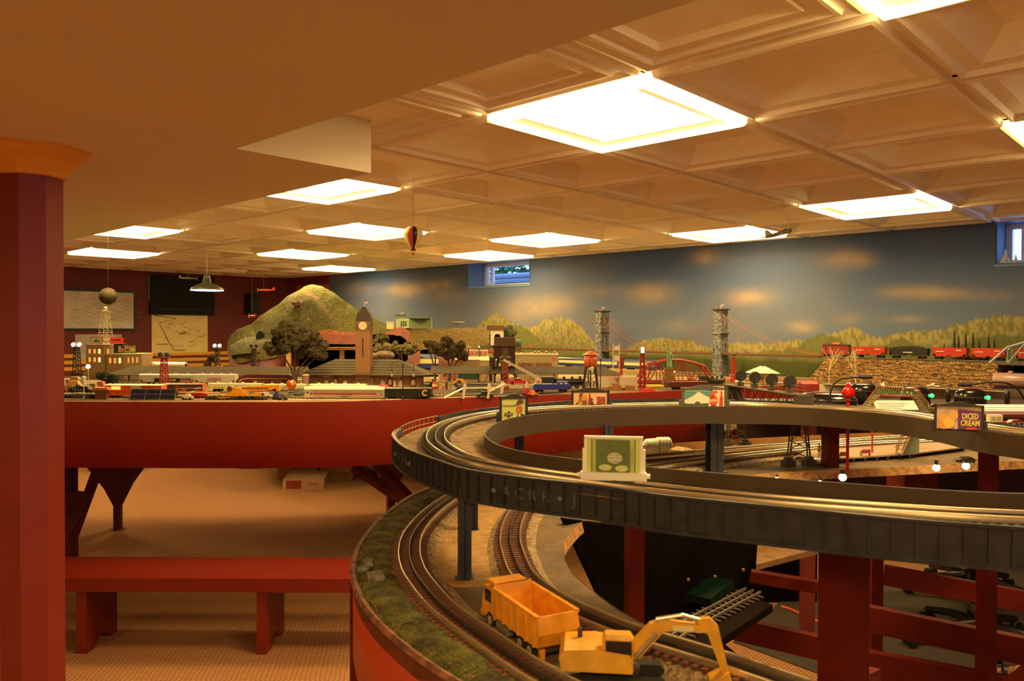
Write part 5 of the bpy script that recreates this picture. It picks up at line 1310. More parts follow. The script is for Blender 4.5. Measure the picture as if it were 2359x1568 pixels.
# glowing bulbs in the pit
gb=mat('lit_bulb',(255,244,220),.4,emit=(255,236,196),es=14)
for k,(px,py,dd,r,lab) in enumerate(((1941,1099,1.85,.009,'lit round bulb right of the paired red upright'),(2157,1077,2.0,.009,'left of two lit round bulbs below the yard at the right'),(2225,1073,2.0,.009,'right of two lit round bulbs below the yard at the right'),(1790,1102,1.7,.004,'tiny warm lamp bead on the inner band, left one'),(1889,1110,1.6,.004,'tiny warm lamp bead on the inner band, right one'))):
    p=U(px,py,dd); t=thing('light_bulb',lab,'light bulb',p); MB().sph((0,0,0),r,14,10).done('glass_bulb',gb,t,True); MB().cyl((0,0,r*.8),(0,0,r*2.2),r*.5,n=8).done('socket',blk,t)
# dark pit interior: supports below the yard
for k,(x0,x1,y0,y1,dd) in enumerate(((2120,2155,1080,1110,2.3),(1860,1880,1085,1140,2.4))):
    w=(x1-x0)/F*dd; 
    upright(x0,x1,ZT-.03,dd,['narrow dark upright below the yard board','dark upright left of the paired red upright, in shadow'][k],0,.78)
o=MB(); a=U(2065,1062,2.15); b=U(2100,1078,2.15); o.b2(a.x,b.x,2.15,2.19,b.z,a.z); o=o.done('timber_block',mat('timber_bright_red',(120,34,18)),None); tag(o,'short red timber block screwed under the yard edge','timber')
# -------------------------------------------------------------- billboards on the loop
def sign(px0,px1,py0,py1,name,label,frame,face,dd,rz=0,foot=True,group='framed billboards on the raised loop'):
    w=(px1-px0)/F*dd; h=(py1-py0)/F*dd; c=U((px0+px1)/2,(py0+py1)/2,dd)
    t=thing(name,label,'billboard',(c.x,c.y,c.z-h/2),rz,group)
    q=.0035*dd/1.5
    f=MB(); f.b2(-w/2,w/2,0,.004,-.004,0); f.b2(-w/2,w/2,-.002,.004,h-q*1.0,h); f.b2(-w/2,-w/2+q*1.2,-.002,.004,0,h); f.b2(w/2-q*1.2,w/2,-.002,.004,0,h); f.done('frame',frame,t)
    cr=MB(); cr.prism([(-w*.40,h),(-w*.22,h+.0016*dd),(-w*.12,h+.0036*dd),(w*.12,h+.0036*dd),(w*.22,h+.0016*dd),(w*.40,h)],0,.004,'y'); cr.done('crest',frame,t)
    MB().b2(-w/2+q*1.2,w/2-q*1.2,.0,.002,0,h-q).done('poster',face,t)
    MB().b2(-w/2-q*1.5,-w/2,-.004,.006,-.006,h*.35).done('frame_foot',frame,t); MB().b2(w/2,w/2+q*1.5,-.004,.006,-.006,h*.35).done('frame_foot',frame,t)
    return t,w-2.4*q,h-q
fr=mat('sign_frame_dark',(44,38,32),.5); fr2=mat('sign_frame_grey',(84,82,70),.5)
def shape(poly,m_,t,y=-.0006,th=.0005,name='print'): return MB().prism(poly,y-th,y,'y').done(name,m_,t)
def ell(cx,cz_,rx,rz_,n=18,a0=0,a1=2*PI): return [(cx+rx*math.cos(a0+(a1-a0)*k/n),cz_+rz_*math.sin(a0+(a1-a0)*k/n)) for k in range(n)]
# 1 yellow green poster with a man in a hat
t,w,h=sign(1150,1217,914,967,'billboard','yellow green billboard with a man in a hat, leftmost on the loop',fr,mat('poster_yellowgreen',(206,206,112),.6),1.72,.25)
shape(ell(w*.24,h*.50,w*.13,h*.24),mat('ink_skin',(196,124,66),.6),t); shape([(w*.06,h*.70),(w*.42,h*.80),(w*.40,h*.90),(w*.30,h*.98),(w*.18,h*.95),(w*.12,h*.80)],mat('ink_brown',(92,66,44),.6),t,-.0012)
shape([(w*.05,0),(w*.48,0),(w*.46,h*.22),(w*.30,h*.30),(w*.14,h*.2)],mat('ink_dark',(50,40,34),.6),t,-.0012); shape([(w*.18,h*.06),(w*.30,h*.06),(w*.28,h*.28),(w*.2,h*.28)],mat('ink_white',(226,214,190),.6),t,-.0016)
shape([(w*.28,h*.42),(w*.33,h*.42),(w*.31,h*.56)],mat('ink_orange',(150,84,40),.6),t,-.0013); 
for x in(.19,.28): shape(ell(w*x,h*.58,w*.014,h*.018,8),mat('ink_dark',(50,40,34)),t,-.0014)
shape(ell(w*.24,h*.40,w*.04,h*.012,8),mat('ink_red',(170,50,36),.6),t,-.0014)
text("You'll be glad I waited!",.006,mat('ink_dark',(50,40,34)),t,(-w*.18,-.001,h*.68),0,PI/2,'lettering',.0002,width=w*.55,ital=.3)
shape([(-w*.40,h*.20),(-w*.05,h*.20),(-w*.02,h*.34),(-w*.37,h*.34)],mat('ink_brown',(92,66,44)),t); shape([(-w*.26,h*.12),(-w*.17,h*.12),(-w*.15,h*.42),(-w*.24,h*.42)],mat('ink_brown',(92,66,44)),t); text('CHEVROLET',.005,mat('ink_white',(226,214,190)),t,(-w*.21,-.0016,h*.27),0,PI/2,'lettering',.0002,width=w*.30)
# 2 years ahead
t,w,h=sign(1316,1404,899,944,'billboard','cream billboard reading YEARS AHEAD with a purple and yellow drawing',fr,mat('poster_cream',(232,186,140),.6),1.98,.03)
py_=mat('ink_yellow',(206,150,50),.6); pu=mat('ink_purple',(96,56,84),.6); do=mat('ink_rust',(160,60,34),.6)
shape([(-w*.46,h*.06),(-w*.38,h*.12),(-w*.36,h*.45),(-w*.44,h*.35)],pu,t); shape([(-w*.34,h*.05),(-w*.36,h*.5),(-w*.32,h*.8),(-w*.22,h*.93),(-w*.12,h*.85),(-w*.07,h*.55),(-w*.08,h*.05)],py_,t)
shape([(-w*.34,h*.8),(-w*.3,h*.93),(-w*.2,h*.97),(-w*.22,h*.93),(-w*.32,h*.72)],pu,t,-.0012); shape([(-w*.24,h*.55),(-w*.12,h*.55),(-w*.1,h*.35),(-w*.22,h*.3)],mat('ink_mauve',(140,70,70),.6),t,-.0012); shape([(-w*.2,h*.1),(-w*.12,h*.1),(-w*.1,h*.25),(-w*.2,h*.28)],mat('ink_skin',(196,124,66)),t,-.0014)
shape([(-w*.06,h*.1),(-w*.03,h*.92),(w*.0,h*.94),(w*.01,h*.1)],do,t,-.0012); shape([(w*.0,h*.12),(w*.02,h*.7),(w*.08,h*.62),(w*.06,h*.5),(w*.12,h*.3),(w*.2,h*.16),(w*.28,h*.1)],pu,t)
shape([(-w*.29,h*.45),(-w*.25,h*.9),(-w*.27,h*.9),(-w*.31,h*.5)],mat('ink_dark',(50,40,34)),t,-.0012)
text('YEARS',.014,do,t,(w*.32,-.001,h*.63),0,PI/2,'lettering',.0003,width=w*.27,bold=.0006); text('AHEAD',.014,do,t,(w*.32,-.001,h*.42),0,PI/2,'lettering',.0003,width=w*.27,bold=.0006)
# 3 mountain poster
t,w,h=sign(1571,1674,893,936,'billboard','blue billboard with a white snowy mountain and a big orange six',fr2,mat('poster_blue',(88,140,132),.6),1.98,-.02)
wh=mat('ink_white',(226,214,190)); 
shape([(-w*.49,h*.36),(-w*.28,h*.62),(-w*.15,h*.88),(-w*.08,h*.80),(w*.02,h*.64),(w*.16,h*.52),(w*.16,h*.2),(-w*.49,h*.15)],wh,t); shape([(-w*.49,0),(-w*.49,h*.2),(-w*.3,h*.13),(-w*.1,h*.18),(w*.12,h*.14),(w*.3,h*.05),(w*.3,0)],mat('ink_green_dark',(70,84,66),.6),t,-.0012); shape([(-w*.25,h*.15),(-w*.2,h*.3),(-w*.12,h*.28),(-w*.1,h*.15)],mat('ink_green_dark',(70,84,66)),t,-.0014)
shape([(w*.30,0),(w*.49,0),(w*.49,h*.99),(w*.2,h*.99),(w*.25,h*.4)],mat('ink_paper',(226,196,160),.6),t,-.001)
og=mat('ink_orange_red',(202,78,42),.6); shape(ell(w*.23,h*.38,w*.10,h*.30),og,t,-.0016); shape([(w*.13,h*.4),(w*.14,h*.7),(w*.2,h*.92),(w*.30,h*.95),(w*.34,h*.84),(w*.28,h*.80),(w*.24,h*.7),(w*.25,h*.55)],og,t,-.0016)
text('SICKS',.008,wh,t,(w*.22,-.0024,h*.36),0,PI/2,'lettering',.0002,width=w*.17,bold=.0003); shape([(w*.37,h*.02),(w*.46,h*.02),(w*.46,h*.5),(w*.44,h*.66),(w*.44,h*.92),(w*.40,h*.92),(w*.40,h*.66),(w*.37,h*.5)],mat('ink_bottle',(176,70,40),.5),t,-.0016)
text('THE FAMOUS BEER FROM SEATTLE',.006,mat('ink_pale',(220,216,180),.6),t,(-w*.18,-.001,h*.92),0,PI/2,'lettering',.0002,width=w*.60)
shape([(w*.10,h*.02),(w*.16,h*.02),(w*.16,h*.16),(w*.10,h*.16)],mat('ink_paper',(226,196,160)),t,-.0016)
# 4 diced cream
t,w,h=sign(2158,2260,932,988,'billboard','cream and purple billboard reading DICED CREAM on the right of the loop',fr,mat('poster_buff',(206,186,150),.6),1.48,-.30)
shape([(-w*.02,0),(w*.5,0),(w*.5,h*.82),(-w*.02,h*.90)],mat('ink_violet',(98,52,96),.6),t)
for cx,cz2,rx,rz2,cc_ in((-.36,.45,.10,.25,(228,166,80)),(-.22,.28,.13,.26,(232,190,90)),(-.12,.62,.10,.24,(226,170,90)),(-.34,.14,.12,.16,(226,150,70))): shape(ell(w*cx,h*cz2,w*rx,h*rz2),paintm(cc_,.6),t,-.0008-.0002*cx)
cy2=mat('ink_lemon',(226,206,96),.6); text('DICED',.015,cy2,t,(w*.25,-.0012,h*.57),0,PI/2,'lettering',.0003,width=w*.36,bold=.0004); text('CREAM',.015,cy2,t,(w*.245,-.0012,h*.27),0,PI/2,'lettering',.0003,width=w*.42,bold=.0004)
shape([(w*.14,0),(w*.42,0),(w*.38,h*.09),(w*.2,h*.10)],og,t,-.0014); m=MB(); m.tube([(w*(-.45+.45*k/12),-.0012,h*(.66+.22*math.sin(PI*k/12*.5))) for k in range(13)],.0004,3); m.done('print',mat('ink_mauve',(140,70,70)),t)
# 5 white frame poster in front
wf=mat('sign_frame_cream',(252,248,222),.35); dd=.99
w=(1478-1343)/F*dd; h=(1095-1003)/F*dd; c=U(1413,1098,dd)
t=thing('billboard','cream framed green picture billboard standing on the near side of the loop','billboard',(c.x,c.y,c.z),-.12,'framed billboards on the raised loop')
MB().b2(-w*.50,w*.5,0,.003,h*.05,h).done('backing',wf,t)
f=MB(); q=.0035; f.b2(-w/2,w/2,-.002,.004,h-q*.6,h+.001); f.b2(-w/2,-w/2+q,-.002,.004,0,h); f.b2(w/2-q,w/2,-.002,.004,0,h); f.b2(-w*.56,w*.56,-.005,.006,-.004,.006); f.done('frame',wf,t)
for s in(-1,1): 
    MB().cyl((s*w*.56,-.001,.002),(s*w*.62,-.001,.002),.0032,n=10).done('foot',wf,t); MB().b2(s*w*.5-.002,s*w*.5+.003,-.001,.004,h*.05,h*.7).done('side_fin',wf,t)
MB().b2(-w*.46,w*.46,-.001,0,h*.10,h*.95).done('poster',mat('poster_olive',(206,214,120),.5,noise=.15,scale=60),t)
lg=mat('ink_lime',(214,226,120),.6); dg_=mat('ink_forest',(106,122,60),.6); pg=mat('ink_pale',(220,216,180))
shape([(-w*.46,h*.10),(-w*.36,h*.10),(-w*.36,h*.95),(-w*.46,h*.95)],lg,t,-.001); shape([(w*.34,h*.10),(w*.46,h*.10),(w*.46,h*.95),(w*.34,h*.95)],lg,t,-.001); shape([(-w*.30,h*.12),(w*.28,h*.12),(w*.28,h*.93),(-w*.30,h*.93)],dg_,t,-.001)
shape([(-w*.38,h*.1),(-w*.36,h*.1),(-w*.36,h*.95),(-w*.38,h*.95)],dg_,t,-.0014); shape([(w*.35,h*.1),(w*.37,h*.1),(w*.37,h*.95),(w*.35,h*.95)],dg_,t,-.0014)
shape(ell(w*.02,h*.48,w*.13,h*.14),pg,t,-.0016); text('The Velvet\nKind of Ice\nCream',.0042,dg_,t,(w*.02,-.0022,h*.48),0,PI/2,'lettering',.0002)
for (x,z) in((-.14,.24),(.14,.22)): shape(ell(w*x,h*z,w*.11,h*.08),lg,t,-.0016); shape(ell(w*x,h*z,w*.07,h*.045),pg,t,-.002)
for (x,z) in((-.2,.7),(.18,.72),(0,.84),(-.08,.66)): shape(ell(w*x,h*z,w*.05,h*.04,8),mat('ink_moss',(120,132,66),.6),t,-.0016)
# ------------------------------------------------------------------ town: vehicles and trains, front row first
def T_(s,size,c,t,x,z,W,width=None,bold=0,ital=0): return text(s,size,paintm(c,.6),t,(x,-W/2-.002,z),0,PI/2,'lettering',.0002,width=width,bold=bold,ital=ital)
ZR=ZT+.004
def bx_(t,name,c,*d,m_=None): return MB().b2(*d).done(name,m_ or paintm(c),t)
def wheels(t,L,W,r=.007,n=(-.35,.35),name='wheel',y=None):
    for x in n:
        for s in(-1,1): MB().cyl((x*L,s*W/2-.002*s,r),(x*L,s*W/2+.001*s,r),r,n=12).done(name,wheelm,t)
# orange solar boxcar
t,L,H,W=stock(248,378,884,3.90,'boxcar','bright orange boxcar with a sun emblem behind the blue solar panels','train car',z=ZR); boxcar(t,L,H,W,(226,96,30),(220,200,160),((190,180,160),.012))
W+=.002
MB().cyl((-L*.43,-W/2-.001,H*.72),(-L*.43,-W/2-.0005,H*.72),.006,n=12).done('sun_emblem',paintm((230,180,40)),t)
m=MB()
for k in range(12): a=PI*k/6; m.add([(-L*.43+.007*math.cos(a-.2),-W/2-.001,H*.72+.007*math.sin(a-.2)),(-L*.43+.007*math.cos(a+.2),-W/2-.001,H*.72+.007*math.sin(a+.2)),(-L*.43+.012*math.cos(a),-W/2-.001,H*.72+.012*math.sin(a))],[(0,1,2)])
m.done('sun_emblem',paintm((230,180,40)),t)
MB().b2(-L*.38,-L*.22,-W/2-.0015,-W/2-.0005,H*.62,H*.86).done('lit_panel',mat('lit_panel',(255,190,90),.5,emit=(255,150,60),es=2.2),t)
T_('SOLAR POWER',.008,(110,30,20),t,L*.25,H*.78,W,L*.22); T_('FREIGHT 4900\nLIGHT CAR',.006,(120,36,20),t,-L*.22,H*.40,W,L*.2)
# solar panels
p=U(352,757,3.82); t=thing('solar_panel','tilted dark blue solar panel row standing at the fascia edge','solar panel',(p.x,p.y,ZT)); w=103/F*3.84; h=.055
g=bpy.data.objects.new('x',None)
for k in range(3):
    m=MB(); m.box((-w/2+w*(k+.5)/3,0,.027),(w/3-.003,.002,.052),0,0,-.45); m.done('cell_panel',mat('solar_blue',(34,40,66),.2,noise=.3,scale=60),t)
m=MB(); 
for k in range(4): m.box((-w/2+w*k/3,0.0005,.027),(.003,.004,.056),0,0,-.45)
for zz_ in(.003,.027,.051): m.box((0,.0005-(zz_-.027)*-.48,zz_),(w,.004,.0022),0,0,-.45)
m.done('panel_frame',mat('alu',(150,150,150),.4,.7),t)
# brown roofed dark boxcar
t,L,H,W=stock(383,470,882,4.0,'boxcar','dark boxcar with an orange brown roof and end, right of the red floodlight tower','train car',rz=.06,z=ZR); boxcar(t,L,H,W,(66,56,44),(176,110,64)); 
MB().b2(L/2,L/2+.002,-W/2,W/2,.018,H*.93).done('end_panel',paintm((176,100,54)),t); MB().lathe([(.011,0),(.011,.001),(.009,.001)],(L*.02,-W/2-.001,H*.5),16,'y').done('round_emblem',paintm((150,90,50)),t)
# military flat with armoured truck
t,L,H,W=stock(140,236,908,3.89,'flat_wagon','low grey flat wagon carrying a black truck, left end of the town','train car',z=ZR-.004); bogies(t,L,W); bx_(t,'deck',(88,92,84),-L/2,L/2,-W/2,W/2,.014,.024); m=MB(); [m.b2(-L/2+k*L/8-.001,-L/2+k*L/8+.001,-W/2-.002,-W/2,.008,.024) for k in range(9)]; m.done('stake_pocket',paintm((88,92,84)),t)
lx=t.location
t=thing('toy_truck','black toy truck with white markings chained on the low flat wagon','truck',(lx.x,lx.y,ZR+.024),0)
bx_(t,'body',(30,28,28),-.055,.03,-.022,.022,.008,.034); MB().prism([(.03,.008),(.055,.008),(.055,.018),(.042,.022),(.036,.034),(.03,.034)],-.02,.02,'y').done('cab',paintm((34,32,32)),t); wheels(t,.1,.044,.008)
m=MB(); [m.b2(-.05+k*.012,-.043+k*.012,-.0228,-.022,.024,.029) for k in range(3)]; [m.b2(-.036+k*.013,-.028+k*.013,-.0228,-.022,.014,.018) for k in range(4)]; m.done('marking',paintm((200,196,180)),t); MB().sph((-.02,0,.036),.012,10,6,.6).done('dome',paintm((60,62,44)),t,True)
# brown hut
p=U(236,757,3.86); t=thing('trackside_hut','small brown hut with flat tan roof left of the orange boxcar','hut',(p.x,p.y,ZT)); bx_(t,'walls',(112,66,36),-.028,.028,-.02,.02,0,.045); MB().prism([(-.05,.045),(.045,.045),(.03,.058),(-.035,.058)],-.026,.026,'y').done('roof',paintm((186,112,80)),t)
# small lamps
def lamp(px,pyt,d,label,kind='globe',pole=(204,200,184),ybase=None,lit=True,r=.006):
    p=U(px,pyt,d); H=p.z-ZT; t=thing('street_lamp',label,'street lamp',(p.x,d,ZT))
    MB().lathe([(.006,0),(.005,.006),(.0022,.01),(.0022,H)],(0,0,0),8).done('pole',mat('pole_%d'%pole[0],pole,.5),t)
    if kind=='globe': MB().sph((0,0,H+r*.8),r,12,8).done('globe',mat('lit_globe',(255,230,200),.4,emit=(255,190,120),es=6) if lit else paintm((220,210,190),.3),t,True)
    if kind=='cone': MB().lathe([(.005,0),(.011,.018),(.013,.02),(.004,.026)],(0,0,H),10).done('lantern',mat('lantern_white',(226,222,206),.4),t)
    return t
lamp(203,848,4.5,'white post lamp with a small lit globe left of the grey building','globe',r=.013)
lamp(193,878,3.86,'pale cone headed lamp post rising in front of the black truck','cone')
lamp(493,1000,4,'x') if 0 else None
# floodlight towers
def flood(px,yt,d,c,label,lit=True,w=.034,heads=2,bright=6,top=(220,214,200)):
    p=U(px,yt,d); H=p.z-ZT; t=thing('floodlight_tower',label,'floodlight tower',(p.x,d,ZT)); cm=paintm(c,.4); 
    MB().b2(-w*.62,w*.62,-w*.62,w*.62,0,H*.12).done('base',cm,t)
    m=MB(); w1=w*.5; w2=w*.30
    for sx in(-1,1):
        for sy in(-1,1): m.tube([(sx*w1,sy*w1,H*.1),(sx*w2,sy*w2,H*.86)],.003,4)
    n=6
    for k in range(n):
        z0=H*(.12+.74*k/n); z1=H*(.12+.74*(k+1)/n); a=w1+(w2-w1)*k/n; b=w1+(w2-w1)*(k+1)/n
        for s in(-1,1):
            m.tube([(-a,s*a,z0),(b,s*b,z1)],.0018,4); m.tube([(a,s*a,z0),(-b,s*b,z1)],.0018,4); m.tube([(s*a,-a,z0),(s*b,b,z1)],.0018,4); m.tube([(s*a,a,z0),(s*b,-b,z1)],.0018,4)
    m.done('lattice_mast',cm,t,kind='stuff')
    MB().b2(-w*.8,w*.8,-w*.5,w*.5,H*.86,H*.875).done('gallery',mat('gallery_metal',(150,140,120),.4,.5),t)
    for k in range(heads):
        x=(k-(heads-1)/2)*w*1.0
        for z in((H*.93,) if heads==2 else (H*.90,H*.97)):
            MB().lathe([(.001,-.006),(w*.34,-.004),(w*.42,.002),(w*.3,.012),(.001,.014)],(x,-.004,z),14,'y').done('lamp_head',paintm((60,54,46),.4) if not lit else paintm((190,186,176),.3),t,True)
            if lit: MB().cyl((x,-.0105,z),(x,-.012,z),w*.33,n=14).done('lens',mat('flood_lens',(255,250,255),.3,emit=(255,246,250),es=bright),t)
    return t
flood(177,788,5.6,(44,34,30),'dark floodlight tower left of the grey lit building',True,.042,2,3)
flood(378,810,4.28,(150,26,18),'red floodlight tower with black lamp heads between orange and dark boxcars',False,.036)
flood(501,790,5.35,(58,46,36),'dark floodlight tower with two brightly lit heads, before the yellow stripes',True,.034)
flood(585,790,5.2,(52,42,34),'dark floodlight tower with grey heads left of the big tree',False,.034)
flood(922,795,5.4,(52,42,34),'dark floodlight tower behind the right end of the station roof',False,.028)
flood(1164,820,4.45,(150,40,28),'red floodlight tower with round heads in front of the coaling tower',False,.036)
flood(1480,800,4.55,(150,18,16),'bright red tower on a solid red base with side lamps, left of the statue',True,.030,1,6)
flood(1690,812,5.3,(186,36,26),'slim red tower in front of the second stone bridge tower',False,.022)
flood(1431,812,5.4,(180,34,26),'slim red tower right beside the white ladder signal',False,.018)
# red helicopter
p=U(455,757,3.88); t=thing('toy_helicopter','shiny red toy helicopter in front of the yellow crane boom','helicopter',(p.x,p.y,ZT),0)
rp=mat('red_gloss',(190,22,18),.15); MB().lathe([(.001,-.05),(.012,-.04),(.017,-.015),(.018,.015),(.012,.04),(.002,.052)],(0,0,.024),14,'x').done('fuselage',rp,t,True)
MB().tube([(-.045,0,.03),(-.105,0,.042)],[.006,.003],8).done('tail_boom',rp,t); MB().b2(-.112,-.10,-.001,.001,.036,.062).done('tail_fin',rp,t)
for k in range(3): MB().b2(-.02+k*.018,-.008+k*.018,-.0185,-.0165,.026,.034).done('window',mat('dark_glass',(40,34,36),.1),t)
MB().lathe([(.001,.030),(.010,.036),(.006,.048),(.001,.052)],(0,0,.027),12,'x').done('cockpit_glass',mat('cockpit_glass',(210,190,180),.1),t,True)
m=MB(); m.cyl((0,0,.04),(0,0,.052),.002,n=6); m.done('rotor_mast',paintm((120,110,100)),t); MB().box((0,0,.053),(.20,.006,.001),.1).done('rotor_blade',paintm((206,170,90)),t); MB().box((0,0,.0535),(.006,.10,.001),.1).done('rotor_blade',paintm((206,170,90)),t)
for s in(-1,1): m=MB(); m.tube([(-.05,s*.014,.003),(.05,s*.014,.003)],.0018,5); m.tube([(-.02,s*.012,.012),(-.02,s*.014,.003)],.0012,4); m.tube([(.02,s*.012,.012),(.02,s*.014,.003)],.0012,4); m.done('skid',paintm((150,140,120)),t)
# yellow autocrane
d=3.86; p=U(570,757,d); k_=d/F; t=thing('crane_truck','yellow toy crane truck lettered AUTOCRANE with its boom lowered to the right','crane truck',(p.x,p.y,ZT),0); yl=mat('crane_yellow',(236,160,30),.35)
bx_(t,'chassis',(70,62,52),-95*k_,48*k_,-.022,.022,.008,.018); bx_(t,'superstructure',0,-45*k_,0,-.02,.02,.018,.036,m_=yl)
MB().prism([(-45*k_,.036),(-45*k_,.05),(-30*k_,.06),(-18*k_,.058),(0,.036)],-.018,.018,'y').done('boom_pivot',yl,t); MB().prism([(-26*k_,.040),(-26*k_,.058),(58*k_,.072),(58*k_,.048),(0,.040)],-.010,.010,'y').done('boom',yl,t)
MB().prism([(58*k_,.050),(58*k_,.070),(74*k_,.074),(75*k_,.044),(69*k_,.040),(66*k_,.056)],-.009,.009,'y').done('boom_head',yl,t); MB().cyl((-38*k_,-.022,.054),(-38*k_,.022,.054),6*k_,n=14).done('winch_drum',paintm((90,64,34)),t)
bx_(t,'cowl',0,16*k_,33*k_,-.02,.02,.018,.034,m_=yl); bx_(t,'cab',0,33*k_,47*k_,-.021,.021,.010,.036,m_=mat('cab_white',(226,220,204),.35)); bx_(t,'window',0,35*k_,41*k_,-.0218,-.021,.022,.032,m_=mat('dark_glass',(40,34,36)))
text('AUTOCRANE',.012,mat('ink_black',(30,26,24),.6),t,(18*k_,-.0105,.0555),0,PI/2,'lettering',.0003,width=60*k_,bold=.0004)
wheels(t,.30,.046,.010,(-.42,-.33,-.24,-.05,.04,.36) if 0 else (-.5,-.42,-.34,-.1,.0,.1))
o=MB().tube([(-155*k_,-.024,.036),(-60*k_,-.024,.034)],.0035,6).done('jib_pole',mat('jib_yellow',(214,170,90),.5),t)
# yellow mini excavators etc on the edge
def clutter(px,py_unused,d,w,h,c,name,label,cat,dep=.03,z=ZT):
    p=U(px,757,d); t=thing(name,label,cat,(p.x,d,z)); bx_(t,'body',c,-w/2,w/2,-dep/2,dep/2,.006,h*.6); MB().prism([(-w*.25,h*.6),(w*.3,h*.6),(w*.2,h),(-w*.2,h)],-dep*.4,dep*.4,'y').done('cabin',paintm(tuple(min(255,int(q*1.15)) for q in c)),t); wheels(t,w,dep,.006); return t
clutter(515,0,3.85,.07,.024,(190,140,50),'toy_loader','tan low toy loader left of the crane truck chassis','toy vehicle')
clutter(637,0,3.86,.028,.042,(50,64,110),'toy_tractor','tiny blue toy tractor right of the crane truck','toy vehicle')
clutter(652,0,3.84,.04,.030,(84,80,70),'toy_gun','grey toy howitzer right of the blue tractor','toy vehicle'); m=MB()
p=U(668,905,3.84); q=U(704,902,3.84); o=MB().tube([p+Vector((-.02,0,-.01)),q],.0035,6).done('gun_barrel',paintm((110,104,90)),None); tag(o,'long grey gun barrel pointing at the silver coach','toy gun barrel')
clutter(432,0,3.84,.05,.028,(196,190,176),'toy_car','white toy car left of the red helicopter','toy car')
clutter(540,0,4.0,.05,.055,(40,48,110),'toy_truck','dark blue toy truck behind the crane pivot','truck')
# silver baggage coach
t,L,H,W=stock(704,888,888,3.91,'passenger_coach','shiny silver corrugated baggage coach with red white and blue stripe, front and centre','train car',z=ZR-.004,W=.066)
slv=mat('fluted_silver',(222,216,200),.28,.75); bogies(t,L,W)
bx_(t,'body',0,-L/2,L/2,-W/2,W/2,.008,H*.74,m_=slv)
pr=[(-W/2,H*.74),(-W*.44,H*.86),(-W*.3,H*.93),(W*.3,H*.93),(W*.44,H*.86),(W/2,H*.74)]; MB().prism(pr,-L/2,L/2,'x').done('roof',mat('coach_white',(232,224,200),.3,.3),t)
pr=[(-W*.30,H*.92),(-W*.26,H*1.0),(W*.26,H*1.0),(W*.3,H*.92)]; MB().prism(pr,-L*.41,L*.41,'x').done('clerestory',mat('coach_white',(232,224,200)),t)
m=MB(); [m.b2(-L*.39+i*L*.078,-L*.387+i*L*.078,-W*.31,W*.31,H*.93,H*1.008) for i in range(11)]; m.done('roof_seam',slv,t)
m=MB(); [m.b2(-L*.38,L*.46,-W/2-.001,-W/2,H*(.55+.035*i),H*(.562+.035*i)) for i in range(5)]; [m.b2(-L*.38,L*.46,-W/2-.001,-W/2,H*(.10+.035*i),H*(.112+.035*i)) for i in range(5)]; m.done('fluting',slv,t,kind='stuff')
bx_(t,'stripe',(176,34,28),-L*.38,L*.46,-W/2-.0016,-W/2-.0004,H*.40,H*.475); bx_(t,'stripe',(40,44,84),-L*.42,L*.48,-W/2-.0012,-W/2-.0003,H*.375,H*.40); bx_(t,'stripe',(226,216,190),-L*.42,L*.46,-W/2-.0012,-W/2-.0003,H*.34,H*.372)
shape([(L*.40,H*.36),(L*.46,H*.43),(L*.40,H*.50),(L*.42,H*.43)],paintm((226,216,190)),t,-W/2-.0018); shape([(-L*.40,H*.36),(-L*.44,H*.43),(-L*.40,H*.50)],paintm((176,34,28)),t,-W/2-.0018)
bx_(t,'window',0,-L*.465,-L*.44,-W/2-.001,-W/2,H*.47,H*.58,m_=mat('dark_glass',(40,34,36))); bx_(t,'door',0,-L*.475,-L*.425,-W/2-.0006,-W/2+.001,.012,H*.64,m_=mat('door_grey',(204,196,180),.4))
T_('BUFFALO RIVER',.008,(60,50,60),t,0,H*.36,W,L*.2); bx_(t,'plate',(150,140,130),-L*.04,L*.04,-W/2-.001,-W/2,H*.16,H*.26); T_('1205',.006,(60,50,60),t,0,H*.21,W,L*.04)
bx_(t,'grille',(190,180,160),-L*.36,-L*.26,-W/2-.001,-W/2,H*.14,H*.30)
# black gondola with yellow emblem
t,L,H,W=stock(890,996,892,3.93,'gondola','black gondola car with a yellow round C emblem, right of the silver coach','train car',z=ZR-.004,W=.066); boxcar(t,L,H,W,(30,28,24),(34,30,26),None,10,False)
yk=paintm((222,190,40)); out=ell(0,0,.0155,.0155,20,.7,2*PI-.6); inn_=ell(0,0,.0085,.0085,14,.75,2*PI-.65)[::-1]
cx=L*.36; cz3=H*.58; shape([(cx+x,cz3+z) for x,z in out+inn_],yk,t,-W/2-.002,name='emblem'); shape([(cx-.008,cz3+.004),(cx-.002,cz3+.010),(cx+.001,cz3+.004),(cx+.006,cz3+.001),(cx+.002,cz3-.008),(cx-.004,cz3-.006)],paintm((30,28,24)),t,-W/2-.0026,name='emblem')
T_('C',.007,(190,186,176),t,L*.31,H*.28,W); T_('R',.007,(190,186,176),t,L*.40,H*.28,W)
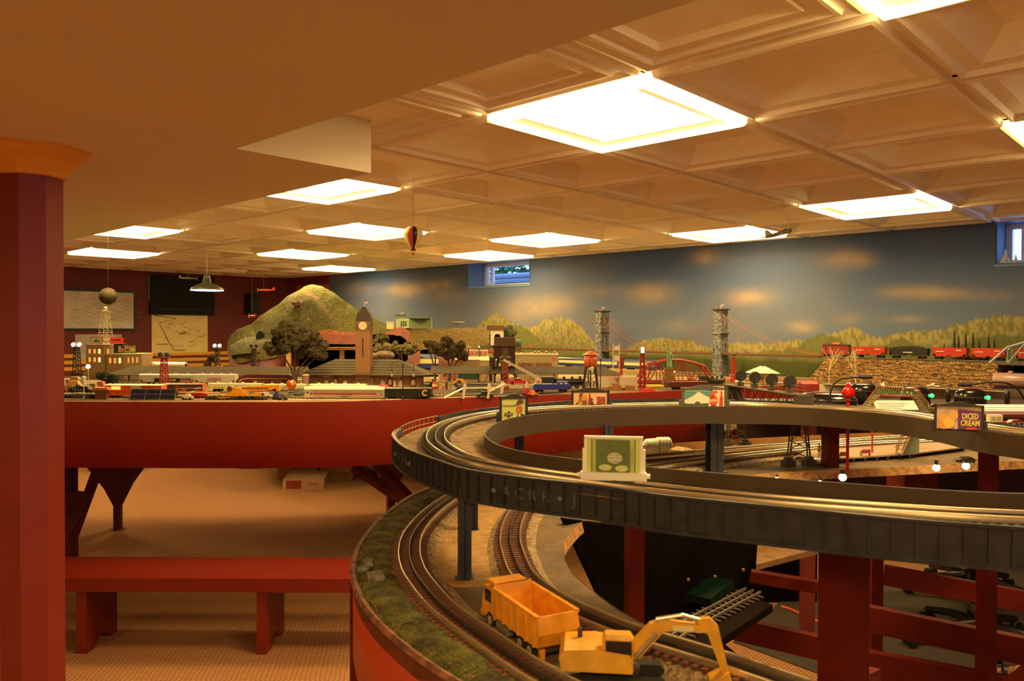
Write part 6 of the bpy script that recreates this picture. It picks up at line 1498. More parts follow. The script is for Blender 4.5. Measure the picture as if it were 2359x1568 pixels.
# second row: tank hoppers behind crane
t,L,H,W=stock(483,606,882,4.3,'tank_car','pale grey long hopper with roof hatches and a yellow panel, behind the crane','train car',z=ZR); hopper(t,L,H,W,(188,182,146)); bx_(t,'yellow_panel',(214,196,60),-L*.46,-L*.15,-W/2-.0015,-W/2,H*.35,H*.62); T_('STAR TANK LINE',.007,(60,80,60),t,-L*.3,H*.5,W,L*.22)
t,L,H,W=stock(612,708,884,4.3,'tank_car','pale grey hopper car behind the copper ball','train car',z=ZR); hopper(t,L,H,W,(178,174,148))
t,L,H,W=stock(715,845,884,4.32,'hopper_car','pale yellow grey hopper roof showing above the silver coach','train car',z=ZR); hopper(t,L,H,W,(196,196,146))
p=U(671,757,4.05); t=thing('copper_globe','round copper ball on a small stand behind the grey gun','globe ornament',(p.x,p.y,ZT)); z=U(671,886,4.05).z-ZT; MB().sph((0,0,z),.026,18,12).done('ball',mat('copper',(214,120,60),.25,.8),t,True); MB().lathe([(.018,0),(.016,.004),(.003,.008),(.003,z-.024)],(0,0,0),10).done('stand',paintm((110,110,100)),t)
p=U(690,757,4.08); clutter(692,0,4.1,.12,.035,(86,94,88),'toy_barge','grey green low toy barge to the right of the copper ball','toy boat')
# grain/cement hoppers under the canopy
t,L,H,W=stock(325,452,861,4.75,'covered_hopper','light grey covered hopper with a black sign panel under the left canopy','train car',z=ZR); hopper(t,L,H,W,(176,170,156)); bx_(t,'sign_panel',(22,20,22),-L*.22,L*.24,-W/2-.0015,-W/2,H*.30,H*.66); T_('HERCULES',.014,(220,206,170),t,L*.02,H*.48,W,L*.30,.0006); bx_(t,'sign_panel',(190,40,40),L*.25,L*.44,-W/2-.0015,-W/2,H*.30,H*.45); bx_(t,'sign_panel',(40,40,70),L*.25,L*.44,-W/2-.0015,-W/2,H*.48,H*.66); T_('HI-FAX',.008,(224,214,190),t,L*.345,H*.57,W,L*.15); T_('PRODUCT',.007,(224,214,190),t,L*.345,H*.38,W,L*.16)
t,L,H,W=stock(452,545,861,4.75,'covered_hopper','light grey covered hopper with red lettering, left of the maroon streamliner','train car',z=ZR); hopper(t,L,H,W,(186,178,164)); T_('UNION\nPACIFIC',.012,(176,60,50),t,0,H*.55,W,L*.36,.0002)
t,L,H,W=stock(548,678,862,4.75,'streamliner','maroon streamlined engine with a gold band beneath the canopy','train',z=ZR); mz=mat('maroon_gloss',(92,30,26),.2)
MB().prism([(-L/2,.012),(-L/2,H*.45),(-L*.44,H*.75),(-L*.36,H*.95),(-L*.28,H),(L*.42,H),(L/2,H*.85),(L/2,.012)],-W/2,W/2,'y').done('body',mz,t); m=MB(); bogies(t,L,W)
m.ribbon([[(-L*.46,-W/2-.001,H*.35),(-L*.42,-W/2-.001,H*.58),(-L*.34,-W/2-.001,H*.68),(L*.36,-W/2-.001,H*.68),(L*.45,-W/2-.001,H*.60)],[(-L*.44,-W/2-.001,H*.35),(-L*.40,-W/2-.001,H*.54),(-L*.34,-W/2-.001,H*.62),(L*.36,-W/2-.001,H*.62),(L*.44,-W/2-.001,H*.55)]]); m.done('gold_band',paintm((214,180,90)),t); T_('PENNSYLVANIA',.010,(214,180,90),t,L*.05,H*.42,W,L*.5)
# platform canopies
def canopy(x0,x1,d0,yt,ye,label,xs,lefthip=True,righthip=True,d1=None):
    d1=d1 or d0; a=U(x0,757,d0); b=U(x1,757,d1); L=(b-a).length; rz=math.atan2(b.y-a.y,b.x-a.x); c=(a+b)/2; zt2=U((x0+x1)/2,yt,(d0+d1)/2+.07).z-ZT; ze=U((x0+x1)/2,ye,(d0+d1)/2-.02).z-ZT
    t=thing('platform_canopy',label,'platform canopy',(c.x,c.y+.05,ZT),rz)
    hl=L*.12 if lefthip else 0; hr=L*.10 if righthip else 0; vs=[(-L/2,-.09,ze),(L/2,-.09,ze),(L/2,.09,ze),(-L/2,.09,ze),(-L/2+hl,0,zt2),(L/2-hr,0,zt2)]
    MB().add(vs,[(0,1,5,4),(2,3,4,5),(1,2,5),(3,0,4),(0,3,2,1)]).done('roof',matbrick('slate_roof',(92,80,56),(76,66,46),(52,44,30),70,.5,.2,.9),t)
    MB().add([(-L/2,-.091,ze),(L/2,-.091,ze),(L/2,-.091,ze-.003),(-L/2,-.091,ze-.003)],[(0,1,2,3)]).done('gutter',mat('gutter_dark',(48,38,26),.7),t)
    for x in xs:
        MB().b2(x*L-.004,x*L+.004,-.004,.004,.0,ze).done('canopy_post',mat('canopy_post_green',(70,86,70),.6),t)
    MB().b2(-L/2+.05,L/2-.05,-.07,.07,0,.012).done('platform',mat('platform_pale',(178,160,122),.85),t)
    return t
canopy(242,705,5.0,843,864,'long grey pitched platform canopy left of the station',[-.4,-.2,0,.2,.4],True,False)
canopy(992,1432,4.95,843,860,'long grey platform canopy right of the station behind the trains',[-.42,-.25,-.05,.15,.33],False,True)
# silver train behind left canopy
t,L,H,W=stock(307,428,833,5.5,'passenger_coach','white silver coach above the left canopy near the grey building','train car',z=ZT+.035); coach(t,L,H-.0,W,(222,214,188),None,mat('dark_glass',(40,34,36)),(236,230,206),.25,.3)
q=U(367,757,5.5); MB().b2(q.x-.5,q.x+.6,5.43,5.57,ZT,ZT+.035).done('roadbed',mat('ballast_tan',(176,150,104)),bigt)
# station -------------------------------------------------------------------
d=4.72; k_=d/F; p=U(835,757,d); brk=matbrick('station_brick',(142,94,54),(116,72,42),(140,110,76),120,.5,.22,.85,.03,.25,rot=(PI/2,0,0)); slate=MATS['slate_roof']
t=thing('station','brick railway station with a slate hipped roof and round headed doors','station building',(p.x,p.y,ZT)); ze=U(835,863,d).z-ZT; zr=U(835,827,d+.12).z-ZT; w=(968-706)/2*k_
bx_(t,'walls',0,-w,w,0,.24,0,ze,m_=brk)
x0,x1=(688-835)*k_,(988-835)*k_; r0,r1=(765-835)*k_*1.03,(908-835)*k_*1.03
MB().add([(x0,-.05,ze),(x1,-.05,ze),(x1,.29,ze),(x0,.29,ze),(r0,.12,zr),(r1,.12,zr)],[(0,1,5,4),(2,3,4,5),(1,2,5),(3,0,4),(0,3,2,1)]).done('roof',slate,t)
for k in range(6):
    f_=k/6; a=Vector((x0,-.05,ze)).lerp(Vector((r0,.12,zr)),f_); b=Vector((x1,-.05,ze)).lerp(Vector((r1,.12,zr)),f_)
    MB().b2(a.x+.004,b.x-.004,a.y-.002,a.y+.002,a.z-.0005,a.z+.002).done('shingle_course',slate,t)
def arch(px,wpx,h0,h1,name,m_,dy=0,par=t): 
    x=(px-835)*k_; w_=wpx*k_/2; return shape([(x-w_,h0),(x+w_,h0)]+[(x+w_*math.cos(a),h1-w_+w_*math.sin(a)) for a in [PI*q/6 for q in range(7)]],m_,par,-.0005-dy,.0012,name)
doorm=mat('door_brown',(98,44,26),.5); blind=mat('blind_pale',(206,184,160),.7)
for px,wp_ in((773,14),(899,13),(952,16)): o=arch(px,wp_,0,ze*.90,'door',doorm); arch(px,wp_*.55,ze*.2,ze*.62,'door_pane',blind,.002)
for px in(727,752,795,882,923,908): arch(px,10,ze*.05,ze*.55,'window',mat('window_mauve',(150,116,104),.5) if px in(727,) else blind)
x=(838-835)*k_; w_=21*k_; shape([(x-w_,0),(x+w_,0)]+[(x+w_*math.cos(a),ze*.62+w_*.42*math.sin(a)) for a in [PI*q/10 for q in range(11)]],mat('arch_pink',(196,150,120),.6),t,-.0005,.0015,'entrance_arch')
for k in range(16): MB().b2(x-w_*.9+k*w_*.12-.0006,x-w_*.9+k*w_*.12+.0006,-.005,-.003,0,ze*.66).done('gate_bar',mat('gate_dark',(36,44,40),.5),t)
for px in(752,916): bx_(t,'name_board',(190,140,112),(px-8-835)*k_,(px+8-835)*k_,-.003,-.001,ze*.80,ze*.94)
# clock tower
zt0=U(838,857,d-.05).z-ZT; zt1=U(838,760,d-.02).z-ZT; zt2=U(838,740,d-.02).z-ZT; zt3=U(838,706,d-.02).z-ZT; hw=17*k_; xc=(838-835)*k_
tw=thing('clock_tower','tall slim brick clock tower with a pointed dark dome rising from the station roof','clock tower',(p.x+xc,p.y+.01,ZT))
MB().b2(-hw,hw,-.04,-.04+2*hw,.05,zt1).done('shaft',brk,tw); MB().b2(-hw*1.03,hw*1.03,-.042,-.038+2*hw,zt1,zt2).done('belfry',matbrick('belfry_brick',(112,78,50),(88,58,38),(120,96,70),150,.5,.25,.85,.03,.2,rot=(PI/2,0,0)),tw)
cyy=-.04+hw; MB().lathe([(hw*1.42,zt2),(hw*1.30,zt2+(zt3-zt2)*.22),(hw*1.05,zt2+(zt3-zt2)*.55),(hw*.62,zt2+(zt3-zt2)*.82),(hw*.2,zt3),(.001,zt3+.003)],(0,cyy,0),4,a0=PI/4).done('dome',mat('dome_dark',(62,46,32),.8,noise=.4,scale=80),tw)
MB().lathe([(hw*.55,-.0455),(hw*.55,-.043),(hw*.4,-.043)],(0,0,(zt1+zt2)/2),20,'y').done('clock_face',mat('clock_white',(200,184,140),.5),tw); m=MB(); zc_=(zt1+zt2)/2; m.b2(-.0006,.0006,-.0465,-.0458,zc_,zc_+hw*.5); m.b2(0,hw*.35,-.0465,-.0458,zc_-.0006,zc_+.0006); m.lathe([(hw*.78,-.0462),(hw*.78,-.0458),(hw*.70,-.0458)],(0,0,zc_),20,'y') if 0 else None; m.done('clock_hand',ink,tw)
for s in(-1,1):
    for q in(0,1,2): MB().b2(s*hw*.85-.002,s*hw*.85+.002,-.044,-.041,zt1+.006+q*.011,zt1+.013+q*.011).done('louvre',mat('louvre_dark',(44,30,22),.8),tw)
MB().b2(-.0035,.0035,-.0425,-.039,U(838,821,d).z-ZT,U(838,779,d).z-ZT).done('window_slit',mat('louvre_dark',(44,30,22)),tw)
MB().b2(-hw*1.1,hw*1.1,-.044,-.036+2*hw,zt1-.003,zt1).done('cornice',mat('cornice_tan',(150,104,66),.7),tw); flag(tw,0,zt3,.034,.02,cyy)
lamp(691,862,4.4,'x') if 0 else None
p=U(794,757,4.6); t=thing('fire_barrel','grey tapered barrel with a glowing orange top left of the station','barrel',(U(704,0,4.6).x,4.6,ZT)); H=U(704,864,4.6).z-ZT; MB().lathe([(.014,0),(.022,H*.9),(.024,H)],(0,0,0),14).done('barrel',paintm((150,116,96)),t); MB().lathe([(.020,H+.0005),(.020,H+.002),(.001,H+.006)],(0,0,0),14).done('glow',mat('glow_orange',(255,140,60),.5,emit=(255,120,50),es=1.6),t)
# twin ornate lamps
def twin(px,yt,yb,d,label,scale=1):
    p=U(px,757,d); H=U(px,yt,d).z-ZT; k_=d/F; t=thing('twin_street_lamp',label,'street lamp',(p.x,d,ZT)); gm=mat('lamp_green',(30,46,32),.35)
    MB().lathe([(.009,0),(.008,.01),(.0035,.016),(.003,.035),(.0045,.038),(.0026,.042),(.0024,H*.78),(.0045,H*.8),(.0022,H*.83),(.0012,H*.93)],(0,0,0),10).done('pole',gm,t)
    r=12.5*k_*scale
    for s in(-1,1):
        m=MB(); c=(s*r*1.05,H*.98-r*.5); m.tube([(s*.001,0,H*.80)]+[(c[0]-s*r*.95*math.cos(a),0,c[1]+r*.55*math.sin(a)*1.1) for a in [PI*q/10 for q in range(11)]]+[(s*r*2.0,0,H*.74)],.0015,6)
        m.tube([(c[0]+s*r*.45*math.cos(a)*(1-a/14),0,c[1]-r*.1+r*.3*math.sin(a)*(1-a/14)) for a in [q*.5 for q in range(14)]],.001,5); m.done('scroll_arm',gm,t)
        h=MB(); h.lathe([(.004,.012),(.006,.004),(.0095,0),(.009,-.003)],(s*r*2.0,0,H*.70),12); h.done('lamp_hood',gm,t); MB().lathe([(.006,0),(.0065,-.006),(.003,-.016),(.001,-.019)],(s*r*2.0,0,H*.70-.003),12).done('lamp_globe',mat('globe_cream',(222,206,170),.25),t,True)
twin(928,832,925,3.9,'ornate dark green twin street lamp in front of the black gondola')
twin(1384,820,897,4.45,'ornate dark green twin street lamp right of the orange water tower',1)
# water tower
d=4.5; k_=d/F; p=U(1361,757,d); t=thing('water_tower','orange water tank on dark tapering legs','water tower',(p.x,d,ZT)); z0=U(1361,845,d).z-ZT; z1=U(1361,817,d).z-ZT; z2=U(1361,808,d).z-ZT; r=15*k_; og2=mat('tank_orange',(206,92,44),.45)
MB().lathe([(r,z0),(r,z1)],(0,0,0),14).done('tank',og2,t,True); MB().lathe([(r*1.25,z1),(r*1.2,z1+.002),(r*.4,z2-.004),(.003,z2)],(0,0,0),14).done('tank_roof',mat('tank_roof',(206,110,72),.5),t)
MB().lathe([(r*.9,z0-.004),(r*.95,z0)],(0,0,0),14).done('platform',paintm((60,40,30)),t)
for sx in(-1,1):
    for sy in(-1,1): MB().tube([(sx*r*.7,sy*r*.7,z0),(sx*r*1.15,sy*r*1.15,0)],.004,6).done('leg',paintm((44,32,28)),t)
m=MB(); [m.tube([(s*r*.85,-r*.85,z0*.65),(-s*r*1.0,-r*1.0,z0*.3)],.0015,4) for s in(-1,1)]; m.done('cross_brace',paintm((44,32,28)),t); MB().cyl((0,0,.0),(0,0,z0),.004,n=8).done('downpipe',paintm((44,32,28)),t); MB().lathe([(.06,0),(.056,.006),(.02,.012)],(0,0,0),14).done('base_mound',mat('mound_dark',(60,52,36),.95,noise=.3,scale=60),t)
lamp(1364,855,4.4,'white cone lamp post in front of the water tower','cone')
# brown coaling tower
d=5.0; k_=d/F; p=U(1160,757,d); t=thing('coaling_tower','tall brown coaling tower on open timber legs with dark upper hoppers','coaling tower',(p.x,d,ZT)); X=lambda px:(px-1160)*k_; Zp=lambda py:U(1160,py,d).z-ZT
bw=mat('tower_brown',(88,66,46),.85,noise=.1,scale=40); bd=mat('tower_dark',(58,36,26),.85,noise=.2,scale=40)
bx_(t,'head_house',0,X(1139),X(1187),-.06,.06,Zp(797),Zp(777),m_=bw); bx_(t,'bin',0,X(1139),X(1154),-.05,.05,Zp(826),Zp(790),m_=bd); bx_(t,'bin',0,X(1172),X(1187),-.05,.05,Zp(826),Zp(790),m_=bd); bx_(t,'shaft',0,X(1154),X(1172),-.045,.045,0,Zp(797),m_=bw)
bx_(t,'bin',0,X(1132),X(1142),-.045,.03,Zp(846),Zp(822),m_=paintm((30,24,22))); bx_(t,'bin',0,X(1176),X(1187),-.045,.045,Zp(842),Zp(824),m_=paintm((30,24,22)))
for px in(1140,1186):
    for y in(-.045,.045): MB().b2(X(px)-.004,X(px)+.004,y-.004,y+.004,0,Zp(824)).done('leg',bd,t)
for a,b in((1140,1156),(1186,1168)): MB().tube([(X(a),-.045,Zp(852)*.6),(X(b),-.045,Zp(845))],.003,4).done('brace',bd,t); 
m=MB(); m.tube([(X(1132),-.06,Zp(846)),(X(1117),-.12,Zp(878))],.0015,4); m.tube([(X(1135),-.06,Zp(846)),(X(1120),-.12,Zp(878))],.0015,4); [m.tube([(X(1132-q*1.9),-.06-q*.0075,Zp(846+q*4)),(X(1135-q*1.9),-.06-q*.0075,Zp(846+q*4))],.001,4) for q in range(8)]; m.done('ladder',paintm((44,34,28)),t)
# signal cabin pink roof by tower
d=5.15; k_=d/F; p=U(1131,757,d); t=thing('signal_cabin','tiny yellow signal cabin with pink roof left of the coaling tower','cabin',(p.x,d,ZT)); z0=U(1131,822,d).z-ZT; z1=U(1131,812,d).z-ZT; z2=U(1131,804,d).z-ZT
bx_(t,'stilts',(70,56,40),-.010,.010,-.01,.01,0,z0); bx_(t,'walls',(204,190,120),-.016,.016,-.016,.016,z0,z1); MB().prism([(-.022,z1),(.022,z1),(.012,z2),(-.010,z2)],-.022,.022,'y').done('roof',paintm((206,110,84)),t)
# pink warehouses, garage
def house(px0,px1,ye,yr,d,name,label,c,roofc,cat='building',dep=.2,rz=0,gable='x',z=ZT,overh=.006):
    k_=d/F; p=U((px0+px1)/2,757,d); w=(px1-px0)*k_; ze=U(px0,ye,d).z-z; zr=U(px0,yr,d+dep/2).z-z; t=thing(name,label,cat,(p.x,d,z),rz)
    bx_(t,'walls',c,-w/2,w/2,0,dep,0,ze)
    if gable=='x': MB().prism([(-.008,ze),(dep+.008,ze),(dep/2,zr)],-w/2-overh,w/2+overh,'x').done('roof',paintm(roofc,.8),t)
    else: MB().prism([(-w/2-overh,ze),(w/2+overh,ze),(0,zr)],-.006,dep+.006,'y').done('roof',paintm(roofc,.8),t)
    return t,w,ze,zr,k_
t,w,ze,zr,k_=house(1012,1050,843-22,808,5.35,'warehouse','pink gabled warehouse with grey roof behind the small trees','' and 0 or (206,150,138),(196,176,140),dep=.3,gable='y')
m=MB(); m.prism([(-w/2,ze),(w/2,ze),(0,zr-.008)],-.008,-.0065,'y'); m.done('gable_wall',paintm((206,150,138)),t); bx_(t,'window',(90,110,90),-.03,-.01,-.002,0,.02,.04)
t,w,ze,zr,k_=house(1050,1122,828,816,5.3,'freight_house','long pale roofed freight house with green doors behind the right canopy',(190,166,124),(206,182,140),dep=.35)
bx_(t,'door',(70,96,72),-w*.42,w*.25,-.002,0,.01,ze*.55); bx_(t,'clerestory',(200,150,130),-w*.2,w*.5,.12,.24,zr-.01,zr+.03); m=MB(); [m.b2(-w*.15+q*.03,-w*.13+q*.03,.118,.12,zr,zr+.02) for q in range(5)]; m.done('window',paintm((120,60,50)),t)
t,w,ze,zr,k_=house(1108,1142,830,824,5.28,'round_ended_annex','small tan annex with a round pink door next to the coaling tower',(196,172,120),(200,180,136),dep=.2); MB().lathe([(.014,-.002),(.014,.001),(.010,.001)],(0.004,-.001,ze*.5),14,'y').done('round_door',paintm((186,130,100)),t)
for k,(px,yt,c) in enumerate(((1079,798,(90,30,20)),(1104,798,(90,84,60)))):
    p=U(px,757,5.4); z0=U(px,812,5.4).z-ZT; z1=U(px,yt,5.4).z-ZT; t=thing('beacon_post',['red lamp post on the freight house ridge','warm lit beacon on the freight house ridge'][k],'beacon',(p.x,5.4,ZT)); bx_(t,'post',c,-.004,.004,-.004,.004,z0-.03,z1-.006); MB().lathe([(.005,z1-.006),(.004,z1),(.001,z1+.006)],(0,0,0),8).done('lamp',mat('beacon_lit_%d'%k,(255,180,90),.4,emit=(255,90,40) if k==0 else (255,200,120),es=2 if k==0 else 4),t)
d=5.35; t,w,ze,zr,k_=house(1188,1286,817,811,d,'garage','tan garage hall with two wide windows and a small flag plaque',(186,170,116),(120,96,60),dep=.4)
for (a,b) in((1193,1229),(1234,1272)): bx_(t,'window',0,(a-1237)*k_,(b-1237)*k_,-.003,0,U(0,844,d).z-ZT,U(0,831,d).z-ZT,m_=mat('warm_window',(150,84,64),.3,noise=.5,scale=50,emit=(255,140,80),es=.12))
m=MB(); [m.b2((px-1237)*k_-.001,(px-1237)*k_+.001,-.004,-.003,U(0,844,d).z-ZT,U(0,831,d).z-ZT) for px in(1205,1217,1246,1258)]; m.done('mullion',paintm((110,60,44)),t)
bx_(t,'flag_plaque',(206,120,100),(1272-1237)*k_,(1281-1237)*k_,-.003,0,U(0,826,d).z-ZT,U(0,817,d).z-ZT)
zroof=ZT+zr
for k,(px,c) in enumerate(((1195,(40,120,50)),(1207,(30,110,46)),(1218,(40,130,56)),(1236,(220,200,50)),(1244,(226,222,200)),(1252,(40,120,60)),(1262,(220,214,190)),(1270,(40,140,56)),(1281,(224,220,196)))):
    p=U(px,757,5.45); z=ZT+zr-.012 ; t=thing('toy_tractor',['dark green toy tractor at the left end of the garage roof','second green toy tractor on the garage roof','third green toy tractor on the garage roof','yellow toy tractor on the garage roof','white toy wagon right of the yellow tractor','green tractor behind the white wagons','second white toy wagon on the garage roof','last green tractor on the garage roof','white wagon at the right end of the garage roof'][k],'toy tractor',(p.x,5.5,z),random.Random(k).uniform(-.5,.5),'toys on the garage roof')
    bx_(t,'body',c,-.014,.010,-.006,.006,.006,.014); bx_(t,'cab',c,-.012,-.002,-.006,.006,.014,.024); 
    for x,r in((-.008,.008),(.008,.005)): 
        for s in(-1,1): MB().cyl((x,s*.007,r),(x,s*.009,r),r,n=10).done('wheel',paintm((206,190,60)) if c[1]>c[0] else wheelm,t)
# green oil drum tank on bank
p=U(1193,757,6.1); z0=U(1193,797,6.1).z; o=MB().lathe([(.026,0),(.026,.05),(.022,.053)],(0,0,0),14).done('storage_tank',paintm((70,92,76)),None,True,loc=(p.x,6.1,z0)); tag(o,'small green storage tank left of the bridge approach','tank'); MB().b2(-.03,.03,-.03,.03,ZT-z0,0).done('stand',mat('mound_brown',(98,66,34)),o)
# grey lit building with roof signs
d=5.3; k_=d/F; gb_=mat('building_grey',(150,128,92),.85,noise=.08,scale=30)
p=U(225,757,d); t=thing('grey_building','grey stone office block with lit windows and advertising signs on its roof','building',(p.x,d,ZT)); X=lambda px:(px-225)*k_; Zp=lambda py:U(225,py,d).z-ZT
bx_(t,'tall_wing',0,X(198),X(240),0,.16,0,Zp(795),m_=gb_); MB().prism([(X(240),0),(X(252),.03),(X(252),.16),(X(240),.16)],0,Zp(795),'z').done('tall_wing_corner',gb_,t); bx_(t,'cornice',0,X(197),X(252.5),-.004,.16,Zp(795),Zp(792.5),m_=mat('cornice_pale',(176,154,112),.8))
bx_(t,'low_wing',0,X(247),X(286),-.01,.15,0,Zp(817),m_=gb_); MB().prism([(X(286),-.01),(X(320),.04),(X(320),.2),(X(286),.2)],0,Zp(817),'z').done('low_wing_corner',gb_,t); MB().prism([(X(246),-.014),(X(286),-.014),(X(321),.036),(X(321),.2),(X(246),.2)],Zp(817),Zp(814),'z').done('cornice',MATS['cornice_pale'],t)
m=MB()
lw=mat('lit_window',(255,214,140),.4,emit=(255,196,110),es=2.2); lw2=mat('lit_window_dim',(230,160,80),.4,emit=(255,160,70),es=.8)
for ya,yb in((804,814),(823,833.5)):
    for k,px in enumerate((206.5,218,229)): bx_(t,'window',0,X(px-2.3),X(px+2.3),-.0025,.001,Zp(yb),Zp(ya),m_=lw if k==2 else lw2)
    bx_(t,'window',0,X(245),X(248),.008,.016,Zp(yb),Zp(ya),m_=lw2)
for k,px in enumerate((255.5,266.5,277.5)): bx_(t,'window',0,X(px-2.2),X(px+2.2),-.0125,-.009,Zp(836),Zp(824),m_=lw if k==2 else lw2)
for px in(295,303,311): y=-.01+(px-286)/34*.05; bx_(t,'window',0,X(px-1.4),X(px+1.4),y-.003,y+.004,Zp(835),Zp(823),m_=lw2)
bx_(t,'belt_course',0,X(197.5),X(240),-.003,.002,Zp(818),Zp(816),m_=MATS['cornice_pale'])
def rsign(px0,px1,py0,py1,label,face,fram,words=None,wc=(40,30,50),sz=.02,dd=5.32,base=None,lit=0):
    k_=dd/F; c=U((px0+px1)/2,py1,dd); w=(px1-px0)*k_; h=(py1-py0)*k_; t=thing('roof_sign',label,'sign',c)
    bx_(t,'frame',0,-w/2,w/2,0,.008,-.003,h,m_=fram); bx_(t,'face',0,-w/2+.004,w/2-.004,-.002,.001,.002,h-.004,m_=face)
    if words: text(words,sz,paintm(wc),t,(0,-.003,h*.5),0,PI/2,'lettering',.0004,width=w*.82,bold=.0008)
    return t,w,h
t,w,h=rsign(208,236,776,791,'red framed picture sign on the tall wing, left of the other roof signs',mat('sign_pale',(196,196,160),.5),paintm((150,40,34))); shape([(-w*.4,h*.2),(-w*.2,h*.35),(0,h*.8),(w*.1,h*.6),(w*.3,h*.35),(w*.4,h*.2)],paintm((70,110,110)),t,-.003)
t,w,h=rsign(254,283,777,789,'glowing red sign reading CLARK on the roof',mat('sign_red_lit',(214,56,30),.4,emit=(255,60,20),es=.5),paintm((214,56,30)),'CLARK',(30,26,50))
t,w,h=rsign(286,314,794,812,'green picture billboard with an orange heading at the right end of the roof',mat('sign_green',(186,190,120),.5),blk); T2=text('TEXACO',.014,paintm((206,90,40)),t,(w*.12,-.003,h*.78),0,PI/2,'lettering',.0004,width=w*.55,bold=.0008); shape(ell(w*.2,h*.4,w*.14,h*.2),paintm((226,216,170)),t,-.003); shape([(-w*.35,h*.2),(-w*.1,h*.2),(-w*.08,h*.5),(-w*.33,h*.5)],paintm((110,70,40)),t,-.003)
dd=5.36; c=U(268,813,dd); t=thing('roof_house','black rooftop house with lit windows under the red sign','rooftop house',c); bx_(t,'walls',(34,28,26),-.044,.044,0,.06,0,.066); [bx_(t,'window',0,x-.009,x+.009,-.003,0,.006,.05,m_=lw2 if x<0 else paintm((170,160,140))) for x in(-.028,.024)]
c=U(283,812,5.3); t=thing('diamond_sign','small orange diamond sign with a dark letter E before the rooftop house','sign',c); MB().prism([(-.014,.016),(0,.002),(.014,.016),(0,.030)],-.014,-.011,'y').done('face',paintm((220,120,60)),t); text('E',.012,ink,t,(0,-.015,.016),0,PI/2,'lettering',.0003)
# radio mast
d=5.4; k_=d/F; p=U(238,757,d); z0=U(238,797,d).z; z1=U(238,718,d).z; t=thing('radio_mast','pale lattice radio mast on the roof of the grey building','radio mast',(p.x,d+.03,z0)); H=z1-z0; w0=.040; m=MB()
for sx in(-1,1):
    for sy in(-1,1): m.tube([(sx*w0,sy*w0,0),(sx*.017,sy*.017,H)],.0014,4)
for k in range(5):
    a=w0+(.017-w0)*k/5; b=w0+(.017-w0)*(k+1)/5; za,zb2=H*k/5,H*(k+1)/5
    for s in(-1,1): m.tube([(-a,s*a,za),(b,s*b,zb2)],.0007,4); m.tube([(a,s*a,za),(-b,s*b,zb2)],.0007,4); m.tube([(-b,s*b,zb2),(b,s*b,zb2)],.0007,4); m.tube([(s*b,-b,zb2),(s*b,b,zb2)],.0009,4)
pm=mat('mast_pale',(206,196,150),.5); m.done('mast',pm,t,kind='stuff'); MB().b2(-.022,.03,-.022,.022,H,H+.003).done('gallery',pm,t); MB().sph((0,0,H+.022),.015,12,8).done('beacon',paintm((150,140,120),.2),t,True); MB().cyl((0,0,H),(0,0,H+.01),.004,n=8).done('pedestal',pm,t)
m=MB(); [m.cyl((x,-.02,H),(x,-.02,H+.012),.0008,n=4) for x in(-.02,-.005,.01,.028)]; m.tube([(-.02,-.02,H+.012),(.028,-.02,H+.012)],.0008,4); m.done('railing',pm,t)
# hanging globe
t=thing('hanging_globe','mottled tan moon globe hanging in front of the framed map','hanging globe',U(249,682,5.6)); MB().sph((0,0,0),.060,20,14).done('ball',mat('moon_tan',(74,62,42),.95,scale=14,c2=(50,42,28),spec=.1),t,True); MB().cyl((0,0,.06),(0,0,ZC-U(249,682,5.6).z),.0006,n=4).done('thread',paintm((70,50,40)),t)
# steam engine and tender middle
t,L,H,W=stock(1050,1137,880,4.28,'tender','black tank tender with yellow lettering behind the white ramps','train car',rz=.05,z=ZR); tankcar(t,L*1.0,H,W,(34,30,26),0); bx_(t,'side_sheet',(34,30,26),-L*.46,L*.46,-W/2,W/2,.016,H*.55); T_('SOUTHERN RAILWAY',.008,(200,176,50),t,-L*.15,H*.38,W,L*.45); T_('1401',.008,(200,176,50),t,L*.3,H*.38,W,L*.12)
t,L,H,W=stock(1246,1350,866,4.62,'steam_engine','black steam locomotive right of the white lattice crane boom','train',rz=.10,z=ZR); steamer(t,L,H)
t,L,H,W=stock(1005,1052,884,4.4,'x','x','x') if 0 else (0,0,0,0)
t,L,H,W=stock(1672,1712,862,5.0,'x','x','x') if 0 else (0,0,0,0)
t,L,H,W=stock(1610,1672,864,4.95,'steam_engine','dark olive toy steam engine with a crane boom right of the statue','train',rz=.1,z=ZR-.01); steamer(t,L,H,.05,(52,46,32))
# white car ramps
def ramp(px,d,label,rz):
    p=U(px,757,d); t=thing('car_ramp',label,'model ramp',(p.x,d,ZT),rz); wm=mat('ramp_white',(210,198,176),.5)
    for y in(-.02,.02): MB().box((.03,y,.052),(.17,.008,.004),0,-.0).done('runway',wm,t)
    for x in(-.05,.075):
        for y in(-.03,.03): MB().box((x,y,.036),(.012,.003,.072),0,.15).done('post',wm,t)
        MB().b2(x-.004,x+.004,-.03,.03,.048,.052).done('crossbar',wm,t)
    for y in(-.02,.02): MB().tube([(-.055,y,.05),(-.15,y,.002)],[.004,.004],4).done('ramp_rail',wm,t); MB().tube([(.115,y,.052),(.16,y,.072)],.004,4).done('ramp_rail',wm,t)
    return t
ramp(1092,3.98,'white car loading ramp on the fascia edge, left one',.1); ramp(1178,4.2,'white car loading ramp carrying the pink car, right one',.12)
p=U(1195,757,4.2); t=thing('pink_car','glossy pink red toy car parked on top of the right ramp','toy car',(p.x,4.2,ZT+.056),.12); pkc=mat('pink_gloss',(196,36,60),.15)
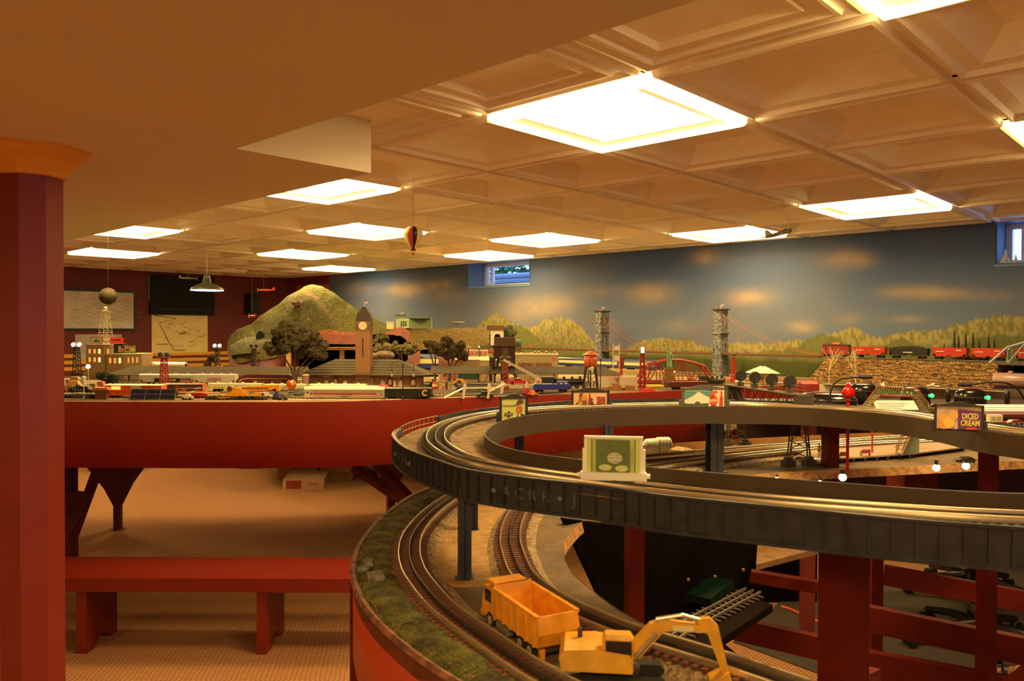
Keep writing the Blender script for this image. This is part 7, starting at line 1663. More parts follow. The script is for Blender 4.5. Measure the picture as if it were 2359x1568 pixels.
MB().prism([(-.06,.006),(-.06,.018),(-.03,.022),(-.018,.032),(.008,.032),(.02,.022),(.055,.018),(.06,.006)],-.02,.02,'y').done('body',pkc,t); wheels(t,.12,.042,.008,(-.3,.3)); MB().prism([(-.025,.022),(-.017,.030),(.006,.030),(.014,.022)],-.0205,.0205,'y').done('window',mat('dark_glass',(40,34,36)),t); bx_(t,'stripe',(226,200,150),-.015,.01,-.012,.012,.032,.0325)
clutter(1118,0,4.02,.09,.032,(30,50,42),'toy_car','dark green toy car under the left white ramp','toy car')
clutter(1215,0,4.15,.05,.04,(150,30,34),'toy_truck','dark red toy truck left of the blue crane car','truck')
clutter(1228,0,4.12,.05,.026,(214,110,40),'toy_loader','orange toy machine at the fascia left of the blue crane car','toy vehicle')
clutter(965,0,4.9,.04,.05,(120,70,50),'x','x','x') if 0 else None
# blue crane car with white lattice boom
d=4.22; k_=d/F; p=U(1270,757,d); t=thing('crane_car','dark blue flat crane car with a long white lattice boom','crane car',(p.x,d,ZT+.012),.10); bl=paintm((34,40,130),.35); bogies(t,.19,.05,0); bx_(t,'body',0,-.095,.098,-.03,.03,.016,.046,m_=bl); bx_(t,'cab',0,.035,.09,-.025,.025,.046,.058,m_=bl); [bx_(t,'window',0,x,x+.014,-.0255,-.025,.045,.052,m_=paintm((214,204,190))) for x in(.045,.070)]; MB().cyl((.01,0,.046),(.01,0,.062),.005,n=8).done('stack',bl,t)
wm=mat('ramp_white',(210,198,176)); bx_(t,'boom_foot',0,-.085,-.055,-.02,.02,.046,.072,m_=wm); bx_(t,'flag_plaque',(190,110,90),-.082,-.060,-.0205,-.02,.048,.066)
a=Vector((-.07,0,.07)); e=U(1158,829,d)-Vector((p.x,d,ZT+.012)); e.y=0
m=MB()
for y in(-.012,.012):
    for o_ in(0,.016): m.tube([a+Vector((o_*.5,y,o_*.6)),e+Vector((o_*.35,y*.6,o_*.3))],.0022,4)
    for q in range(14): m.tube([a.lerp(e,q/14)+Vector((0,y*(1-.4*q/14),0)),a.lerp(e,(q+1)/14)+Vector((.007*(1-.3*q/14),y*(1-.4*q/14),.0085*(1-.4*q/14)))],.0012,4)
m.done('boom',wm,t)
# red plastic flat piece, brown rail block at fascia edge
o=MB().b2(-.045,.045,-.015,.015,0,.012).b2(-.03,.03,-.012,.012,.012,.018).done('red_flat_car',paintm((214,50,36)),None,loc=G(1493,903,ZT)+Vector((0,.04,0))); tag(o,'small bright red plastic flat car at the fascia edge below the red tower','toy car')
# white wall and crates
d=4.6; k_=d/F; p=U(1420,757,d); o=MB().b2((1372-1420)*k_,(1469-1420)*k_,0,.01,0,U(1420,868,d).z-ZT).done('white_wall',mat('white_card',(222,204,176),.8),None,loc=(p.x,d,ZT)); tag(o,'low white wall behind the brown crates, right of the water tower','wall model')
r7=random.Random(4)
for k,(px,w,h) in enumerate(((1399,.030,.020),(1412,.026,.024),(1424,.038,.040),(1432,.03,.03),(1456,.036,.028),(1466,.026,.024))):
    o=MB().b2(-w/2,w/2,-w/2,w/2,0,h).b2(-w/2-.001,w/2+.001,-.002,.002,h*.2,h*.3).done('crate',paintm((158,108,60),.8),None,loc=(U(px,0,4.5).x,4.5+.01*k,ZT),rz=r7.uniform(-.3,.3)); tag(o,['leftmost low brown crate in front of the white wall','second brown crate from the left, before the white wall','tallest brown crate in front of the white wall','brown crate right behind the tallest one','brown crate near the red tower base','rightmost brown crate touching the red tower base'][k],'crate','brown crates by the white wall')
p=U(1413,757,4.9); o=thing('orange_shed','low orange brown shed roof behind the white wall','shed',(p.x,4.9,ZT)); bx_(o,'walls',(186,110,60),-.10,.06,0,.06,0,.05); MB().prism([(-.01,.05),(.07,.05),(.03,.066)],-.105,.065,'x').done('roof',paintm((206,150,110)),o)
# white ladder signal
d=5.1; k_=d/F; p=U(1420,757,d); t=thing('ladder_signal','tall white ladder shaped signal with two blank boards','signal',(p.x,d,ZT)); wm=mat('ramp_white',(210,198,176)); H=U(1420,790,d).z-ZT
for x in(-7,7): bx_(t,'post',0,(x-1)*k_,(x+1)*k_,-.003,.003,0,H,m_=wm)
for ya,yb in((791,800),(814,824)): bx_(t,'board',0,-5*k_,7*k_,-.005,-.003,U(0,yb,d).z-ZT,U(0,ya,d).z-ZT,m_=mat('board_white',(226,216,194),.6))
for y in(801,812,826): bx_(t,'rung',0,-7*k_,7*k_,-.002,.002,U(0,y,d).z-ZT-.002,U(0,y,d).z-ZT+.002,m_=wm)
# statue on pedestal
d=4.78; k_=d/F; p=U(1541,757,d); t=thing('statue','pale green robed statue with raised torch on a brown stone pedestal','statue',(p.x,d,ZT)); vg=mat('verdigris',(134,166,120),.7,noise=.2,scale=80); ps=mat('pedestal_stone',(140,96,52),.9,noise=.2,scale=60)
zb=U(1541,848,d).z-ZT; H=zb
MB().box((0,0,H*.25),(.070,.070,H*.5)).box((0,0,H*.52),(.064,.064,.006)).box((0,0,H*.74),(.056,.056,H*.44),top=(.82,.82)).box((0,0,H*.97),(.052,.052,H*.07)).done('pedestal',ps,t)
zt_h=U(1541,801,d).z-ZT; h=zt_h-zb
MB().lathe([(.019,zb),(.018,zb+h*.12),(.015,zb+h*.4),(.0165,zb+h*.62),(.015,zb+h*.72),(.011,zb+h*.80),(.006,zb+h*.84),(.0055,zb+h*.86),(.008,zb+h*.90),(.0085,zb+h*.95),(.005,zb+h),(.001,zb+h*1.02)],(.004,0,0),12,sy=.8).done('robed_figure',vg,t,True)
m=MB()
for k in range(7): a=-.2+PI*k/6*1.1; m.cyl((.004+.007*math.cos(a),0,zb+h*.97),(.004+.014*math.cos(a),0,zb+h*.97+.006+.007*math.sin(a)),.0014,.0004,4)
m.done('spiked_crown',vg,t); zf=U(1529,791,d).z-ZT
MB().tube([(-.006,0,zb+h*.76),(-.020,-.002,zb+h*.86),(-.026,-.002,zf-.012)],[.005,.0045,.0035],8).done('raised_arm',vg,t,True); MB().lathe([(.002,zf-.014),(.005,zf-.006),(.005,zf-.003)],(-.027,-.002,0),8).done('torch',vg,t); MB().lathe([(.003,zf-.003),(.004,zf),(.001,zf+.007)],(-.027,-.002,0),8).done('flame',paintm((226,176,40)),t)
MB().tube([(.012,0,zb+h*.74),(.024,-.004,zb+h*.62),(.020,-.012,zb+h*.56)],[.005,.005,.004],8).done('tablet_arm',vg,t,True); MB().box((.022,-.012,zb+h*.62),(.010,.004,.022),.4).done('tablet',vg,t)
# hip roofed pale building (right)
d=5.0; k_=d/F; p=U(1757,757,d+.05); t=thing('pale_roof_pavilion','tan pavilion with a pale green pyramid roof behind the signal gantry','building',(p.x,d+.05,ZT)); ze=U(0,853,d).z-ZT; zr=U(0,837,d).z-ZT
bx_(t,'walls',(176,132,78),-.062,.062,-.05,.05,0,ze); MB().add([(-.092,-.075,ze),(.092,-.075,ze),(.092,.075,ze),(-.092,.075,ze),(-.015,0,zr),(.015,0,zr)],[(0,1,5,4),(2,3,4,5),(1,2,5),(3,0,4),(0,3,2,1)]).done('roof',paintm((196,196,164),.7),t); bx_(t,'chimney',(70,50,40),-.004,.004,-.004,.004,zr-.006,zr+.016); [bx_(t,'window',(110,80,50),x-.006,x+.006,-.052,-.05,.02,ze*.7) for x in(-.04,-.015,.015,.04)]
bx_(t,'window',0,-.1,-.09,0,.01,0,.001,m_=blk)
# yellow shelter
p=U(1706,757,4.9); t=thing('yellow_shelter','small yellow trackside shelter left of the slim red tower','shelter',(p.x-.0,4.9,ZT)); bx_(t,'walls',(226,168,60),-.026,.026,0,.03,0,.026); MB().prism([(-.004,.026),(.034,.026),(.015,.036)],-.030,.030,'x').done('roof',paintm((226,190,100)),t); bx_(t,'opening',(120,60,30),-.018,.018,-.002,0,.006,.020)
# yellow house near cliff
d=5.02; k_=d/F; p=U(2066,757,d); t=thing('yellow_house','small mustard yellow cottage with green windows before the stone wall','house',(p.x,d,ZT),-.35); w=44*k_; ze=U(0,868,d).z-ZT; zr=U(0,855,d).z-ZT
bx_(t,'walls',(196,132,48),-w*.42,w*.42,0,.11,0,ze); MB().prism([(-w*.5,ze-.002),(w*.5,ze-.002),(0,zr)],-.006,.115,'y').done('roof',paintm((84,92,80),.8),t); MB().prism([(-w*.42,ze-.002),(w*.42,ze-.002),(0,zr-.005)],-.0075,-.006,'y').done('gable_wall',paintm((196,132,48)),t)
bx_(t,'door',(130,150,100),-.010,.010,-.003,0,0,.022); [bx_(t,'window',(90,126,80),x-.007,x+.007,-.003,0,.006,.022) for x in(-.036,.036)]; bx_(t,'window',(90,126,80),-.005,.005,-.010,-.0076,ze+.004,ze+.014); bx_(t,'name_board',(206,120,60),-.02,.02,-.003,0,.026,.033); bx_(t,'annex',(170,110,40),w*.42,w*.62,.02,.09,0,ze*.7); bx_(t,'roof_board',(196,110,50),-.02,.016,.03,.034,zr+.004,zr+.024); m=MB(); [m.cyl((x,.032,zr-.01),(x,.032,zr+.006),.001,n=4) for x in(-.014,.01)]; m.done('board_post',paintm((120,70,40)),t)
# white car on the road
def sedan(px,d,label,c,s=1,rz=0,z=ZT,name='toy_car'):
    p=U(px,757,d); t=thing(name,label,'toy car',(p.x,d,z),rz); MB().prism([(-.05*s,.006),(-.05*s,.014*s),(-.028*s,.017*s),(-.014*s,.028*s),(.026*s,.028*s),(.04*s,.018*s),(.05*s,.016*s),(.05*s,.006)],-.02*s,.02*s,'y').done('body',paintm(c,.2),t); wheels(t,.1*s,.042*s,.007*s,(-.32,.32)); MB().prism([(-.024*s,.018*s),(-.012*s,.026*s),(.022*s,.026*s),(.034*s,.019*s)],-.0206*s,.0206*s,'y').done('window',mat('dark_glass',(40,34,36)),t); return t
sedan(2158,4.85,'white toy car parked by the road in front of the dark diesel engine',(220,210,180),1,-.1)
sedan(2290,4.6,'small red toy car low behind the gooseneck lamp at the right',(170,60,40),.6,-.1)
# bare trees
def bare(px,d,yt,label,c,seed,spread=1):
    p=U(px,757,d); H=U(px,yt,d).z-ZT; r=random.Random(seed); m=MB()
    def br(a,dr,l,rad,n):
        b=a+dr*l; mid=a.lerp(b,.5)+Vector((r.uniform(-.1,.1),r.uniform(-.1,.1),0))*l; m.tube([a,mid,b],[rad,rad*.85,rad*.65],4)
        if n==0: return
        for _ in range(3 if n>1 else 2):
            nd=(dr+Vector((r.uniform(-.75,.75)*spread,r.uniform(-.6,.6)*spread,r.uniform(-.05,.35)))).normalized(); br(b if _ else mid.lerp(b,.6),nd,l*r.uniform(.6,.85),rad*.6,n-1)
    br(Vector((0,0,0)),Vector((0,0,1)),H*.36,.0042,4)
    mx=max(v[2] for v in m.v); m.v=[(x,y,z*H/mx) for x,y,z in m.v]
    o=m.done('bare_tree',mat('bark_%d'%c[0],c,.9),None,loc=(p.x,d,ZT)); return tag(o,label,'tree','leafless model trees before the stone wall')
bare(1911,5.05,795,'pale leafless tree at the left end of the stone wall',(186,160,110),5); bare(1974,4.98,800,'pale bushy leafless tree in the middle, before the stone wall',(200,176,126),8,.8); bare(1940,5.2,815,'thin brown leafless tree between the two pale ones',(130,96,50),12); bare(2008,5.15,808,'thin dark leafless tree right of the pale pair',(120,90,48),15); bare(1426,4.55,865,'tiny leafless bush behind the tallest crate',(150,100,70),3)
# leafy trees
def leafy(px,d,pts,label,c,c2,trunks,seed,group=None):
    p=U(px,757,d); t=thing('leafy_tree',label,'tree',(p.x,d,ZT)); r=random.Random(seed); m=MB(); tips=[]
    for (qx,qy,qd,rad) in pts:
        cc_=U(qx,qy,d+qd)-Vector((p.x,d,ZT)); tips.append(cc_)
        for _ in range(12):
            q=cc_+Vector((r.uniform(-.85,.85),r.uniform(-.7,.7),r.uniform(-.6,.6)))*rad; s=rad*r.uniform(.36,.62); m.blob(q,s,r,8,6,.35); fuzz(m,q,s*1.05,r,90)
    m.done('foliage',mat('foliage_t%d'%seed,c,.98,scale=100,c2=c2,bump=1,bscale=190),t,kind='stuff')
    tr=MB()
    for tp in trunks:
        cc_=tips[tp]; tr.tube([(0,0,0),(cc_.x*.15,cc_.y*.2,cc_.z*.45),(cc_.x*.6,cc_.y*.6,cc_.z*.72),(cc_.x,cc_.y,cc_.z)],[.006,.005,.004,.002],7)
    tr.done('trunk',mat('trunk_brown',(84,62,38),.9,noise=.3,scale=60,bump=.5),t,True)
leafy(678,4.55,[(640,795,0,.055),(668,760,.02,.06),(690,765,-.03,.06),(700,800,0,.06),(728,800,.02,.06),(735,815,0,.045),(655,775,-.02,.055),(680,788,-.05,.06),(715,782,.0,.05)],'largest dark leafy tree standing left of the station roof',(84,72,34),(30,26,12),(0,2,4,5,7),31)
leafy(1035,5.15,[(1030,790,0,.045),(1052,800,.02,.05),(1043,812,-.02,.045),(1062,818,0,.035)],'olive clustered tree with thin forked trunk right of the pink slope',(104,88,40),(50,42,20),(0,1,3),32)
leafy(1003,5.1,[(1003,800,0,.040),(985,793,.02,.025),(1012,808,0,.03)],'smaller olive tree leaning left beside the clustered one',(112,96,44),(56,46,22),(0,1),33)
bush('bush',[(238,868,4.9,.045),(255,872,4.85,.04)],'low green shrubs below the left end of the canopy','bush',(54,74,34),(24,34,16),13)
bush('bush',[(430,836,5.45,.03)],'x','x') if 0 else None
bush('dry_bush',[(488,826,5.5,.035),(478,838,5.5,.03)],'brown wiry bush above the left canopy beside the lit tower','bush',(120,84,52),(60,42,28),14)
# boulder and rocks behind station
o=MB(); o.blob((0,0,0),.075,random.Random(8),12,8,.3,.6); p=U(883,822,5.4); o=o.done('boulder',mat('boulder_grey',(104,80,54),.9,noise=.4,scale=30,bump=.5),None,True,loc=p); tag(o,'large grey brown boulder behind the station roof right of the tower','rock'); MB().b2(-.05,.05,-.03,.05,ZT-p.z,-.02).done('footing',mat('mound_brown',(98,66,34)),o)
# planes, balloon, hanging things --------------------------------------------------
def plane(px,py,d,span,label,c,rz=0,rx=0,ry=0,biplane=False,jet=False,c2=None):
    p=U(px,py,d); t=thing('toy_plane',label,'toy plane',p,rz); t.rotation_euler=(rx,ry,rz); s=span; pm_=paintm(c,.4)
    MB().lathe([(.001,-.5*s),(.03*s,-.45*s),(.06*s,-.15*s),(.065*s,.2*s),(.05*s,.42*s),(.001,.5*s)],(0,0,0),10,'x').done('fuselage',pm_,t,True)
    if jet: MB().prism([(.28*s,0),(-.30*s,-.36*s),(-.42*s,-.36*s),(-.38*s,0),(-.42*s,.36*s),(-.30*s,.36*s)],-.01*s,.01*s,'z').done('wing',pm_,t); MB().prism([(-.48*s,.02*s),(-.46*s,.20*s),(-.38*s,.20*s),(-.22*s,.04*s)],-.008*s,.008*s,'y').done('tail_fin',pm_,t); MB().lathe([(.001,-.09*s),(.03*s,-.05*s),(.03*s,.05*s),(.001,.09*s)],(.22*s,0,.05*s),8,'x').done('canopy',mat('dark_glass',(40,34,36)),t,True)
    else:
        for z in((.02*s,.14*s) if biplane else (0,)): MB().box((.15*s,0,z),(.18*s,1.0*s,.02*s)).done('wing',paintm(c2,.4) if c2 else pm_,t)
        MB().box((-.44*s,0,.02*s),(.1*s,.34*s,.015*s)).done('tailplane',pm_,t); MB().prism([(-.5*s,.02*s),(-.5*s,.17*s),(-.42*s,.17*s),(-.34*s,.03*s)],-.008*s,.008*s,'y').done('tail_fin',pm_,t); MB().box((.51*s,0,0),(.01*s,.02*s,.22*s)).done('propeller',paintm((200,190,170)),t)
    return t
def thread(t,pts,name='thread'): 
    m=MB(); m.tube(pts,.0006,3); return m.done(name,paintm((120,90,60)),t)
t=plane(1795,538,3.4,.150,'grey camouflaged toy jet hanging from the ceiling at the right',(96,80,56),rz=.35,ry=-.28,jet=True); thread(t,[(.07,0,.0),(.055,0,(ZC-t.location.z)*.5),(.05,0,.085)])
t=plane(613,668,6.0,.13,'orange red toy plane hanging before the dark corner',(206,74,40),rz=PI,ry=0,c2=(190,150,120)); thread(t,[(.02,0,.0),(.02,0,ZC-t.location.z)])
t=plane(581,728,5.8,.14,'small red toy plane seen head on left of the mountain',(150,30,24),rz=-PI/2,c2=(130,24,20)); thread(t,[(0,0,0),(0,0,ZC-t.location.z)])
t=plane(433,641,5.8,.12,'dim olive toy plane hanging just left of the pendant lamp',(64,64,34),rz=.5,c2=(64,64,34)); thread(t,[(0,0,0),(0,0,ZC-t.location.z)])
t=plane(1052,743,6.7,.13,'dark grey toy fighter parked on the bank behind the tunnel','' and 0 or (76,74,62),rz=.4); m=MB(); [m.cyl((.02*s,.03*s,-.035),(.02*s,.03*s,0),.003,n=6) for s in(-1,1)]; m.done('landing_gear',paintm((60,56,50)),t)
# balloon
p=U(952,548,3.6); t=thing('hot_air_balloon','small cream hot air balloon with red and black gores hanging from the ceiling','balloon',p); R0=.044; prof=[(.010,-.052),(.020,-.036),(.034,-.012),(.0425,.010),(.0435,.022),(.038,.038),(.024,.050),(.001,.055)]
cols=[(214,190,130),(196,60,40),(30,26,24),(214,190,130),(214,190,130),(214,190,130),(196,60,40),(206,180,120),(214,190,130),(214,190,130),(30,26,24),(214,190,130)]
for k in range(12):
    m=MB(); rows=[]
    for j in range(5):
        a=2*PI*(k+j/4)/12-PI/2-PI/6*1.9; bl_=1+.03*math.sin(PI*j/4); rows.append([(r*bl_*math.cos(a),r*bl_*math.sin(a),z) for r,z in prof])
    m.ribbon(rows); m.done('gore',paintm(cols[k],.45),t,True)
MB().lathe([(.010,-.058),(.012,-.050)],(0,0,0),10).done('skirt',paintm((24,22,24)),t); MB().b2(-.006,.006,-.006,.006,-.078,-.070).done('basket',paintm((190,60,36)),t); m=MB(); [m.cyl((sx*.006,sy*.006,-.070),(sx*.008,sy*.008,-.056),.0005,n=3) for sx in(-1,1) for sy in(-1,1)]; m.done('rope',ink,t); thread(t,[(0,0,.055),(0,0,ZC-p.z)])
# pendant lamp over the far aisle
p=U(477,668,6.4); t=thing('pendant_lamp','dark green pendant lamp with a glowing white rim over the far aisle','pendant lamp',p); gm=mat('shade_green',(58,62,36),.4); MB().lathe([(.018,.10),(.03,.09),(.032,.06),(.07,.045),(.12,.018),(.135,0)],(0,0,0),24).done('lamp_shade',gm,t,True); MB().lathe([(.128,-.004),(.130,.0)],(0,0,0),24).done('lit_rim',mat('lit_rim',(240,244,255),.3,emit=(220,226,255),es=9),t); MB().cyl((0,0,.1),(0,0,ZC-p.z),.002,n=5).done('cord',paintm((190,180,150)),t); MB().lathe([(.02,.088),(.026,.094),(.022,.12),(.01,.13)],(0,0,0),12).done('socket_cap',gm,t)
p=U(139,662,6.0); t=thing('spot_lamp','tiny bright spotlight showing at the right edge of the column','spotlight',p); MB().sph((0,0,0),.022,12,8).done('lens',mat('lit_rim',(240,244,255)),t,True); MB().cyl((0,0,.02),(0,0,ZC-p.z),.003,n=6).done('stem',blk,t)
# hangar and control tower on the bank
d=6.5; k_=d/F; zb=U(950,753,d).z; p=U(951,757,d); t=thing('hangar','pale green flat roofed hangar on the bank right of the mountain','hangar',(p.x,d,zb-.01),0); H=U(0,729,d).z-zb+.01
MB().prism([((915-951)*k_,0),((942-951)*k_,0),((942-951)*k_,H),((915-951)*k_,H)],0,.2,'y').done('front_wall',paintm((150,168,120),.8),t); MB().prism([((942-951)*k_,0),((990-951)*k_,.12),((990-951)*k_,.2),((942-951)*k_,.2)],0,H,'z').done('side_wall',paintm((96,112,76),.8),t); bx_(t,'roof',(110,120,86),(914-951)*k_,(990-951)*k_,-.004,.2,H,H+.003); bx_(t,'window',(56,66,60),(923-951)*k_,(937-951)*k_,-.003,0,H*.22,H*.70); m=MB(); [m.b2((x-951)*k_-.001,(x-951)*k_+.001,-.004,-.003,H*.22,H*.70) for x in(927.5,932.5)]; m.b2((923-951)*k_,(937-951)*k_,-.004,-.003,H*.45,H*.48); m.done('mullion',paintm((170,184,140)),t)
p=U(921,757,6.62); t=thing('control_tower','white airfield control tower with a flag behind the green hangar','control tower',(p.x,6.62,zb-.02)); H=U(0,722,6.62).z-zb+.02; bx_(t,'shaft',(214,206,180),-.028,.028,0,.05,0,H*.75); bx_(t,'glass_cab',(110,120,120),-.034,.034,-.006,.056,H*.75,H*.96); bx_(t,'roof',(40,44,50),-.042,.042,-.012,.06,H*.96,H); flag(t,.01,H,.03); bx_(t,'annex',(222,206,160),-.11,-.05,-.01,.06,0,H*.5); bx_(t,'annex_roof',(226,216,180),-.115,-.045,-.015,.065,H*.5,H*.54)
# window models (shuttle) on the right window sill
b0,b1,z0=WIN[1]
for k,(px,h) in enumerate(((2312,.095),(2336,.055))):
    v=onmural(px,600); p=R(WA+.05,v[0],z0); t=thing('shuttle_model',['larger white space shuttle model on the right window sill','smaller white space shuttle model beside the larger one'][k],'shuttle model',(p.x,p.y,z0),AL+.3); wm=mat('shuttle_white',(206,200,186),.5)
    MB().lathe([(h*.10,0),(h*.11,h*.1),(h*.10,h*.7),(h*.06,h*.9),(.001,h)],(0,0,0),12).done('fuselage',wm,t,True); MB().prism([(-h*.34,h*.06),(h*.34,h*.06),(h*.30,h*.2),(h*.08,h*.6),(-h*.08,h*.6),(-h*.30,h*.2)],-.003,.003,'y').done('wing',wm,t); MB().prism([(-h*.1,h*.02),(-h*.26,h*.05),(-h*.1,h*.3)],-.003,.003,'x').done('tail_fin',wm,t); MB().b2(-h*.2,h*.2,-h*.1,h*.1,0,.004).done('stand',blk,t)
# people and small items on the station platform
for k,(px,d,c,tr,lab) in enumerate(((1011,4.5,(170,30,34),(120,24,30),'tiny figure in red standing on the platform right of the station'),(1023,4.45,(206,150,50),(90,50,30),'tiny figure in yellow near the brown signal post'),(1040,4.55,(150,150,150),(60,56,60),'tiny grey figure in the middle of the platform'),(1066,4.5,(200,60,50),(60,50,50),'tiny figure in an orange red top farther along the platform'))):
    figure((U(px,0,d).x,d,ZT),lab,c,tr,.046,rz=.4*k)
p=U(1003,757,4.55); t=thing('vending_cart','red and cream vending cart on the platform right of the station','cart',(p.x,4.55,ZT)); bx_(t,'body',(150,30,26),-.016,.016,-.012,.012,0,.018); bx_(t,'counter',(226,206,160),-.016,.016,-.012,.012,.018,.034); MB().lathe([(.018,.034),(.016,.042),(.001,.046)],(0,0,0),12).done('awning',paintm((176,30,26)),t)
p=U(1029,757,4.5); t=thing('signal_post','brown wooden semaphore style post on the platform','signal',(p.x,4.5,ZT)); bx_(t,'post',(140,84,56),-.004,.004,-.004,.004,0,.085); bx_(t,'arm',(176,100,76),-.03,.004,-.002,.002,.066,.076); bx_(t,'box',(90,56,36),-.008,.008,-.006,.006,0,.045)
for k,(px,d,c,w,h,lab,nm) in enumerate(((1060,4.9,(214,140,36),.09,.040,'orange yellow bulldozer under the right canopy','toy_bulldozer'),(1000,4.8,(60,54,40),.05,.045,'dark olive toy truck under the right canopy, left one','toy_truck'),(1058,4.75,(40,38,34),.05,.04,'black toy truck under the right canopy beside the bulldozer','toy_truck'),(1240,5.0,(206,120,50),.05,.02,'orange toy car under the right canopy, near its middle','toy_car'),(1258,5.02,(60,110,110),.04,.018,'teal toy car under the right canopy','toy_car'),(215,4.1,(120,96,60),.06,.06,'tan toy machine left of the orange boxcar, behind the hut','toy_vehicle'),(232,4.25,(176,80,70),.07,.06,'white and red toy tanker truck behind the brown hut','toy_tanker'),(170,4.3,(196,140,50),.12,.06,'yellow work wagon behind the black truck','work_wagon'),(882,4.3,(200,44,36),.12,.042,'red toy fire engine roof behind the black gondola','fire_engine'),(505,5.6,(226,110,60),.10,.045,'orange caboose like car above the left canopy by the lit tower','toy_wagon'),(172,4.9,(150,120,90),.10,.045,'brown toy hauler before the dark floodlight tower','toy_hauler'))):
    tt=clutter(px,0,d,w,h,c,nm,lab,'toy vehicle',dep=.035); 
    if nm in('toy_wagon',): tt.location.z=ZT+.036
# left edge of the town, beyond the column
d=4.6; p=U(3,757,d); t=thing('brown_town_house','brown brick town house peeking out left of the column','building',(p.x-.06,d,ZT)); bx_(t,'walls',0,-.10,.085,0,.14,0,U(0,838,d).z-ZT,m_=brk); MB().prism([(-.11,U(0,838,d).z-ZT),(.095,U(0,838,d).z-ZT),(0,U(0,826,d).z-ZT)],-.01,.15,'y').done('roof',slate,t); [bx_(t,'window',(206,170,120),x,x+.014,-.002,0,.06,.09) for x in(.03,.06)]
# yellow boats etc right of red tower
p=U(1497,757,4.7); o=thing('yellow_canoe','long yellow canoe on the ground left of the statue','toy boat',(p.x+.03,4.7,ZT)); MB().lathe([(.001,-.07),(.008,-.05),(.011,0),(.008,.05),(.001,.07)],(0,0,.011),10,'x').done('hull',paintm((214,180,50)),o,True)
p=U(1580,757,4.65); t=thing('maroon_flat_car','maroon flat car parked slantwise behind the mountain poster','train car',(p.x,4.62,ZT),.25); bogies(t,.2,.05); bx_(t,'deck',(84,26,24),-.13,.13,-.03,.03,.016,.046)
# flat track clutter: freight shed row right rear (brown rails)
for k,(px,d,w,c,lab) in enumerate(((1750,5.3,.5,(170,110,60),'tan low retaining kerb behind the pavilion'),)):
    p=U(px,757,d); o=MB().b2(-w/2,w/2,0,.04,0,.02).done('stone_kerb',paintm(c,.9),None,loc=(p.x,d,ZT)); tag(o,lab,'kerb')
# ------------------------------------------------------------------ foreground vehicles
oy=mat('truck_orange',(236,158,34),.45,noise=.12,scale=60); yb=mat('digger_yellow',(226,166,48),.45,noise=.12,scale=60)
t=thing('dump_truck','orange yellow toy dump truck with an empty ribbed bed on the grey road','dump truck',(.016,.888,ZT),math.radians(117))
MB().b2(-.066,.070,-.012,.012,.010,.016).done('chassis',mat('chassis_dark',(60,46,34),.6),t)
def tyre(x,y,r=.0095,w=.007,par=t):
    o=MB().lathe([(r*.6,-w/2),(r,-w/2),(r*1.02,0),(r,w/2),(r*.6,w/2)],(x,y,r),16,'y').done('wheel',mat('tyre',(34,30,26),.85),par); MB().lathe([(r*.55,-w/2-.0006),(r*.5,0),(r*.55,w/2+.0006)],(x,y,r),12,'y').done('hub',mat('hub_tan',(190,160,110),.5),o); return o
for x in(.046,-.030,-.052):
    for y in(-.019,.019): tyre(x,y)
# bed: floor, two sides, head board with canopy, tail gate
fl_=MB().b2(-.070,.026,-.023,.023,.018,.021); fl_.done('bed_floor',oy,t)
for s in(-1,1):
    MB().prism([(-.074,.020),(.026,.020),(.030,.050),(-.072,.052),(-.078,.034)],s*.024-.0012,s*.024+.0012,'y').done('bed_side',oy,t)
    for k in range(6): MB().b2(-.070+k*.018,-.067+k*.018,s*.0262-.0012,s*.0262+.0012,.020,.051).done('side_rib',oy,t)
    MB().b2(-.074,.030,s*.0245-.0022,s*.0245+.0022,.050,.0535).done('top_rail',oy,t)
MB().prism([(-.074,.020),(-.078,.034),(-.074,.052),(-.0715,.052),(-.0755,.034),(-.0715,.020)],-.024,.024,'y').done('tail_gate',oy,t); MB().prism([(.024,.020),(.030,.056),(.033,.056),(.027,.020)],-.024,.024,'y').done('head_board',oy,t); MB().b2(.030,.056,-.021,.021,.052,.056).done('cab_guard',oy,t)
MB().prism([(.036,.012),(.036,.048),(.060,.048),(.068,.030),(.069,.012)],-.022,.022,'y').done('cab',oy,t)
MB().prism([(.0605,.0462),(.0672,.0305),(.068,.0312),(.0613,.0468)],-.019,.019,'y').done('windscreen',mat('dark_glass',(40,34,36)),t)
for s in(-1,1): MB().b2(.044,.060,s*.0222-.0004,s*.0222+.0004,.030,.044).done('side_window',mat('dark_glass',(40,34,36)),t)
MB().b2(.067,.073,-.022,.022,.008,.015).done('bumper',oy,t)
for s in(-1,1): MB().b2(.0,.030,s*.018-.004,s*.018+.004,.006,.015).done('fuel_tank',mat('tank_metal',(176,170,150),.35,.6),t); MB().b2(-.070,-.066,s*.016-.003,s*.016+.003,.004,.016).done('mud_flap',oy,t)
MB().blob((-.045,.004,.0235),.006,random.Random(2),8,6,.3,.6).done('stone_load',mat('rock_grey',(150,140,116)),t)
c=G(1480,1612,ZT)
t=thing('excavator','yellow toy excavator with its arm stretched to the right at the bottom edge','excavator',(c.x-.012,c.y+.03,ZT),math.radians(-6))
for s in(-1,1):
    MB().prism([(-.045,.004),(-.050,.010),(-.045,.016),(.035,.016),(.040,.010),(.035,.004),(.030,0),(-.040,0)],s*.020-.006,s*.020+.006,'y').done('crawler_track',mat('tyre',(34,30,26)),t)
MB().cyl((0,0,.014),(0,0,.020),.014,n=14).done('turntable',mat('chassis_dark',(60,46,34)),t)
MB().prism([(-.062,.022),(-.065,.034),(-.060,.042),(-.030,.044),(.004,.040),(.006,.022)],-.024,.024,'y').done('engine_house',yb,t); MB().bev((-.008,-.014,.040),(.030,.018,.036),.004).done('cab',yb,t)
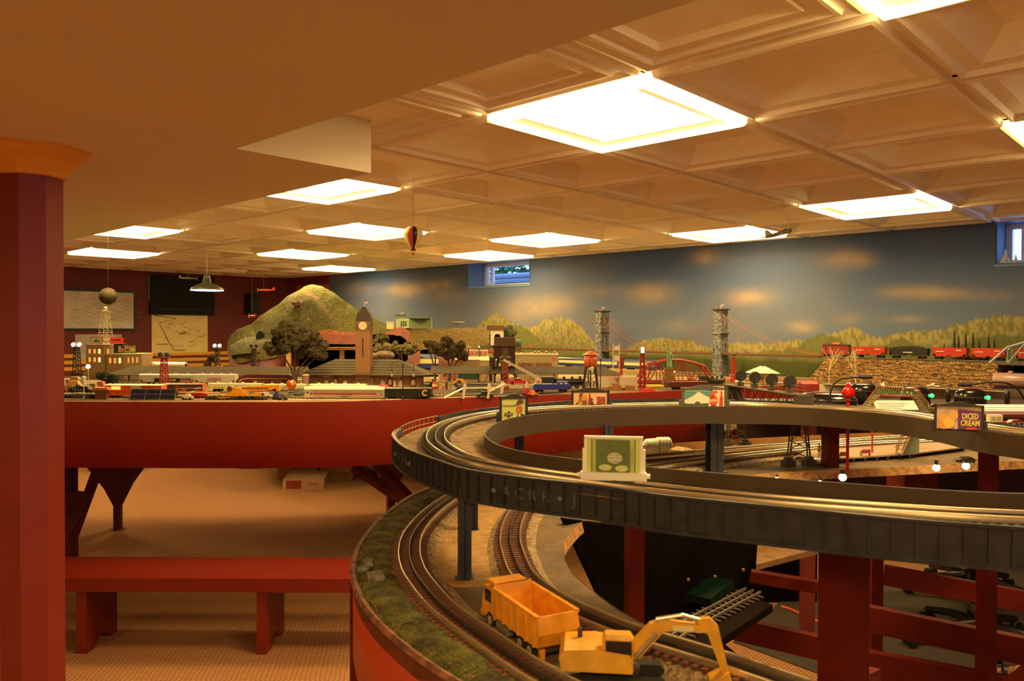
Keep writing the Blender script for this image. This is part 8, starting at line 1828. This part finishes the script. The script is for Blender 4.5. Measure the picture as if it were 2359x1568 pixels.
MB().b2(-.020,.005,-.0235,-.0229,.038,.053).done('cab_window',mat('dark_glass',(40,34,36)),t); MB().cyl((-.045,.010,.042),(-.045,.010,.052),.0025,n=8).done('exhaust',mat('chassis_dark',(60,46,34)),t)
MB().prism([(.000,.024),(.004,.040),(.024,.062),(.036,.066),(.082,.062),(.084,.056),(.038,.056),(.014,.028)],.000,.009,'y').done('boom',yb,t)
MB().prism([(.070,.068),(.082,.070),(.090,.062),(.100,.020),(.094,.016),(.080,.054),(.072,.058)],.0015,.0085,'y').done('stick',yb,t)
MB().tube([(.030,.0045,.066),(.055,.0045,.071),(.072,.0045,.067)],.0022,8).done('ram',mat('tank_metal',(176,170,150)),t); MB().tube([(.010,-.002,.030),(.030,-.002,.054)],.0022,8).done('ram',mat('tank_metal',(176,170,150)),t)
MB().prism([(.100,.020),(.094,.016),(.082,.010),(.080,.002),(.092,.000),(.104,.006)],-.006,.016,'y').done('bucket',yb,t); MB().b2(.046,.066,-.0006,.0,.057,.062).done('name_plate',mat('plate_pale',(220,206,150),.5),t)
# ------------------------------------------------------------------ control desk in the operating pit
dk=thing('control_desk','dark topped control desk carrying the black transformers behind the loop','desk'); a=U(1830,757,3.35); b=U(2700,757,3.35)
MB().b2(a.x,b.x,3.3,4.1,ZT-.03,ZT-.006).done('desk_top',mat('desk_dark',(52,40,32),.5),dk); MB().b2(a.x,b.x,4.18,4.20,.35,ZT-.03).done('shade_sheet',mat('shade_sheet_brown',(58,30,20),.8,noise=.2,scale=6),dk)  # brown sheet behind the desk is added, standing in for darkness in the pit
for x in(a.x+.05,a.x+1.2): MB().b2(x,x+.05,3.35,3.40,0,ZT-.03).done('leg',dred,dk)
bk=mat('bakelite',(22,18,18),.18,coat=.5)
def trafo(px0,px1,yt,d,label,lights=False,low=False):
    k_=d/F; p=U((px0+px1)/2,757,d); w=(px1-px0)*k_; H=U(px0,yt,d).z-(ZT-.006); t=thing('transformer',label,'transformer',(p.x,d+.08,ZT-.006),-.1,'black model train transformers')
    MB().lathe([(.5*w,0),(.5*w,H*.62),(.46*w,H*.84),(.36*w,H*.96),(.001,H)],(0,0,0),24,sy=.62,a0=0).done('casing',bk,t,True); MB().lathe([(.505*w,H*.60),(.51*w,H*.64),(.505*w,H*.66)],(0,0,0),24,sy=.62).done('seam_band',mat('band_steel',(70,62,54),.35,.5),t)
    MB().b2(-w*.2,w*.2,-w*.1,w*.1,H*.97,H*1.01).done('top_plate',mat('plate_red_dark',(110,34,26),.5),t)
    if lights:
        for x,r in((w*.34,.008),(w*.47,.010)): MB().sph((x,-w*.18,H*.62),r,10,8).done('green_lamp',mat('green_lamp',(60,220,120),.3,emit=(50,255,130),es=1.6),t,True)
    return t,w,H
trafo(1852,1992,906,3.35,'widest low black transformer cover left of the footbridge'); trafo(1975,2040,885,3.75,'black domed transformer just behind the red round signal')
trafo(2098,2166,893,3.5,'domed transformer with two green lamps right of the footbridge',True); trafo(2226,2298,897,3.4,'domed transformer with two green lamps nearest the right edge',True)
for k,(px,y0,y1,d) in enumerate(((2086,889,925,3.6),(2186,894,930,3.4),(2212,895,930,3.5),(2322,898,940,3.3))):
    p=U(px,757,d); H=U(px,y0,d).z-ZT+.006; t=thing('throttle_lever',['lone black throttle lever left of the green lit transformers','left of the two levers between the green lit transformers','right of the two levers between the green lit transformers','black lever at the far right beside the round dial'][k],'lever',(p.x,d,ZT-.006)); MB().cyl((0,0,0),(0,0,H*.5),.004,n=8).done('shaft',mat('band_steel',(120,108,96)),t); MB().lathe([(.006,H*.45),(.010,H*.5),(.010,H*.93),(.005,H)],(0,0,0),12).done('grip',bk,t,True)
for k,(px,yy,d,r) in enumerate(((2180,925,3.3,.030),(2318,928,3.2,.034),(2150,918,3.3,.022))):
    p=U(px,yy+5,d); t=thing('round_dial',['round silver rimmed dial behind the cream and purple billboard','round silver rimmed dial at the far right below the lever','smaller dial right of the footbridge stairs'][k],'dial',(p.x,d,ZT-.006)); MB().lathe([(r,0),(r,.03),(r*.9,.045),(.001,.05)],(0,0,0),18).done('knob',bk,t,True); MB().lathe([(r*1.02,.0),(r*1.08,.006),(r*1.02,.012)],(0,0,0),18).done('rim',mat('band_steel',(120,108,96)),t)
def sheet(px0,px1,y0,y1,d,label,m_,lines=True,rz=0):
    k_=d/F; c=U((px0+px1)/2,y1,d); w=(px1-px0)*k_; h=(y1-y0)*k_*1.6; t=thing('track_diagram',label,'diagram',c,rz); M_=MB(); o=MB().box((0,h*.35,h*.35),(w,.004,h),0,0,-.9).done('panel',m_,t)
    if lines:
        m=MB(); 
        for q in range(4): m.tube([(-w*.45,h*(.1+.14*q)-.004,h*(.09+.11*q)+.005),(w*(.1+.08*q),h*(.1+.14*q)-.004,h*(.09+.11*q)+.005)],.0008,3)
        m.done('diagram_line',mat('line_blue',(90,70,110),.6),t)
    return t
wp2=mat('diagram_white',(226,206,196),.5); sheet(2020,2116,926,945,3.0,'slanted white track diagram panel seen through the footbridge',wp2); sheet(2262,2440,936,958,2.9,'slanted white track diagram panel right of the billboard',wp2,rz=.0)
o=MB().b2(0,.35,0,.12,0,.012).done('maroon_box',mat('box_maroon',(84,26,34),.5),None,loc=U(2262,962,2.75)); tag(o,'dark maroon box top below the white diagram at the right edge','box')
MB().b2(.05,.3,.02,.1,ZT-.01-o.location.z-.0,0).done('stand',mat('desk_dark',(52,40,32)),o)
p=U(2295,972,2.6); t=thing('white_window_model','small white framed window model standing at the right edge','toy window',(p.x,2.6,p.z)); MB().b2(-.022,.022,0,.02,0,.024).done('frame',mat('diagram_white2',(222,214,180),.5),t); [MB().b2(x,x+.014,-.001,0,.005,.018).done('pane',paintm((176,166,130)),t) for x in(-.016,.002)]
t=sedan(2338,2.6,'small red orange toy car with black window at the right edge',(190,70,40),.6,0,U(2338,978,2.6).z)
MB().b2(-.09,.09,-.02,.04,-.06,0).done('stand',mat('desk_dark',(52,40,32)),t)
# gooseneck lamps
for k,(pts,hx) in enumerate((([(1912,935),(1913,905),(1920,885),(1938,873),(1965,869),(1984,868)],(1980,2008,868)),([(2372,960),(2362,925),(2346,898),(2325,884),(2300,880),(2270,881),(2238,885)],(2209,2238,886)))):
    d=3.2; t=thing('gooseneck_lamp',['black gooseneck lamp arching right above the widest transformer','black gooseneck lamp arching left at the right edge'][k],'gooseneck lamp',(0,0,0)); P=[U(x,y,d) for x,y in pts]; P=[Vector((P[0].x,d,ZT-.01))]+P; MB().tube(spline(P,5),.004,6).done('neck',blk,t,True); a=U(hx[0],hx[2],d); b=U(hx[1],hx[2],d); MB().tube([a,b],.0075,10).done('lamp_head',blk,t)
# red box left of it
p=U(1836,757,4.7); o=MB().bev((0,0,.06),(.12,.12,.12),.012).done('red_cabinet',mat('cabinet_red',(150,40,26),.5),None,loc=(p.x,4.55,ZT-.065)); tag(o,'rounded dull red block at the joint of the red and grey fascia','cabinet')
MB().b2(-.05,.05,.02,.06,-.4,0).done('bracket',mat('desk_dark',(52,40,32)),o)
t=thing('white_figure','cream figurine with a raised arm on top of the footbridge','figurine',(U(2034,890,2.17).x,2.17,U(2034,893,2.17).z)); MB().lathe([(.006,0),(.005,.008),(.003,.011),(.001,.012)],(0,0,0),10).done('torso',mat('ramp_white',(210,198,176)),t,True); MB().sph((.001,0,.0135),.0028,8,6).done('head',mat('ramp_white',(210,198,176)),t); MB().tube([(-.004,0,.009),(-.0075,0,.008),(-.008,0,.014)],.0012,6).done('arm',mat('ramp_white',(210,198,176)),t)
# notice pinned on red fascia behind the yard
a=U(1628,972,4.1); p0=U(1628,985,4.42); t=thing('fascia_notice','pale notice sheet fixed on the red fascia behind the dark post','notice',p0,.75); MB().b2(0,.42,-.01,0,-.03,.06).done('sheet',mat('notice_grey',(150,128,100),.8,noise=.15,scale=30),t)
# black modern car at platform end
sedan(2228,2.1,'dark glossy toy car at the end of the yard platform',(36,26,24),.5,-.1)
# ------------------------------------------------------------------ floor of the pit
P=[G(x,y,0) for x,y in((1690,1480),(1800,1385),(2359,1290),(2700,1330),(2600,1500),(1960,1580))]
o=MB().prism([(p.x,p.y) for p in P],0.001,.006,'z').done('floor_mat',mat('mat_grey',(70,60,48),.9,noise=.1,scale=20)); tag(o,'grey floor mat in the operating pit under the office stools','floor mat')
def stool(px,py,label,rot,ring=True):
    c=G(px,py,.0); t=thing('office_stool',label,'office stool',(c.x,c.y,.006),rot); sb=mat('stool_black',(24,22,22),.35)
    for k in range(5):
        a=2*PI*k/5; x,y=math.cos(a),math.sin(a); l=MB(); l.tube([(x*.03,y*.03,.11),(x*.18,y*.18,.095),(x*.31,y*.31,.065)],[.022,.018,.014],8); o=l.done('base_arm',sb,t,True)
        cs=MB(); 
        for s in(-1,1): cs.cyl((x*.31-y*s*.012,y*.31+x*s*.012,.028),(x*.31-y*s*.026,y*.31+x*s*.026,.028),.026,n=14)
        cs.done('caster',sb,o)
    MB().cyl((0,0,.08),(0,0,.48),.025,n=12).done('column',sb,t); MB().lathe([(.20,.48),(.22,.50),(.21,.54),(.001,.55)],(0,0,0),20).done('seat',sb,t,True)
    if ring:
        MB().tube([(.20*math.cos(2*PI*k/32),.20*math.sin(2*PI*k/32),.24) for k in range(32)],.009,8,True).done('foot_ring',mat('ring_chrome',(150,140,130),.15,.9),t,True)
        for k in range(3): a=2*PI*k/3; MB().cyl((0,0,.24),(.2*math.cos(a),.2*math.sin(a),.24),.006,n=6).done('ring_spoke',sb,t)
stool(2235,1375,'black office stool with a chrome foot ring farther back in the pit',math.radians(170)); stool(2262,1495,'nearer black office stool base at the lower right',math.radians(178),False)
m=MB(); P=[G(x,y,.012) for x,y in((1800,1396),(1820,1402),(1850,1416),(1890,1432),(1950,1452),(1985,1490),(2000,1530),(1960,1570),(1950,1640))]; m.tube(spline(P,5),.006,6); o=m.done('extension_cord',mat('cord_orange',(214,96,40),.45)); o.location.z=0; tag(o,'orange extension cord on the pit floor left of the thickest red upright','cord')
# leg below the bright curved fascia
c=U(829,1500,1.2); timber('timber_post',(c.x,1.2,0.0),(c.x,1.2,ZT-.02),.03,.03,'dark red leg under the curved bright fascia at the bottom left',.2)
# wires hanging below the yard
m=MB(); r8=random.Random(6)
for k in range(14):
    x0=1760+k*9; a=U(x0,1090+r8.uniform(-4,4),2.0); b=U(x0+r8.uniform(20,60),1100+r8.uniform(-6,14),2.02); m.tube([a,(a+b)/2+Vector((0,0,-.01)),b],.0012,4)
o=m.done('wiring',mat('wire_red',(190,60,30),.4)); o['kind']='stuff'; tag(o,'bundle of red wires under the near edge of the yard board','wires')
